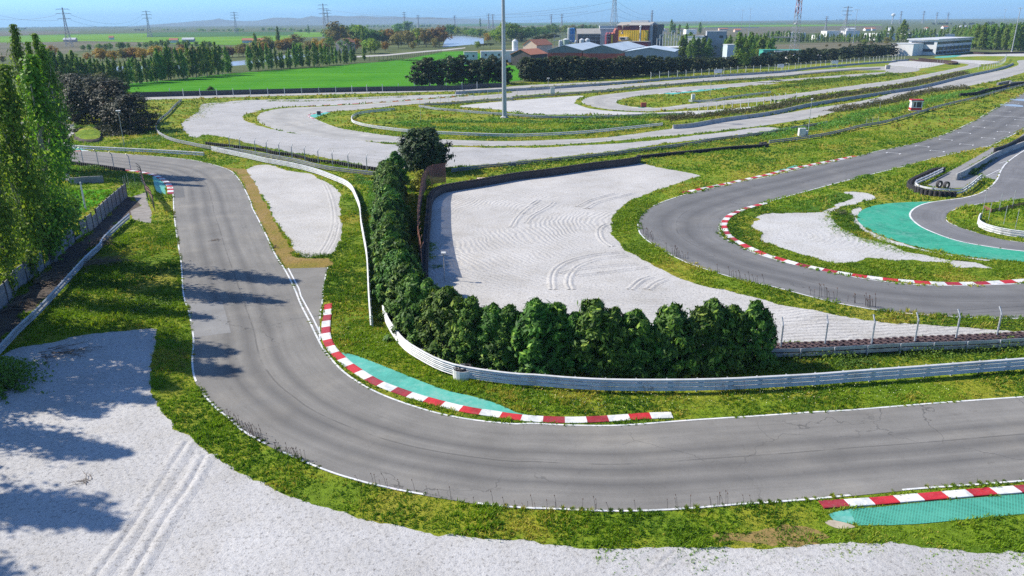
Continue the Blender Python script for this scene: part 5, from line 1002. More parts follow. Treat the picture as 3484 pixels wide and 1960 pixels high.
# far hedgerows and woods that read as masses
def far_wood(name, spots, key='far_broad', m_='midgreen', seed=3):
    r = np.random.default_rng(seed); Vs = []; Fs = []; T = []; off = 0
    for (t, x0, x1, yb, h, n_) in spots:
        for k in range(n_):
            x = r.uniform(x0, x1); b = G(t, x, yb+r.normal()*2.0); H = h*r.uniform(.5, 1.25)
            nn = 60; v = r.normal(size=(nn, 3)); v /= np.linalg.norm(v, axis=1, keepdims=True); v *= r.uniform(.4, 1, nn)[:, None]
            C = b+np.array([0, 0, H*.55])+v*[H*.55, H*.55, H*.5]
            V, F = leaf_faces(C, v+r.normal(size=(nn, 3))*.4+[0, 0, .4], np.full(nn, H*0.24), 1.2, int(r.integers(1e6)))
            Vs.append(V); Fs.append(F+off); off += len(V); T.append(np.full(nn, r.uniform(0, .8)))
    me = fast_mesh(name, np.vstack(Vs), quads=np.vstack(Fs), attr=np.concatenate(T)); return tag(link(name, me, M[m_]), kind='stuff')
far_wood('distant_wood', [('h1', -100, 450, 520, 7, 30), ('h1', 450, 2600, 480, 7, 90), ('h1', 0, 2600, 440, 8, 120), ('h2', 0, 2600, 440, 8, 120), ('h2', 200, 900, 535, 6, 16), ('h2', 900, 1700, 550, 8, 34), ('h2', 2000, 2600, 540, 9, 20), ('h3', 0, 900, 560, 7, 40), ('h3', 0, 2600, 425, 8, 100), ('h3', 1000, 2500, 480, 10, 60), ('h4', 0, 2600, 385, 9, 110), ('h4', 0, 350, 410, 10, 30), ('h4', 800, 2600, 450, 5, 20), ('h5', 0, 2600, 355, 9, 120), ('h6', 0, 2600, 330, 9, 130), ('h7', 0, 1500, 180, 9, 130), ('h1', 0, 2600, 425, 14, 90), ('h2', 0, 2600, 415, 14, 90), ('h3', 0, 2600, 400, 14, 80), ('h4', 0, 2600, 365, 16, 90), ('h5', 0, 2600, 338, 16, 90), ('h6', 0, 2600, 315, 16, 90), ('h7', 0, 1500, 170, 16, 90)], m_='poplarM')
far_wood('distant_wood', [('h7', 510, 740, 245, 7, 18), ('h7', 850, 960, 245, 7, 12), ('h7', 1075, 1165, 245, 8, 12), ('h6', 1780, 2150, 360, 10, 26), ('h5', 1940, 2100, 360, 12, 14), ('h6', 1200, 1310, 325, 14, 8), ('h1', 2350, 2520, 540, 6, 8), ('h1', 300, 450, 520, 9, 8)], m_='pineL', seed=5)
# thickets: weedy masses nobody could count
def thicket(name, txt, w, h, dens, m_, seed, size=0.16):
    P = path(txt, step=0.5); N = normals2d(P); r = np.random.default_rng(seed); n_ = int(length(P)*dens)
    i = r.integers(0, len(P), n_); o = r.normal(size=n_)*w*.42
    lump = 0.55+0.45*np.sin(i*0.31+seed)*np.sin(i*0.13+1.7*seed)
    C = P[i]+N[i]*o[:, None]; C[:, 2] = h*lump*r.uniform(0.05, 1, n_)*np.clip(1.15-abs(o)/w, .15, 1)
    C += r.normal(size=C.shape)*[.12, .12, .02]
    V, F = leaf_faces(C, r.normal(size=(n_, 3))*.7+[0, -.1, .8], np.full(n_, size), 1.8, seed)
    me = fast_mesh(name, V, quads=F, attr=np.clip(r.uniform(0, .8, n_)*.5+.5*lump, 0, 1)); return tag(link(name, me, M[m_]), kind='stuff')
thicket('weeds', 'z2 150,625 600,645 1000,650 1400,645 z3 300,640 520,630', 2.6, 1.6, 40, 'midgreen', 1, .3)
thicket('weeds', 'z2 0,790 500,775 1000,745 1456,705 z1 300,700 900,760 1456,790', 2.5, 1.3, 40, 'midgreen', 2, .3)
thicket('weeds', 'z3 330,665 700,630 1000,600 1456,535 z4 300,650 700,590 1000,545 1456,480 z5 250,440 500,390 800,320', 3.4, 1.7, 60, 'brush', 3, .3)
thicket('weeds', 'z3 700,620 1456,530 z4 300,645 1000,535', 2.0, 1.5, 30, 'midgreen', 31, .3)
thicket('brush', 'z4 750,745 900,720 1100,690 1300,650 1456,625 z5 250,560 500,515 700,495 900,490', 3.0, 2.0, 70, 'brush', 4, .25)
thicket('weeds', 'D0 0,1330 200,1310 400,1270 600,1240 800,1200 1000,1120 1300,1070 1600,1000 1900,930 2200,880', 4.5, 1.3, 60, 'midgreen', 5, .25)
thicket('weeds', 'C1 0,265 400,215 700,180 1000,140 1280,110 1800,55 2200,20 2576,-20', 2.4, 0.9, 60, 'midgreen', 6, .2)
thicket('weeds', 'z4 300,430 700,400 1000,380 1300,350 1456,335', 3.0, 1.6, 40, 'midgreen', 7, .35)
thicket('weeds', 'z4 0,500 500,440 1000,390', 3.0, 1.2, 30, 'midgreen', 8, .35)
thicket('weeds', 'D2 150,760 500,745 900,730 1300,715 1700,690 2200,650 2576,630 3000,590', 1.6, 0.9, 160, 'midgreen', 9, .10)
thicket('weeds', 'D2 -100,880 100,860 400,840 700,820 1100,790', 1.1, 0.6, 150, 'hedgeL', 10, .10)
thicket('weeds', 'A1 640,290 800,280 1000,300 1200,340 1330,390 1300,470', 2.4, 1.1, 120, 'midgreen', 11, .14)
thicket('weeds', 'A2 -250,900 0,900 120,960 60,1060 -150,1100', 2.4, 1.7, 600, 'midgreen', 12, .13)
thicket('weeds', 'A0 1150,1420 1400,1380 1600,1340 1350,1240', 4.0, 0.9, 60, 'midgreen', 13, .2)
thicket('weeds', 'B1 1190,420 1180,600 1190,760 1200,900 1215,1080 1230,1300', 1.2, 0.9, 120, 'midgreen', 14, .13)
thicket('weeds', 'B1 1000,360 1100,400 1180,440', 1.6, 1.2, 160, 'midgreen', 15, .14)
thicket('brush', 'D1 770,690 800,720', 1.4, 1.2, 160, 'brush', 16, .12)
thicket('brush', 'A0 780,1290 900,1260 1050,1270 1200,1320 1320,1280', 5.0, 1.5, 260, 'gnarl', 33, .22)
thicket('weeds', 'A0 740,1255 830,1235 940,1250', 1.6, 1.2, 160, 'midgreen', 34, .18)
thicket('weeds', 'A0 560,985 640,1060 720,1110 560,1140', 3.5, 2.2, 60, 'midgreen', 17, .3)
thicket('weeds', 'B0 1240,600 1350,590 1500,590 1620,600', 3.5, 1.8, 40, 'hedgeL', 18, .3)
thicket('weeds', 'D1 2060,330 2150,250 2250,170 2300,130', .8, .7, 120, 'hedgeL', 19, .12)
b, H = stand('A0', 2045, 875, 838); plant('field_bush', 'bush', b, H, 'lone dark bush in front of the bright green field', 'bush', None, 1.9, mat_='hedgeL')
# ------------------------------------------------------------------ masts, lamps, pylons
def mast(t, x, yb, yt, label, r=0.28, heads=4, H=None, cat='floodlight mast', name='floodlight_mast', spread=1.5):
    b, h = stand(t, x, yb, yt); h = H or h
    root = empty(name, b, label, cat)
    mb = MB(); mb.tube([b, b+[0, 0, h*.5], b+[0, 0, h]], [r, r*.72, r*.45], 12); mb.build('pole', M['post'], root, smooth=False)
    mb = MB(); mb.lathe([(r*1.8, 0), (r*1.8, .12), (r*1.1, .5)], tuple(b), 10); mb.build('base_plate', M['concrete'], root)
    mb = MB(); c = b+[0, 0, h]
    mb.box(c, (spread*2, .12, .12)); mb.box(c, (.12, spread*1.2, .12)); mb.build('head_frame', M['post'], root)
    lm = MB().box((0, 0, 0), (.5, .34, .28)).mesh('floodlight')
    for k in range(heads):
        a = 2*math.pi*k/heads; o = link('floodlight', lm, M['whitepost'], root); o.location = (spread*.8*math.cos(a), spread*.55*math.sin(a), h-.2); o.rotation_euler = (R(35), 0, a)
    return root
mast('C0', -10, 1148, -200, 'huge grey floodlight mast on the grassy island, running out of the picture top', 0.62, 6, 46)
mast('D0', 2456, 505, 78, 'tall pale floodlight mast leaning at the far right by the poplar wood', 0.42, 6)
mast('D0', 2352, 330, 90, 'tall pale floodlight mast behind the poplar wood at right', 0.36, 6, spread=2.4)
mast('D0', 910, 420, 95, 'floodlight mast behind the young poplar plantation', 0.36, 6, spread=2.4)
mast('C0', 2290, 340, 98, 'left of two floodlight masts behind the white building', 0.36, 6, spread=2.2)
mast('C0', 2365, 350, 86, 'right of two floodlight masts behind the white building', 0.36, 6, spread=2.2)
mast('C0', 936, 260, 108, 'thin floodlight mast left of the big lattice pylon', 0.34, 4, spread=1.6)
def lamp(t, x, yb, yt, label, arm=0.0, r=0.06, heads=2):
    b, h = stand(t, x, yb, yt); root = empty('lamp_post', b, label, 'lamp post')
    pts = [b, b+[0, 0, h]]
    if arm: pts = [b, b+[0, 0, h*.9], b+[-arm*.3, 0, h], b+[-arm, 0, h]]
    mb = MB(); mb.tube(pts, [r, r*.7] if not arm else [r, r*.8, r*.7, r*.6], 8); mb.build('pole', M['post'], root)
    lm = MB().box((0, 0, 0), (.42, .26, .16)).mesh('lamp_head')
    for k in range(heads):
        o = link('lamp_head', lm, M['whitepost'], root); o.location = ((k-(heads-1)/2)*.5-arm, 0, h-(0 if not arm else .2)); o.rotation_euler = (R(25), 0, 0)
    if not arm:
        mb = MB(); mb.box(b+[0, 0, h-.25], (1.0, .07, .07)); mb.build('cross_bar', M['post'], root)
    return root
lamp('A0', 1212, 1425, 1075, 'green-grey lamp post with twin lamps on the slope right of the mound')
lamp('A0', 668, 1335, 1040, 'lamp post on the bend left of the mound')
lamp('B0', 1635, 1168, 948, 'thin lamp post on the grassy island by the white rail', 0, .05, 1)
lamp('B1', 1868, 1352, 1090, 'small lamp post on the raked gravel behind the hedge', 0, .06, 1)
lamp('C0', 415, 905, 762, 'lamp post by the white box on the inner barrier', 0, .08, 2)
lamp('C0', 1990, 942, 782, 'thin lamp post inside the far hairpin', 0, .07, 1)
lamp('D0', 470, 1312, 962, 'grey lamp post beside the white cabinets on the diagonal barrier', 0, .07, 1)
lamp('D0', 1168, 1072, 985, 'short lamp post with a long arm left of the red and white hut', 2.6, .07, 2)
lamp('D0', 372, 660, 566, 'lamp post in front of the pine belt', 0, .1, 1)
lamp('D0', 250, 735, 618, 'lamp post on the median of the outer straight', 0, .1, 1)
lamp('z5', 560, 120, 50, 'lamp post in front of the race building', 0, .1, 2)
# wooden pole beyond the slab fence
b, h = stand('A1', 835, 670, 395); mb = MB(); mb.tube([b, b+[0, 0, h]], [.13, .10], 8); o = mb.build('utility_pole', M['whitepost'], loc=tuple(b)); tag(o, 'pale leaning utility pole in the green plot behind the slab fence', 'pole')

def lattice(mb, b, h, w0, w1, n, r, rz=0.3, z0=0.0, pw=1.0):
    C = []
    for k in range(n+1):
        t = k/n; w_ = w1+(w0-w1)*(1-t)**pw; z = z0+h*t
        C.append([b+np.array([w_/2*(sx*math.cos(rz)-sy*math.sin(rz)), w_/2*(sx*math.sin(rz)+sy*math.cos(rz)), z]) for sx, sy in ((-1, -1), (1, -1), (1, 1), (-1, 1))])
    for k in range(n):
        for q in range(4):
            p = (q+1) % 4
            mb.tube([C[k][q], C[k+1][q]], r*1.5, 4, caps=False); mb.tube([C[k][q], C[k+1][p]], r*.75, 4, caps=False); mb.tube([C[k][p], C[k+1][q]], r*.75, 4, caps=False); mb.tube([C[k+1][q], C[k+1][p]], r*.75, 4, caps=False)
M['pylon'] = plain('pylon_steel', (0.30, 0.31, 0.33), 0.6, 0.15, 1.0)
M['pylonred'] = plain('red_lattice', (0.42, 0.10, 0.08), 0.6, 0.2, 1.0)
M['insul'] = plain('glass_insulator', (0.75, 0.77, 0.78), 0.3, 0.1, 1.0)
PYL = {}
def pylon(key, t, x, D, yt, label, H=None, arms=(0.72, 0.85, 0.96), aw=9.0, r=None, insul=True, w0=None):
    g = AT(t, x, yt, D); h = H or max(12, g[2]); b = np.array([g[0], D, 0.0]); r = r or 0.00009*D+0.05
    root = empty('pylon', b, label, 'pylon')
    mb = MB(); lattice(mb, b, h*.62, w0 or h*.17, h*.05, 7, r, 0.3, 0, 1.4); lattice(mb, b, h*.38, h*.05, h*.015, 6, r, 0.3, h*.62); mb.build('tower', M['pylon'], root, fixn=False)
    ends = []
    for k, a in enumerate(arms):
        W = aw*(1.0 if k != 1 else 1.15)*.5; mb = MB(); z = h*a
        for sg in (-1, 1):
            e = b+np.array([sg*W*.95, sg*W*.3, z]); mb.tube([b+[0, 0, z+.6], e], r*1.1, 4, caps=False); mb.tube([b+[0, 0, z-.6], e], r*1.1, 4, caps=False); ends.append(e-[0, 0, 1.6])
        mb.build('cross_arm', M['pylon'], root, fixn=False)
    if insul:
        mb = MB()
        for e in ends: mb.tube([e+[.7, 0, 1.6], e, e+[-.7, 0, 1.6]], r*1.3, 4)
        mb.build('insulators', M['insul'], root, fixn=False)
    PYL[key] = ends; return root
pylon('p1', 'h1', 1088, 900, 132, 'lattice pylon with bright insulators at the far left', aw=13)
pylon('p2', 'A0', 1420, 1500, 103, 'smaller grey lattice pylon second from the left', aw=15)
pylon('p3', 'A0', 2277, 1900, 115, 'grey lattice pylon third from the left on the plain', aw=16)
pylon('p4', 'h3', 503, 1250, 62, 'pale tall lattice pylon above the pink house', aw=14)
pylon('p4b', 'h3', 575, 1700, 165, 'second pale lattice pylon just behind the tall one', aw=15)
pylon('p6', 'C0', 1065, 800, -70, 'big lattice pylon behind the factory, top out of the picture', aw=16, H=62, w0=11)
pylon('p9', 'h6', 1988, 1050, 110, 'splay-legged lattice pylon behind the white sheds at right', aw=15, w0=15)
pylon('p8', 'h6', 1617, 1500, 285, 'faint thin lattice pylon left of the splay-legged one', aw=8, insul=False)
pylon('p7', 'h5', 1130, 1800, 180, 'faint reddish lattice pylon right of the factory roof', aw=8, insul=False)
for i, (t, x, y, D) in enumerate((('h3', 1928, 210, 2600), ('h3', 2172, 262, 2800), ('h4', 238, 270, 2900), ('h4', 835, 235, 2600), ('h4', 908, 245, 2700), ('h4', 1935, 248, 2700), ('h4', 2122, 238, 2800))):
    pylon('q%d' % i, t, x, D, y, '%s of the tiny far pylons from the left on the horizon' % nth(i), aw=14, insul=False)
for i, (x, y) in enumerate(((245, 108), (470, 108), (600, 120), (710, 125))):
    pylon('s%d' % i, 'h7', x, 3000, y, '%s from the left of the faint pylons above the right horizon' % nth(i), aw=14, insul=False)
def cable(a, b_, sag, label, r=0.10):
    r *= .6
    P = [a*(1-t)+b_*t-np.array([0, 0, 4*sag*t*(1-t)]) for t in np.linspace(0, 1, 24)]
    mb = MB(); mb.tube(P, r, 4, caps=False); o = mb.build('power_line', M['dark'], loc=tuple(P[12]), fixn=False); return tag(o, label, 'power line', 'power lines across the sky')
Lb = 'thin dark power line sagging between the distant pylons'
for k in (0, 3): cable(PYL['p4'][k], AT('h4', 2576, 95+110*(k > 0), 900), 10, Lb, .16)
for k in (1, 5): cable(AT('h5', 420, 30 if k == 1 else 155, 800), AT('h4', 1150, 245 if k == 1 else 345, 1600), 5, Lb, .14)
for k in (0, 2): cable(PYL['p1'][k], AT('h1', -300, 190+110*(k > 0), 900), 4, Lb, .13); cable(PYL['p1'][k+1], PYL['p2'][k], 12, Lb, .15)
for y0, y1 in ((30, 250), (150, 300), (280, 330)): cable(AT('h5', 520, y0, 800), AT('h5', 1130, y1, 1800), 6, Lb, .15)
# red and white telecom mast
b = AT('h6', 1070, 590, 560); b[2] = 0; root = empty('telecom_mast', b, 'red and white lattice telecom mast full of antennas', 'telecom mast')
for k in range(5):
    mb = MB(); lattice(mb, b, 9.0, 4.6-.55*k, 4.6-.55*(k+1), 3, .10, .4, 9.0*k); mb.build('mast_section', M['pylonred' if k in (3,) else 'pylon'] if k != 4 else M['whitepost'], root, fixn=False)
for k in range(14):
    z = random.uniform(22, 40); a = random.uniform(0, 6.28); mb = MB(); mb.box(b+[1.9*math.cos(a), 1.9*math.sin(a), z], (.4, .3, 2.2), a); mb.build('panel_antenna', M['dark'] if k % 3 else M['white'], root)
for z, rr in ((31, .9), (20, .8)):
    mb = MB(); mb.lathe([(.1, 0), (rr, .1), (rr, .5), (.1, .7)], (b[0]-1.6, b[1]-1.6, z), 12); mb.build('dish', M['white'], root)
def water_tower(t, x, D, yt, label):
    g = AT(t, x, yt, D); b = np.array([g[0], D, 0.0]); h = g[2]; root = empty('water_tower', b, label, 'water tower')
    MB_ = MB(); MB_.lathe([(2.2, 0), (1.6, h*.7)], tuple(b), 12); MB_.build('shaft', M['concrete'], root)
    MB_ = MB(); MB_.lathe([(1.6, h*.7), (7, h*.8), (7, h*.93), (2, h)], tuple(b), 16); MB_.build('tank', M['white'], root)
water_tower('h7', 165, 3000, 133, 'white mushroom water tower on the right horizon')

# ------------------------------------------------------------------ buildings
M['bwhite'] = plain('white_render', (0.72, 0.71, 0.69), 0.8, 0.08, 0.3, dirt=(0.58, 0.57, 0.55))
M['bgrey'] = plain('grey_sheet', (0.34, 0.36, 0.38), 0.7, 0.1, 0.3)
M['roofblue'] = plain('pale_blue_roof', (0.50, 0.58, 0.63), 0.55, 0.10, 0.2, dirt=(0.38, 0.44, 0.48))
M['rooflight'] = plain('pale_grey_roof', (0.56, 0.57, 0.58), 0.6, 0.1, 0.2)
M['roofbeige'] = plain('beige_grey_roof', (0.36, 0.34, 0.30), 0.7, 0.12, 0.25)
M['brickred'] = plain('red_panel', (0.34, 0.075, 0.045), 0.7, 0.18, 0.3, dirt=(0.26, 0.10, 0.07))
M['maroon'] = plain('maroon_cladding', (0.16, 0.020, 0.035), 0.6, 0.15, 0.3)
M['yellow'] = plain('yellow_cladding', (0.80, 0.52, 0.012), 0.55, 0.08, 0.3)
M['greygreen'] = plain('grey_green_sheet', (0.17, 0.21, 0.20), 0.7, 0.15, 0.4)
M['terracotta'] = plain('terracotta_tiles', (0.46, 0.17, 0.09), 0.85, 0.2, 0.6)
M['pinkwall'] = plain('pink_cream_render', (0.66, 0.50, 0.38), 0.85, 0.1, 0.4)
M['glass'] = plain('dark_window_glass', (0.03, 0.045, 0.06), 0.15, 0.2, 0.5)
M['bluetank'] = plain('blue_tank_paint', (0.02, 0.20, 0.50), 0.5, 0.15, 0.3)
M['tealroof'] = plain('teal_roof', (0.06, 0.36, 0.28), 0.6, 0.12, 0.3)
M['greentank'] = plain('sage_tank', (0.35, 0.44, 0.36), 0.55, 0.12, 0.4)
M['darkshed'] = plain('dark_brown_shed', (0.09, 0.07, 0.07), 0.85, 0.2, 0.4)
def gable(name, cat, label, A, B, W, hw, hr, wallm, roofm, base=0, lowm=None, lowh=0, roofth=0.25, over=0.5):
    """ridge runs from A to B (ground points of the two gable centres), width W"""
    A, B = XY(A), XY(B); d = (B-A)/np.linalg.norm(B-A); nn = np.array([-d[1], d[0], 0]); root = empty(name, (A+B)/2, label, cat)
    mb = MB(); c = [A+nn*W/2, A-nn*W/2, B-nn*W/2, B+nn*W/2]; V = [p+[0, 0, lowh] for p in c]+[p+[0, 0, hw] for p in c]+[A+[0, 0, hr], B+[0, 0, hr]]
    mb.add(V, [(0, 1, 5, 8, 4), (1, 2, 6, 5), (2, 3, 7, 9, 6), (3, 0, 4, 7)]); mb.build('wall', M[wallm], root)
    if lowh:
        mb = MB(); C_ = (A+B)/2; mb.box((C_[0], C_[1], lowh/2), (np.linalg.norm(B-A)+.06, W+.06, lowh), math.atan2(d[1], d[0])); mb.build('lower_wall', M[lowm], root)
    mb = MB(); A2, B2 = A-d*over, B+d*over; sl = (hr-hw)/(W/2); ew = W/2+over; eh = hr-sl*ew
    for sg in (-1, 1):
        q = [A2+[0, 0, hr+.02], B2+[0, 0, hr+.02], B2+nn*sg*ew+[0, 0, eh+.02], A2+nn*sg*ew+[0, 0, eh+.02]]; V = q+[p+[0, 0, roofth] for p in q]
        mb.add(V, [(0, 1, 2, 3), (4, 5, 6, 7), (0, 1, 5, 4), (1, 2, 6, 5), (2, 3, 7, 6), (3, 0, 4, 7)])
    mb.build('roof', M[roofm], root); return root, A, B, d, nn
def block(name, cat, label, c, L, W, H, rz, wallm, roofm='rooflight', parapet=0.5, z0=0):
    root = empty(name, c, label, cat); c = XY(c)
    mb = MB(); mb.box((c[0], c[1], z0+H/2), (L, W, H), rz); mb.build('wall', M[wallm], root)
    mb = MB(); mb.box((c[0], c[1], z0+H+.13), (L+.4, W+.4, .26), rz); mb.build('roof', M[roofm], root); return root
def loc(c, rz, x, y, z): return np.array([c[0]+x*math.cos(rz)-y*math.sin(rz), c[1]+x*math.sin(rz)+y*math.cos(rz), z])
def windows(root, c, rz, xs, y, zs, w_, h_, name='window'):
    wm = MB().box((0, 0, 0), (w_, .12, h_)).mesh(name)
    for z in zs:
        for x in xs:
            o = link(name, wm, M['glass'], root); o.location = Vector(loc(c, rz, x, y, z))-root.location; o.rotation_euler.z = rz
# maroon and yellow works hall
D = 700; a, b_ = AT('h5', 640, 780, D), AT('h5', 1140, 780, D); Wd = b_[0]-a[0]; c = np.array([(a[0]+b_[0])/2, D+11, 0]); HT = AT('h5', 900, 442, D)[2]; YT = AT('h5', 900, 530, D)[2]; YB = AT('h5', 900, 700, D)[2]
root = empty('works_hall', c, 'tall maroon works hall with a bright yellow front', 'factory')
mb = MB(); mb.box((c[0], c[1], HT/2), (Wd, 22, HT)); mb.build('wall', M['maroon'], root)
mb = MB(); mb.box((c[0]+.3, D-.25, (YT+YB-1)/2), (Wd*.92, .5, YT-YB+1))
for k in range(14): mb.box((c[0]-Wd*.45+Wd*.9*k/13, D-.52, (YT+YB-1)/2), (.25, .12, YT-YB+.8))
mb.build('yellow_front', M['yellow'], root)
hr = HT+2.6; mb = MB(); q = [(a[0]-.8, D-1, HT), (b_[0]+.8, D-1, HT), (b_[0]+.8, D+11, hr), (a[0]-.8, D+11, hr), (b_[0]+.8, D+23, HT), (a[0]-.8, D+23, HT)]; mb.add(q, [(0, 1, 2, 3), (3, 2, 4, 5), (0, 3, 5), (1, 4, 2)]); mb.build('roof', M['roofbeige'], root)
mb = MB(); mb.box((c[0]+2, D+11, hr+.6), (Wd*.55, 3, 1.6)); mb.build('roof_ridge_vent', M['rooflight'], root)
xr = AT('h5', 1165, 700, D)[0]; mb = MB(); mb.box(((b_[0]+xr)/2+.6, D+8, (HT+1)/2), (xr-b_[0]+1.2, 15, HT+1)); mb.build('stair_tower', M['bgrey'], root)
mb = MB(); mb.box((xr+2.6, D+12, (HT+.5)/2), (4, 20, HT+.5)); mb.build('shaded_side_wall', M['dark'], root)  # right side of the hall lies in shade; the shade is its dark colour
g = AT('h5', 1032, 480, D-2); mb = MB(); mb.tube([(g[0], D-2, 3), (g[0], D-2, g[2])], .5, 10); mb.lathe([(.5, 0), (.9, .3), (.9, 1.2), (.3, 1.6)], (g[0], D-2, g[2]), 10); mb.build('vent_stack', M['bwhite'], root)
g = AT('h5', 770, 675, D-3); mb = MB(); mb.box((g[0], D-2.5, g[2]), (6.4, 4, 2.6)); mb.build('cabin', M['bwhite'], root)
mb = MB(); mb.box((g[0]-.3, D-4.55, g[2]), (3.6, .12, 1.3)); mb.build('cabin_window', M['glass'], root)
root.rotation_euler.z = R(-27); root.scale.x = 1.16
# low annexe in front
a, b_ = AT('h5', 560, 790, 660), AT('h5', 1105, 790, 660); z_ = AT('h5', 800, 732, 660)[2]; c = np.array([(a[0]+b_[0])/2, 666, 0])
root = block('annexe', 'building', 'long low maroon annexe with a beige roof in front of the yellow wall', c, b_[0]-a[0], 12, z_, 0, 'maroon', 'roofbeige')
root.rotation_euler.z = R(-22)
# lattice tower and hopper conveyor left of the hall
x0 = AT('h5', 560, 700, 728)[0]; root = empty('conveyor_tower', (x0, 728, 0), 'dark open steel conveyor tower left of the yellow hall', 'conveyor tower')
mb = MB(); lattice(mb, np.array([x0, 728, 0]), HT*.93, 8.5, 8.0, 5, .3, .1); mb.build('frame', M['darkshed'], root, fixn=False)
mb = MB(); mb.box((x0, 729, HT*.45), (8, 6, HT*.88)); mb.build('cladding', M['darkshed'], root)
g = AT('h5', 620, 450, 700); mb = MB(); mb.tube([(g[0]-1, 699, g[2]-7), (g[0]-.5, 699, g[2]), (g[0]+5, 699, g[2]+.5)], 1.1, 10); mb.build('duct', M['pinkwall'], root)
# serrated maroon silos block
x0, x1 = AT('h5', 325, 700, 690)[0], AT('h5', 520, 700, 690)[0]; zt = AT('h5', 400, 585, 690)[2]; root = empty('silo_block', ((x0+x1)/2, 695, 0), 'row of four pointed maroon silo bays with one ochre stripe', 'silo')
wd = (x1-x0)/4
for k in range(4):
    xc = x0+wd*(k+.5); hh = zt+(3.2 if k == 3 else 0); mb = MB(); mb.add([(xc-wd*.48, 690, 0), (xc+wd*.48, 690, 0), (xc+wd*.48, 702, 0), (xc-wd*.48, 702, 0), (xc-wd*.48, 690, hh-1.2), (xc+wd*.48, 690, hh-1.2), (xc+wd*.48, 702, hh-1.2), (xc-wd*.48, 702, hh-1.2), (xc, 690, hh+.8), (xc, 702, hh+.8)], [(0, 1, 5, 8, 4), (1, 2, 6, 5), (2, 3, 7, 9, 6), (3, 0, 4, 7), (4, 8, 9, 7), (8, 5, 6, 9)]); mb.build('silo_bay', M['brickred' if k > 1 else 'maroon'], root)
mb = MB(); mb.box((x0+wd*1.95, 689.8, zt*.45), (1.4, .5, zt*.9)); mb.build('ochre_stripe', M['yellow'], root)
mb = MB(); xm = AT('h5', 360, 500, 715)[0]; zz = AT('h5', 360, 520, 715)[2]; mb.box((xm, 722, zz/2), (36, 14, zz)); mb.box((xm, 722, zz+.5), (37, 15, .6)); mb.build('rear_hall', M['rooflight'], root)
# brown shed with grey roof
A, B = AT('h4', 2395, 700, 640), AT('h5', 215, 700, 640); zw = AT('h5', 50, 592, 640)[2]; zr = AT('h5', 50, 535, 640)[2]+1.2
gable('works_shed', 'shed', 'dark brown open shed with a beige grey roof left of the silo bays', np.array([A[0], 648, 0]), np.array([B[0], 648, 0]), 17, zw, zr, 'darkshed', 'roofbeige')
mb = MB(); zz = AT('h5', 400, 450, 760)[2]; xm = AT('h5', 470, 450, 760)[0]; mb.box((xm, 764, zz/2), (28, 6, zz)); o = mb.build('gantry_roof', M['rooflight'], loc=(xm, 764, 0)); tag(o, 'thin pale gantry roof behind the silo bays', 'roof')
# storage tanks
def tank(t, x, yb, yt, r, D, m_, label):
    r *= .55; b = AT(t, x, yb, D); z1 = AT(t, x, yt, D)[2]; b[2] = 0; root = empty('storage_tank', b, label, 'tank')
    mb = MB(); mb.lathe([(r, 0), (r, z1*.94)], tuple(b), 20); mb.build('shell', M[m_], root)
    mb = MB(); mb.lathe([(r*1.03, z1*.94), (r*.5, z1*1.0), (.3, z1*1.03)], tuple(b), 20); mb.build('cap', M['rooflight'], root); return root
for x, yt, r, m_, lb in ((530, 395, 1.7, 'rooflight', 'small pale tank left of the green tank'), (545, 390, 1.5, 'rooflight', 'small pale tank touching the green tank'), (587, 377, 4.6, 'greentank', 'big sage green storage tank'), (635, 397, 1.6, 'roofbeige', 'small beige tank right of the green tank'), (685, 395, 1.7, 'roofbeige', 'small beige tank in the middle of the tank yard'), (742, 378, 3.3, 'rooflight', 'pale grey silo, left of the pair'), (797, 376, 3.3, 'rooflight', 'pale grey silo, right of the pair')):
    tank('C0', x, 440, yt, r, 600, m_, lb)
b = AT('C0', 590, 380, 618); root = empty('pipe_rack', (b[0]+10, 618, 0), 'grey pipe rack and platforms above the tanks', 'pipe rack')
mb = MB(); 
for z in (9, 11.5, 13): mb.box((b[0]+12, 618, z), (44, 2, .25))
for k in range(10): mb.box((b[0]-9+4.6*k, 618, 6.5), (.25, .25, 13))
mb.build('frame', M['bgrey'], root)
tank('h4', 1300, 760, 700, 3.3, 480, 'bwhite', 'white ribbed water tank beside the open shed')
b = AT('h4', 2278, 600, 900); root = empty('blue_tower', (b[0], 900, 0), 'pair of tall blue and white tanks', 'tank')
for k, m_ in ((-.75, 'rooflight'), (0.2, 'bluetank'), (1.1, 'bluetank')):
    mb = MB(); mb.lathe([(1.55, 0), (1.55, 15), (.5, 15.8)], (b[0]+k*2.9, 900, 0), 14); mb.build('tank', M[m_], root)
# gabled warehouses beyond the pine belt
gable('warehouse', 'warehouse', 'left warehouse with grey gable, red lower wall and pale blue roof', AT('h4', 2170, 870, 470), AT('h4', 2600, 760, 530), 21, 7.0, 9.8, 'greygreen', 'roofblue', lowm='brickred', lowh=5.6)
gable('warehouse', 'warehouse', 'middle warehouse with grey gable, red lower wall and pale blue roof', AT('h5', 255, 870, 460), AT('h5', 700, 760, 530), 23, 7.0, 10.0, 'greygreen', 'roofblue', lowm='brickred', lowh=5.4)
gable('warehouse', 'warehouse', 'wide low blue-grey warehouse with a dark roof edge', AT('h5', 1080, 900, 440), AT('h5', 1190, 800, 475), 27, 6.8, 9.0, 'bgrey', 'roofblue')
c = AT('h5', 1430, 790, 530); block('long_shed', 'shed', 'long shed with a white roof behind the poplars', c, 36, 26, 6.2, R(10), 'bgrey', 'rooflight')
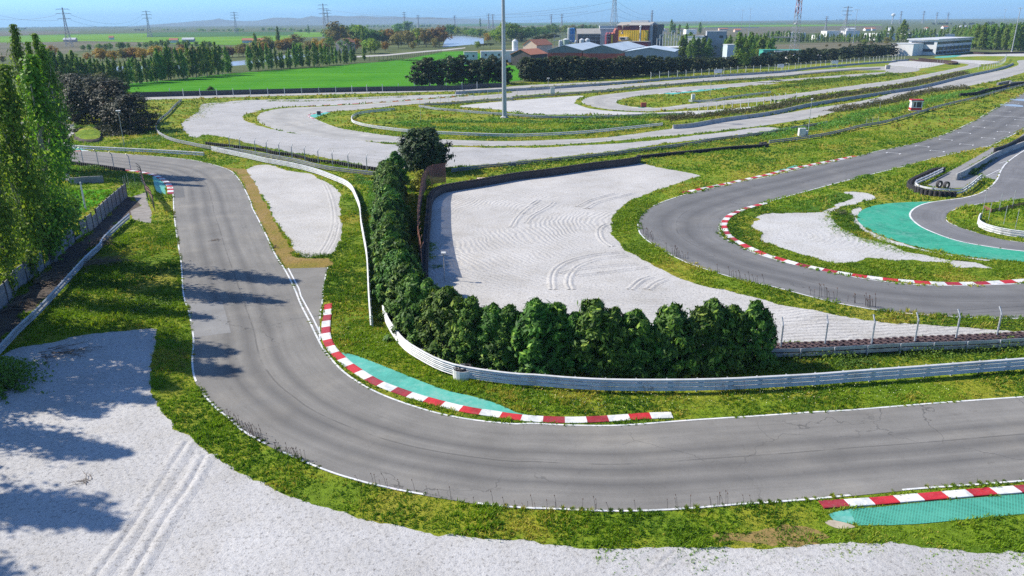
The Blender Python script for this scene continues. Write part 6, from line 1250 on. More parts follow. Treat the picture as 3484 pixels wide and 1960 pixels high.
# open shed with red roof, villa, white house, pump house
gable('open_shed', 'shed', 'dark open timber shed with a partly red roof beside the white tank', AT('h4', 1400, 880, 440), AT('h4', 1690, 830, 455), 13, 6.0, 8.6, 'darkshed', 'terracotta')
r_, A, B, d, nn = gable('villa', 'house', 'yellow villa with terracotta roof behind the umbrella pines', AT('h4', 1560, 740, 560), AT('h4', 1830, 720, 575), 12, 7.5, 11.0, 'pinkwall', 'terracotta')
c = AT('h4', 1100, 850, 480); rt = block('white_house', 'house', 'long low white house behind the floodlight mast', c, 28, 9, 6.4, R(3), 'bwhite'); windows(rt, XY(c), R(3), (-11, -7, -3, 5, 9), -4.5, (1.8, 4.6), 1.2, 1.3)
c = AT('h4', 520, 880, 470); rt = block('pump_house', 'building', 'grey pump house beside the river', c, 8, 7, 6.5, R(5), 'rooflight', 'concrete'); windows(rt, XY(c), R(5), (-2, 1.5), -3.5, (4.4,), 1.0, 1.2)
c = AT('h4', 560, 880, 455); wall(np.array([c+[-16, 2, 0], c+[0, 0, 0], c+[16, 3, 0]]), 2.6, .4, 'grey concrete wall in front of the pump house', 'concrete', 'yard_wall')
r_, A, B, d, nn = gable('farmhouse', 'house', 'pink farmhouse with a terracotta roof among the river trees', AT('h3', 820, 620, 640), AT('h3', 960, 610, 650), 11, 8.5, 11.5, 'pinkwall', 'terracotta'); windows(r_, A, math.atan2(d[1], d[0]), (4, 8, 12), -5.5, (2.5, 6), 1.0, 1.4)
# white offices right
D = 520; a, b_ = AT('h5', 1815, 700, D), AT('h5', 2140, 700, D); z_ = AT('h5', 1950, 640, D)[2]; c = np.array([(a[0]+b_[0])/2, D+9, 0])
rt = block('office_block', 'office', 'white flat-roofed office block behind the poplars', c, (b_[0]-a[0])*1.05, 16, z_, R(-27), 'bwhite', 'rooflight'); windows(rt, c, R(-27), np.linspace(-9, 9, 7), -8.0, (z_*.35, z_*.72), 1.3, 1.5)
a, b_ = AT('h5', 2130, 700, D-4), AT('h5', 2460, 700, D-4); z_ = AT('h5', 2300, 552, D)[2]; c = np.array([(a[0]+b_[0])/2, D+4, 0])
rt = block('office_block', 'office', 'tall pale grey office block with two small windows', c, (b_[0]-a[0])*1.02, 12, z_, R(-10), 'bgrey', 'rooflight'); windows(rt, c, R(-10), (-7, 3), -6.0, (z_-3.2,), 2.4, 1.5)
a = AT('h5', 1880, 560, D+6); mb = MB(); mb.box((a[0]-2, D+12, a[2]), (7, 8, 3)); o = mb.build('roof_cabin', M['bwhite'], loc=(a[0], D+12, a[2])); tag(o, 'white stair cabin on the office roof', 'roof cabin')
c = AT('h5', 2540, 800, 480); block('grey_shed', 'shed', 'small grey green shed with a pale front behind the poplars', c, 9, 10, 9, 0, 'roofblue')
# substation clutter
for i, x in enumerate(np.linspace(1240, 1640, 9)):
    b = AT('h5', x, 700, 640); root = empty('substation_frame', (b[0], 640, 0), '%s pale steel frame from the left in the substation yard' % nth(i), 'substation', 'substation frames'); mb = MB(); mb.tube([(b[0]-1.2, 640, 0), (b[0]-1.2, 640, 9+i % 3*3)], .28, 6); mb.tube([(b[0]+1.2, 640, 0), (b[0]+1.2, 640, 9+i % 3*3)], .28, 6); mb.build('posts', M['whitepost'], root); mb = MB(); mb.box((b[0], 640, 9+i % 3*3), (3.2, .5, .5)); mb.build('beam', M['whitepost'], root)
# teal sheds and sheds beyond the plantation
c = AT('h6', 900, 830, 480); block('teal_shed', 'shed', 'teal roofed shed behind the pine belt', c, 17, 10, 5.6, 0, 'bwhite', 'tealroof')
c = AT('h6', 600, 830, 480); block('teal_shed', 'shed', 'smaller teal shed half hidden by poplars', c, 9, 8, 5.8, 0, 'tealroof', 'tealroof')
c = AT('h6', 1200, 820, 475); block('low_platform', 'shed', 'low white flat canopy beside the teal roofed shed', c, 22, 16, 2.6, 0, 'bwhite', 'bwhite')
for x0, x1, yt, D, m_, lb in ((1605, 1845, 548, 1050, 'bwhite', 'big white box shed on the left of the pair at right'), (1940, 2180, 545, 1040, 'bwhite', 'big white shed with roof vents on the right of the pair'), (1445, 1560, 622, 900, 'bwhite', 'small white shed in front of the big box shed'), (970, 1240, 580, 980, 'bwhite', 'long low white shed behind the plantation'), (2390, 2576, 590, 950, 'bwhite', 'white low shed right of the vented shed')):
    a, b_ = AT('h6', x0, 650, D), AT('h6', x1, 650, D); z_ = max(3, AT('h6', x0, yt, D)[2]); block('white_shed', 'shed', lb, np.array([(a[0]+b_[0])/2, D+10, 0]), b_[0]-a[0], 20, z_, 0, m_, 'rooflight')
for i, (x0, x1, yt) in enumerate(((0, 190, 335), (310, 560, 335), (560, 780, 342))):
    a, b_ = AT('h7', x0, 370, 860), AT('h7', x1, 370, 860); z_ = max(3, AT('h7', x0, yt, 860)[2]); block('white_shed', 'shed', '%s long white roofed shed from the left above the race building' % nth(i), np.array([(a[0]+b_[0])/2, 870, 0]), b_[0]-a[0], 16, z_, 0, 'bwhite', 'bwhite')
a, b_ = AT('h5', 2050, 482, 900), AT('h6', 450, 482, 900); wall(np.array([[a[0], 900, 0], [b_[0], 905, 0]]), AT('h6', 0, 478, 900)[2], .6, 'long thin pale pipe bridge across the fields', 'bwhite', 'pipe_bridge', 'pipeline', base=AT('h6', 0, 490, 900)[2])
a, b_ = AT('h6', 100, 530, 800), AT('h6', 1100, 548, 800); wall(np.array([[a[0], 800, 0], [b_[0], 800, 0]]), 6.5, .6, 'second long pale pipe bridge behind the plantation', 'pinkwall', 'pipe_bridge', 'pipeline', base=5.2)
# race building
p0 = G('h7', 575, 548); p1 = G('h7', 920, 515); p2 = G('h7', 430, 535); Hb = 9.6
d = (p1-p0); Lb_ = np.linalg.norm(d[:2]); rz = math.atan2(d[1], d[0]); e = np.array([-math.sin(rz), math.cos(rz), 0]); c = p0+d/2+e*9; c[2] = 0
root = empty('race_building', c, 'two storey grey race control building with long window bands at upper right', 'race control')
mb = MB(); mb.box((c[0], c[1], Hb/2), (Lb_, 18, Hb), rz); mb.build('wall', M['bwhite'], root)
mb = MB(); mb.box((c[0], c[1], Hb+.3), (Lb_+2.0, 20, .6), rz); mb.build('roof', M['rooflight'], root)
for z, h_ in ((7.6, 1.6), (4.0, 2.2), (1.4, 1.8)):
    mb = MB(); q = loc(c, rz, 0, -9.05, z); mb.box(q, (Lb_-2, .2, h_), rz); mb.build('window_band', M['glass'], root)
for z in (7.6, 3.0):
    mb = MB(); q = loc(c, rz, -Lb_/2-.05, 0, z); mb.box(q, (.2, 14, 1.7), rz); mb.build('end_window', M['glass'], root)
for k in range(9):
    mb = MB(); q = loc(c, rz, -Lb_/2+Lb_*(k+.5)/9, -9.3, 2.9); mb.box(q, (.25, .3, 5.6), rz); mb.build('column', M['bgrey'], root)
q = loc(c, rz, -Lb_/2-9, 6, 0); block('annexe', 'building', 'lower grey annexe left of the race building behind the pines', q, 17, 14, 7.4, rz, 'bwhite', 'rooflight')
# farmhouses on the plain
for i, (t, x, y, D, L, m_) in enumerate((('h1', 1190, 520, 1150, 26, 'pinkwall'), ('h1', 1920, 500, 1300, 10, 'bwhite'), ('h2', 440, 530, 1050, 16, 'bwhite'), ('h2', 700, 525, 1080, 24, 'bgrey'), ('h2', 1750, 530, 1000, 22, 'rooflight'), ('h2', 1920, 530, 1000, 28, 'bgrey'), ('h3', 1240, 430, 1500, 20, 'bwhite'), ('h3', 2095, 430, 1600, 9, 'bwhite'), ('h4', 345, 410, 1700, 9, 'bwhite'), ('h4', 1245, 402, 1800, 26, 'bwhite'), ('h4', 2370, 395, 1800, 14, 'bwhite'), ('h5', 70, 375, 1900, 26, 'bwhite'), ('h5', 1315, 385, 1700, 14, 'bwhite'), ('h5', 2380, 385, 1700, 30, 'pinkwall'), ('h6', 60, 375, 1500, 20, 'pinkwall'), ('h6', 2050, 368, 1500, 26, 'bwhite'), ('h6', 2345, 360, 1500, 18, 'bwhite'), ('h6', 2440, 362, 1520, 12, 'bwhite'), ('h7', 137, 202, 1500, 9, 'bwhite'), ('h7', 300, 202, 1500, 14, 'bwhite'), ('h7', 505, 203, 1500, 10, 'bwhite'), ('h7', 868, 194, 1700, 26, 'bwhite'), ('h7', 685, 197, 1700, 18, 'bwhite'), ('h7', 1285, 225, 1100, 5, 'bwhite'))):
    b = AT(t, x, y, D); L *= .62; gable('farmhouse', 'farmhouse', '%s far farm building from the left on the plain' % nth(i), np.array([b[0]-L/2, D, 0]), np.array([b[0]+L/2, D+2, 0]), 8, 3.4, 5.6, m_, 'terracotta' if i % 3 else 'rooflight')
# hills beyond the plain
def hills(name, prof, D, m_):
    V = []; F = []
    for i, (x, y) in enumerate(prof):
        g = AT('S', x, y, D); V += [(g[0], D-900, -.5), (g[0], D, max(1, g[2])), (g[0], D+700, -.5)]
    for i in range(len(prof)-1): F += [(3*i, 3*i+3, 3*i+4, 3*i+1), (3*i+1, 3*i+4, 3*i+5, 3*i+2)]
    mb = MB(); mb.add(V, F); return tag(mb.build(name, m_, smooth=True), kind='structure')
M['hill'] = plain('wooded_hill', (0.10, 0.13, 0.11), 0.95, 0.2, 0.002)
hp = [(560, 84), (620, 76), (680, 70), (720, 68), (745, 63), (770, 68), (830, 72), (880, 70), (930, 60), (980, 60), (1020, 63), (1060, 54), (1090, 58), (1140, 53), (1180, 56), (1230, 53), (1290, 57), (1340, 56), (1400, 60), (1460, 58), (1540, 63), (1640, 66), (1720, 69)]
hills('hills', hp, 8300, M['hill'])

# ------------------------------------------------------------------ small things about the circuit
b = G('z5', 255, 735); root = empty('marshal_hut', b, 'small red and white marshal hut beside the diagonal barrier', 'hut'); rz = R(-12)
w_, dp, hh = 2.7, 2.1, 3.0
mb = MB(); mb.box((b[0], b[1], .45), (w_, dp, .9), rz); mb.build('base', M['red'], root)
mb = MB(); mb.box((b[0], b[1], .98), (w_+.06, dp+.06, .16), rz); mb.box((b[0], b[1], .2), (w_+.07, dp+.07, .18), rz); mb.build('white_band', M['white'], root)
mb = MB()
for sx in (-1, -.15, 1):
    for sy in (-1, 1): q = loc(b, rz, sx*(w_/2-.12), sy*(dp/2-.12), 1.75); mb.box(q, (.22, .22, 1.4), rz)
q = loc(b, rz, -w_*.38, 0, 1.75); mb.box(q, (w_*.2, dp-.3, 1.39), rz); mb.build('frame', M['white'], root)
mb = MB(); q = loc(b, rz, .2, 0, 1.75); mb.box(q, (w_*.72, dp-.4, 1.38), rz); mb.build('glazing', M['glass'], root)
mb = MB(); mb.box((b[0], b[1], 2.62), (w_+.3, dp+.3, .36), rz); mb.build('roof_band', M['white'], root)
mb = MB(); mb.box((b[0], b[1], 2.92), (w_+.36, dp+.36, .26), rz); mb.build('roof', M['red'], root)
def box_thing(name, cat, label, t, x, y, d, m_, rz=0.0, lid=None):
    b = G(t, x, y); root = empty(name, b, label, cat); mb = MB(); mb.box((b[0], b[1], d[2]/2), d, rz); mb.build('body', M[m_], root)
    mb = MB(); mb.box((b[0], b[1], d[2]+.04), (d[0]+.08, d[1]+.08, .08), rz); mb.build('lid', M[lid or m_], root); return root
box_thing('cabinet', 'cabinet', 'white electrical cabinet at the foot of the lamp post on the diagonal barrier', 'D0', 408, 1325, (1.4, .9, 1.6), 'white')
box_thing('cabinet', 'cabinet', 'lower white cabinet right of the tall one', 'D0', 435, 1320, (1.2, .8, 1.0), 'white')
box_thing('cabinet', 'cabinet', 'white box by the lamp post on the inner barrier', 'C0', 457, 915, (1.5, .9, 2.2), 'white')
box_thing('crate', 'crate', 'beige wooden crate against the black tyre wall of the raked trap', 'B1', 2225, 428, (1.15, .8, 1.0), 'pinkwall', R(8))
box_thing('barrel_block', 'barrier', 'red tyre block on the green apex of the far hairpin', 'C0', 1343, 1048, (1.5, .9, 1.3), 'brickred')
box_thing('tyre_block', 'barrier', 'dark tyre block on the green apex of the left hairpin', 'B0', 645, 1118, (.9, .7, .9), 'dark')
box_thing('barrier_block', 'barrier', 'white block at the tip of the short inner rail', 'z3', 605, 462, (1.0, 1.0, 1.6), 'white')
box_thing('barrier_block', 'barrier', 'pale block at the far end of the median barrier', 'z4', 1355, 275, (2.0, 1.2, 1.8), 'concrete')
for t, x, y, lb, w_ in (('z3', 850, 250, 'white sign board on the median nearest the middle', 3.4), ('z4', 175, 310, 'white sign board on a post by the outer straight', 3.0), ('z4', 772, 265, 'white sign board fixed on the outer wall, farthest', 3.2)):
    b = G(t, x, y); root = empty('sign_board', b, lb, 'sign'); mb = MB(); mb.box((b[0], b[1], 2.9), (w_, .12, 1.6)); mb.build('panel', M['white'], root); mb = MB(); mb.tube([(b[0]+w_*.4, b[1]+.15, 0), (b[0]+w_*.4, b[1]+.15, 3.6)], .1, 6); mb.tube([(b[0]-w_*.4, b[1]+.15, 0), (b[0]-w_*.4, b[1]+.15, 3.6)], .1, 6); mb.build('posts', M['post'], root)
# bundle of three white-wrapped tyres by the long rail
b = G('B2', 2050, 925); root = empty('tyre_bundle', b, 'bundle of three tyres in a white wrap on the grass before the long rail', 'tyre bundle'); V, F = tyre_mesh(.30, .22, 14); V = np.array(V)
for x, y in ((-.32, .1), (.32, .12), (0, -.3)):
    mb = MB()
    for k in range(4): mb.add(V+b+[x, y, .11+.22*k], F)
    mb.build('tyre_stack', M['rubber'], root)
mb = MB(); ring = [(b[0]+(.70+.0*k)*math.cos(a)*1.0, b[1]+.1*0+.66*math.sin(a)-.05, 0) for k, a in enumerate(np.linspace(0, 2*math.pi, 18)[:-1])]; mb.sweep(np.array(ring), [(0, .02), (0, .74), (-.03, .74), (-.03, .02), (0, .02)], closed=True); mb.build('wrap', M['white'], root)
# two loose tyres in the pit island
for x, y, lb in ((1745, 455, 'loose tyre lying upright in the pit island, left of two'), (1815, 465, 'loose tyre lying upright in the pit island, right of two')):
    b = G('D1', x, y); V, F = tyre_mesh(.55, .45, 18); V = np.array(V); V = np.stack([V[:, 0], V[:, 2], V[:, 1]+.56], 1); ca, sa = math.cos(.5), math.sin(.5); V = np.stack([V[:, 0]*ca-V[:, 1]*sa, V[:, 0]*sa+V[:, 1]*ca, V[:, 2]], 1)
    root = empty('loose_tyre', b, lb, 'tyre'); mb = MB(); mb.add(V+b, F); mb.build('tyre', M['rubber'], root, smooth=True); mb = MB(); W = np.array([(.34*math.cos(a), 0, .56+.34*math.sin(a)) for a in np.linspace(0, 6.283, 17)[:-1]]); W = np.stack([W[:, 0]*ca-W[:, 1]*sa, W[:, 0]*sa+W[:, 1]*ca, W[:, 2]], 1); mb.tube(np.vstack([W, W[:1]])+b, .06, 6, caps=False); mb.build('rim', M['whitesteel'], root)
# fallen branches
def branches(label, c, n_, L, spread, m_='twig', az=0.0, seed=0, z=0.1, name='branch_pile', r0=.035):
    r = random.Random(seed); mb = MB()
    for k in range(n_):
        a = az+r.gauss(0, spread); l_ = L*r.uniform(.4, 1.1); s_ = np.array([r.gauss(0, L*.16), r.gauss(0, L*.16), r.uniform(0, z)])+np.array([c[0], c[1], 0]); pts = [s_]
        for q in range(1, 5): pts.append(pts[-1]+np.array([math.cos(a)*l_/4+r.gauss(0, .05), math.sin(a)*l_/4+r.gauss(0, .05), r.uniform(-.02, .10)*(1 if q < 3 else -.6)]))
        mb.tube([np.array([p[0], p[1], max(.05, p[2])]) for p in pts], [r0, r0*.8, r0*.6, r0*.4, r0*.2], 4)
        for q in range(3): e = pts[2+q % 2]; aa = a+r.choice((-1, 1))*r.uniform(.4, .9); mb.tube([np.array([e[0], e[1], max(.05, e[2])]), np.array([e[0]+math.cos(aa)*l_*.3, e[1]+math.sin(aa)*l_*.3, max(.05, e[2]+r.uniform(0, .15))])], [r0*.45, r0*.15], 4)
    o = mb.build(name, M[m_], loc=(float(c[0]), float(c[1]), 0)); return tag(o, label, 'branches')
branches('tangle of dry branches heaped over the left guard rail', G('A1', 960, 975, .5), 46, 2.0, 1.6, seed=1, z=.8)
branches('long dry branches trailing from the left rail into the shaded grass', G('A1', 820, 1190, .4), 30, 3.8, .5, az=.35, seed=2, z=.6)
branches('broken boughs lying in the dirt behind the left rail', G('A1', 400, 1380), 46, 2.6, .7, az=.5, seed=3, z=.35)
branches('loose branches on the dark dirt below the slab fence', G('A2', 150, 230), 46, 2.3, .9, az=.4, seed=31, z=.3)
branches('fallen twigs scattered on the grey track', G('A1', 2090, 970), 7, 1.0, 1.2, seed=4, z=.02, name='fallen_twigs', r0=.025)
branches('small dry branch lying on the near gravel', G('A3', 850, 540), 9, .9, .5, az=2.6, seed=5, z=.05, name='fallen_twigs', r0=.02)
branches('dark branches strewn on the shaded gravel corner', G('A2', 500, 690), 14, 3.2, .4, az=.2, seed=6, z=.1)
branches('twigs lying on the white edge line of the track', G('B1', 190, 1040), 10, .9, 1.2, seed=7, z=.05, name='fallen_twigs', r0=.022)
branches('roots and dead wood hanging on the right of the mound', G('A0', 1380, 1190), 26, 4.0, .9, az=-.5, seed=8, z=1.2, r0=.07)
# cut bank of the mound
P = rag(resample(catmull(S('A0 720,1345 760,1375 860,1395 950,1385 1000,1340 960,1280 860,1250 770,1285'), True), 1.2, closed=True), .15)
def mound(P, h, name, m_side, m_top):
    c = P.mean(0); mb = MB(); n_ = len(P); V = []
    for s_, z in ((1.0, 0), (.96, h*.55), (.90, h*.9), (.78, h), (.4, h*1.15)):
        for p in P: q = c+(p-c)*s_; V.append((q[0], q[1], z*(1+.06*math.sin(q[0]*1.7)+.06*math.sin(q[1]*2.1))))
    V.append((c[0], c[1], h*1.2)); F = [(i*n_+k, i*n_+(k+1) % n_, (i+1)*n_+(k+1) % n_, (i+1)*n_+k) for i in range(4) for k in range(n_)]+[(4*n_+k, 4*n_+(k+1) % n_, 5*n_) for k in range(n_)]
    mb.add(V, F, 0); mb.m = [0 if i < 2*n_ else 1 for i in range(len(F))]
    return tag(mb.build(name, [m_side, m_top]), kind='structure')
mound(P, 0.7, 'earth_mound', M['dirt'], M['ground'])
# ------------------------------------------------------------------ rough grass: blades in tufts wherever no track, gravel or paint lies
def inside(P, poly):
    x, y = P[:, 0], P[:, 1]; res = np.zeros(len(P), bool)
    bb = (x >= poly[:, 0].min()) & (x <= poly[:, 0].max()) & (y >= poly[:, 1].min()) & (y <= poly[:, 1].max())
    if not bb.any(): return res
    xs, ys = x[bb], y[bb]; r = np.zeros(len(xs), bool); n = len(poly)
    for i in range(n):
        x0, y0 = poly[i]; x1, y1 = poly[(i+1) % n]
        if y0 == y1: continue
        c = ((y0 > ys) != (y1 > ys)); 
        if c.any(): r[c] ^= xs[c] < (x1-x0)*(ys[c]-y0)/(y1-y0)+x0
    res[bb] = r; return res
def thin(poly, step):
    P = np.c_[poly, np.zeros(len(poly))]; L = length(np.vstack([P, P[:1]]))
    return resample(P, n=max(8, min(len(poly)*2, int(L/step)))+1, closed=True)[:, :2]
HS = [h if len(h) < 60 else thin(h, 0.8) for h in HOLES]
def free(P):
    ok = np.ones(len(P), bool)
    for h in HS: ok &= ~inside(P, h)
    return ok
def fbm(x, y, s, seed=0):
    r = np.random.default_rng(seed); o = 0
    for k in range(7):
        a = r.uniform(0, 6.28); f = s*(1.6**k)/3; o = o+np.sin((x*math.cos(a)+y*math.sin(a))*f+r.uniform(0, 6.28)+0.8*np.sin((x*math.sin(a)-y*math.cos(a))*f*.7))*0.8**k
    return o/2.2
M['blade'] = foliage('grass_blade', (0.058, 0.145, 0.010), (0.235, 0.345, 0.016), (0.48, 0.37, 0.075), 0.42)
M['flower'] = plain('small_flower', (0.75, 0.74, 0.45), 0.7, 0.2, 6)
def grass(name, N, box, rmin, rmax, blades, h, wd, seed, only=None):
    r = np.random.default_rng(seed)
    P = np.stack([r.uniform(box[0], box[1], N), r.uniform(box[2], box[3], N)], 1); d = np.hypot(P[:, 0], P[:, 1])
    k = (d >= rmin) & (d < rmax) & (abs(P[:, 0]) < 0.74*P[:, 1]+14); P = P[k]
    P = P[free(P)]
    tufty(name, P, blades, h, wd, seed)
def tufty(name, P, blades, h, wd, seed, hscale=None):
    r = np.random.default_rng(seed+1); n = len(P)
    g1 = fbm(P[:, 0], P[:, 1], 0.9, 3); g2 = fbm(P[:, 0], P[:, 1], 3.2, 4)
    H = h*np.clip(0.75+0.40*g1+0.45*g2, 0.22, 2.0)*r.uniform(.6, 1.35, n)
    if hscale is not None: H = H*hscale
    tint = np.clip(0.36+0.34*fbm(P[:, 0], P[:, 1], 0.5, 5)+0.26*g2+r.normal(size=n)*.08, 0, .8)
    dry = (fbm(P[:, 0], P[:, 1], 0.7, 8)+r.normal(size=n)*.3) > 0.74-np.clip((P[:, 1]-70)/170, 0, .38)
    tint = np.where(dry, r.uniform(.85, 1.0, n), tint)
    B = np.repeat(np.arange(n), blades); m = len(B); a = r.uniform(0, 6.283, m); ln = r.uniform(.15, .75, m); hh = H[B]*r.uniform(.6, 1.15, m)
    base = np.c_[P[B], np.full(m, -.01)]+np.c_[r.normal(size=(m, 2))*0.35*h, np.zeros(m)]
    dirv = np.c_[np.cos(a), np.sin(a), np.zeros(m)]; sd = np.c_[-np.sin(a), np.cos(a), np.zeros(m)]; w = (wd*r.uniform(.7, 1.4, m))[:, None]
    mid = base+dirv*(ln*hh*.35)[:, None]+np.c_[np.zeros((m, 2)), hh*.6]; tip = base+dirv*(ln*hh)[:, None]+np.c_[np.zeros((m, 2)), hh]
    V = np.empty((m, 4, 3)); V[:, 0] = base-sd*w*.5; V[:, 1] = base+sd*w*.5; V[:, 2] = mid+sd*w*.55; V[:, 3] = tip
    V[:, 2] = np.where((np.arange(m) % 2 == 0)[:, None], mid+sd*w*.6, mid+sd*w*.5)
    F = np.arange(m*4).reshape(m, 4)
    me = fast_mesh(name, V.reshape(-1, 3), quads=F, attr=np.clip(tint[B]+r.normal(size=m)*.05, 0, 1)); o = link(name, me, M['blade'])
    return tag(o, kind='stuff')
grass('grass', 185000, (-62, 58, 20, 60), 24, 62, 6, 0.19, 0.045, 1)
grass('grass', 245000, (-75, 90, 40, 105), 62, 105, 5, 0.24, 0.07, 2)
grass('grass', 150000, (-125, 150, 80, 190), 105, 190, 4, 0.30, 0.13, 3)
grass('grass', 110000, (-240, 330, 130, 420), 190, 400, 3, 0.45, 0.28, 4)
# ragged fringe leaning over the edge lines
def fringe(name, Q, off, n_, h, seed, wd=0.045, a=0, b_=1):
    r = np.random.default_rng(seed); Q = cut(Q, a, b_); N = normals2d(Q); i = r.integers(0, len(Q), n_)
    lump = fbm(Q[i][:, 0], Q[i][:, 1], 2.6, seed); i = i[lump+r.normal(size=len(i))*.25 > 0.15]; P = Q[i]+N[i]*(off*r.uniform(-.35, 1.0, len(i)))[:, None]
    tufty(name, P[:, :2], 5, h, wd, seed)
fringe('grass_fringe', fine1L, 0.24, 8000, 0.15, 21); fringe('grass_fringe', fine1R, -0.22, 5000, 0.13, 22, .04)
fringe('grass_fringe', fine2L, 0.40, 6000, 0.26, 23, .07); fringe('grass_fringe', fine2R, -0.40, 3500, 0.2, 24, .07)
# sparse seedlings on the gravel rims, scattered flowers, dry stalks
def seedlings(txt, w, n_, seed, h=.1):
    Q = path(txt, step=.4); r = np.random.default_rng(seed); N = normals2d(Q); i = r.integers(0, len(Q), n_); P = Q[i]+N[i]*(r.normal(size=n_)*w)[:, None]+r.normal(size=(n_, 3))*.1
    tufty('seedlings', P[:, :2], 4, h, .04, seed)
seedlings('C3 900,1230 1400,1250 1900,1250 2400,1260 D3 300,1220 900,1190 1500,1220 2100,1290 2576,1280', .55, 900, 31)
seedlings('D1 760,700 800,820 950,910 1150,980 1350,1050 1600,1090 1900,1150', .9, 2600, 32, .16)
seedlings('B0 150,985 600,985 1000,965 1500,945', 1.2, 700, 33, .4)
seedlings('A0 1800,1180 1900,1120 2050,1020 2400,990', 1.5, 500, 34, .4)
seedlings('B1 400,1080 560,1120 700,1105', .4, 400, 35, .1)
seedlings('B1 1720,1000 1740,1150 1790,1240', .5, 500, 36, .2)
def flowers(txt, w, n_, seed):
    Q = path(txt, step=.4); r = np.random.default_rng(seed); N = normals2d(Q); i = r.integers(0, len(Q), n_); C = Q[i]+N[i]*(r.normal(size=n_)*w)[:, None]+r.normal(size=(n_, 3))*.1; C = C[free(C[:, :2])]; C[:, 2] = r.uniform(.18, .36, len(C))
    V, F = leaf_faces(C, r.normal(size=C.shape)*.4+[0, -.2, 1], np.full(len(C), .042), 1.0, seed)
    tag(link('flowers', fast_mesh('flowers', V, quads=F), M['flower']), kind='stuff')
flowers('C2 150,1120 700,1170 1300,1180 1900,1150 D2 0,1130 600,1090 1200,1050 1800,1010', .9, 420, 41); flowers('A2 560,230 1000,200 1600,220 1300,330', 1.2, 350, 42); flowers('B2 800,430 950,480 1100,560 1300,640', .7, 120, 43)
def stalks(txts, n_, h, seed, w=.022):
    r = np.random.default_rng(seed); mb = MB()
    for t in txts:
        Q = path(t, step=.3)
        for k in range(n_):
            p = Q[r.integers(0, len(Q))]+r.normal(size=3)*[.12, .12, 0]; p[2] = 0; H = h*r.uniform(.5, 1.2); a = r.normal()*.5+2.6; ln = r.uniform(.05, .28)*H
            q = p+[math.cos(a)*ln*.5, math.sin(a)*ln*.2, H*.62]; e = p+[math.cos(a)*ln*1.3, math.sin(a)*ln*.5, H]
            mb.tube([p, q, e], [w*.5, w*.45, w*.2], 3, caps=False); mb.tube([q*.35+e*.65, q*.1+e*.9, e], [w*.5, w*1.3, w*.4], 4, caps=False)
    return tag(mb.build('dry_stalks', M['stalk'], fixn=False), kind='stuff')
stalks(['A2 2230,1340 2440,1500', 'B3 -20,60 130,160', 'B3 240,240 480,330'], 26, .75, 51); stalks(['B3 1050,540 2500,790', 'C3 0,790 1300,820', 'C3 1600,800 2500,750'], 14, .75, 52, .02)
stalks(['C1 1340,900 1480,1010', 'C1 1560,1080 1760,1170', 'C1 2060,1300 2500,1420', 'D2 460,120 960,215', 'D2 1050,235 1110,245'], 14, 1.15, 53, .035)
stalks(['C2 1200,1070 1450,1080', 'C2 2050,1060 2350,1090'], 16, .8, 54); stalks(['A2 1740,560 1800,900', 'A1 1700,700 1740,1000'], 16, .6, 55)
# ------------------------------------------------------------------ light, sky, air, camera
SUN_EL, SUN_AZ = R(38), R(16.5)                # low sun from the left, a little beyond the track
sv = Vector((-math.cos(SUN_EL)*math.cos(SUN_AZ), math.cos(SUN_EL)*math.sin(SUN_AZ), math.sin(SUN_EL)))
sun = bpy.data.lights.new('sun', 'SUN'); sun.energy = 5.0; sun.angle = R(0.5); sun.color = (1.0, 0.935, 0.815)
so = bpy.data.objects.new('sun', sun); col.objects.link(so); so.rotation_euler = (-sv).to_track_quat('-Z', 'Y').to_euler(); so.location = (-60, 40, 80)
w = bpy.data.worlds.new('World'); scene.world = w; w.use_nodes = True
n, l = w.node_tree.nodes, w.node_tree.links
sky = n.new('ShaderNodeTexSky'); sky.sky_type = 'NISHITA'; sky.sun_disc = False
sky.sun_elevation = SUN_EL; sky.sun_rotation = math.atan2(sv.x, sv.y)
sky.air_density = 1.0; sky.dust_density = 0.6; sky.ozone_density = 3.0
tc = n.new('ShaderNodeTexCoord'); mp = n.new('ShaderNodeMapping'); mp.inputs['Scale'].default_value = (2.0, 2.0, 16.0); l.new(tc.outputs['Generated'], mp.inputs[0])
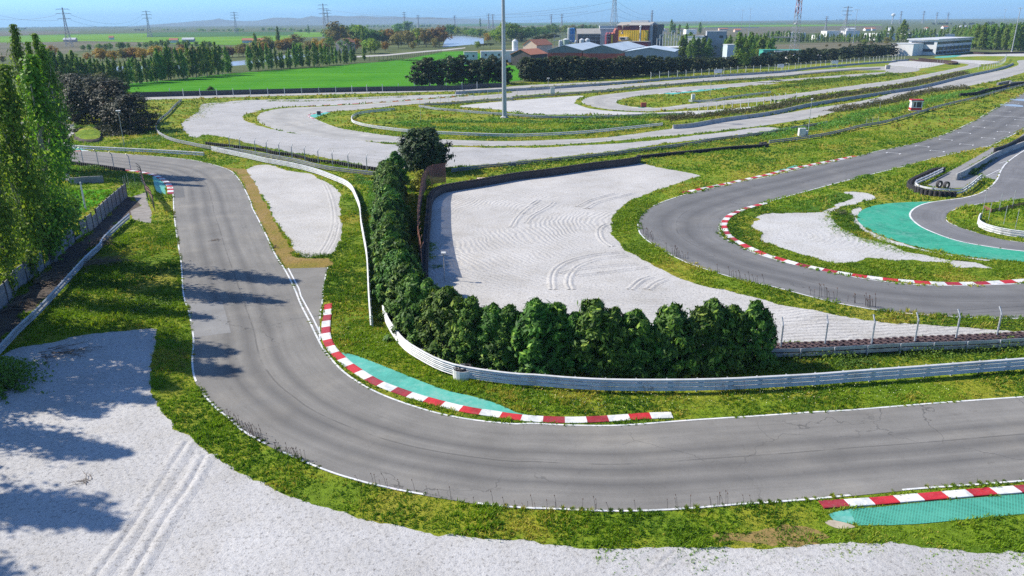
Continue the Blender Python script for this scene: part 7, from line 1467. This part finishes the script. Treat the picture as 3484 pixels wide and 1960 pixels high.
cl = noise(n, l, mp.outputs[0], 1.6, 6, 0.6, 0.4)
cf = ramp(n, l, cl, [(0.42, (0, 0, 0)), (0.75, (1, 1, 1))])
cm = mix(n, l, 1.0, sky.outputs[0], (0.52, 0.82, 1.22), 'MULTIPLY')
cm = mix(n, l, math_(n, l, 'MULTIPLY', cf, 0.16), cm, (6.6, 8.0, 9.6))
sx = n.new('ShaderNodeSeparateXYZ'); l.new(tc.outputs['Generated'], sx.inputs[0])
hg = ramp(n, l, sx.outputs['Z'], [(0.0, (0.95, 1.28, 1.66)), (0.16, (1, 1, 1))])   # brighter air low over the plain
cm = mix(n, l, 1.0, cm, hg, 'MULTIPLY')
bg = n['Background']; l.new(cm, bg.inputs['Color']); bg.inputs['Strength'].default_value = 0.092
HAZE = True
if HAZE:
    mb = MB(); mb.box((0, 4300, 59), (19000, 9800, 122)); hm = bpy.data.materials.new('haze_air'); hm.use_nodes = True
    hn, hl = hm.node_tree.nodes, hm.node_tree.links
    hn.remove(hn['Principled BSDF']); pv = hn.new('ShaderNodeVolumePrincipled'); pv.inputs['Color'].default_value = (0.50, 0.74, 1.0, 1); pv.inputs['Density'].default_value = 1.0e-4; pv.inputs['Anisotropy'].default_value = 0.0
    hl.new(pv.outputs[0], hn['Material Output'].inputs['Volume'])
    hz = tag(mb.build('haze', hm), kind='stuff')
cam = bpy.data.cameras.new('camera'); cam.sensor_width = 36; cam.lens = 36*FOC/3484; cam.clip_end = 40000; cam.clip_start = 0.5
co = bpy.data.objects.new('camera', cam); col.objects.link(co)
b_ = -_f
co.matrix_world = Matrix(((_r[0], _u[0], b_[0], 0), (_r[1], _u[1], b_[1], 0), (_r[2], _u[2], b_[2], CAMH), (0, 0, 0, 1)))
scene.camera = co
scene.cycles.volume_bounces = 0; scene.cycles.max_bounces = 6; scene.cycles.transparent_max_bounces = 24
scene.cycles.volume_step_rate = 4; scene.cycles.use_denoising = False
vs = scene.view_settings; vs.view_transform = 'Standard'; vs.look = 'None'; vs.gamma = 1; vs.exposure = 0.57
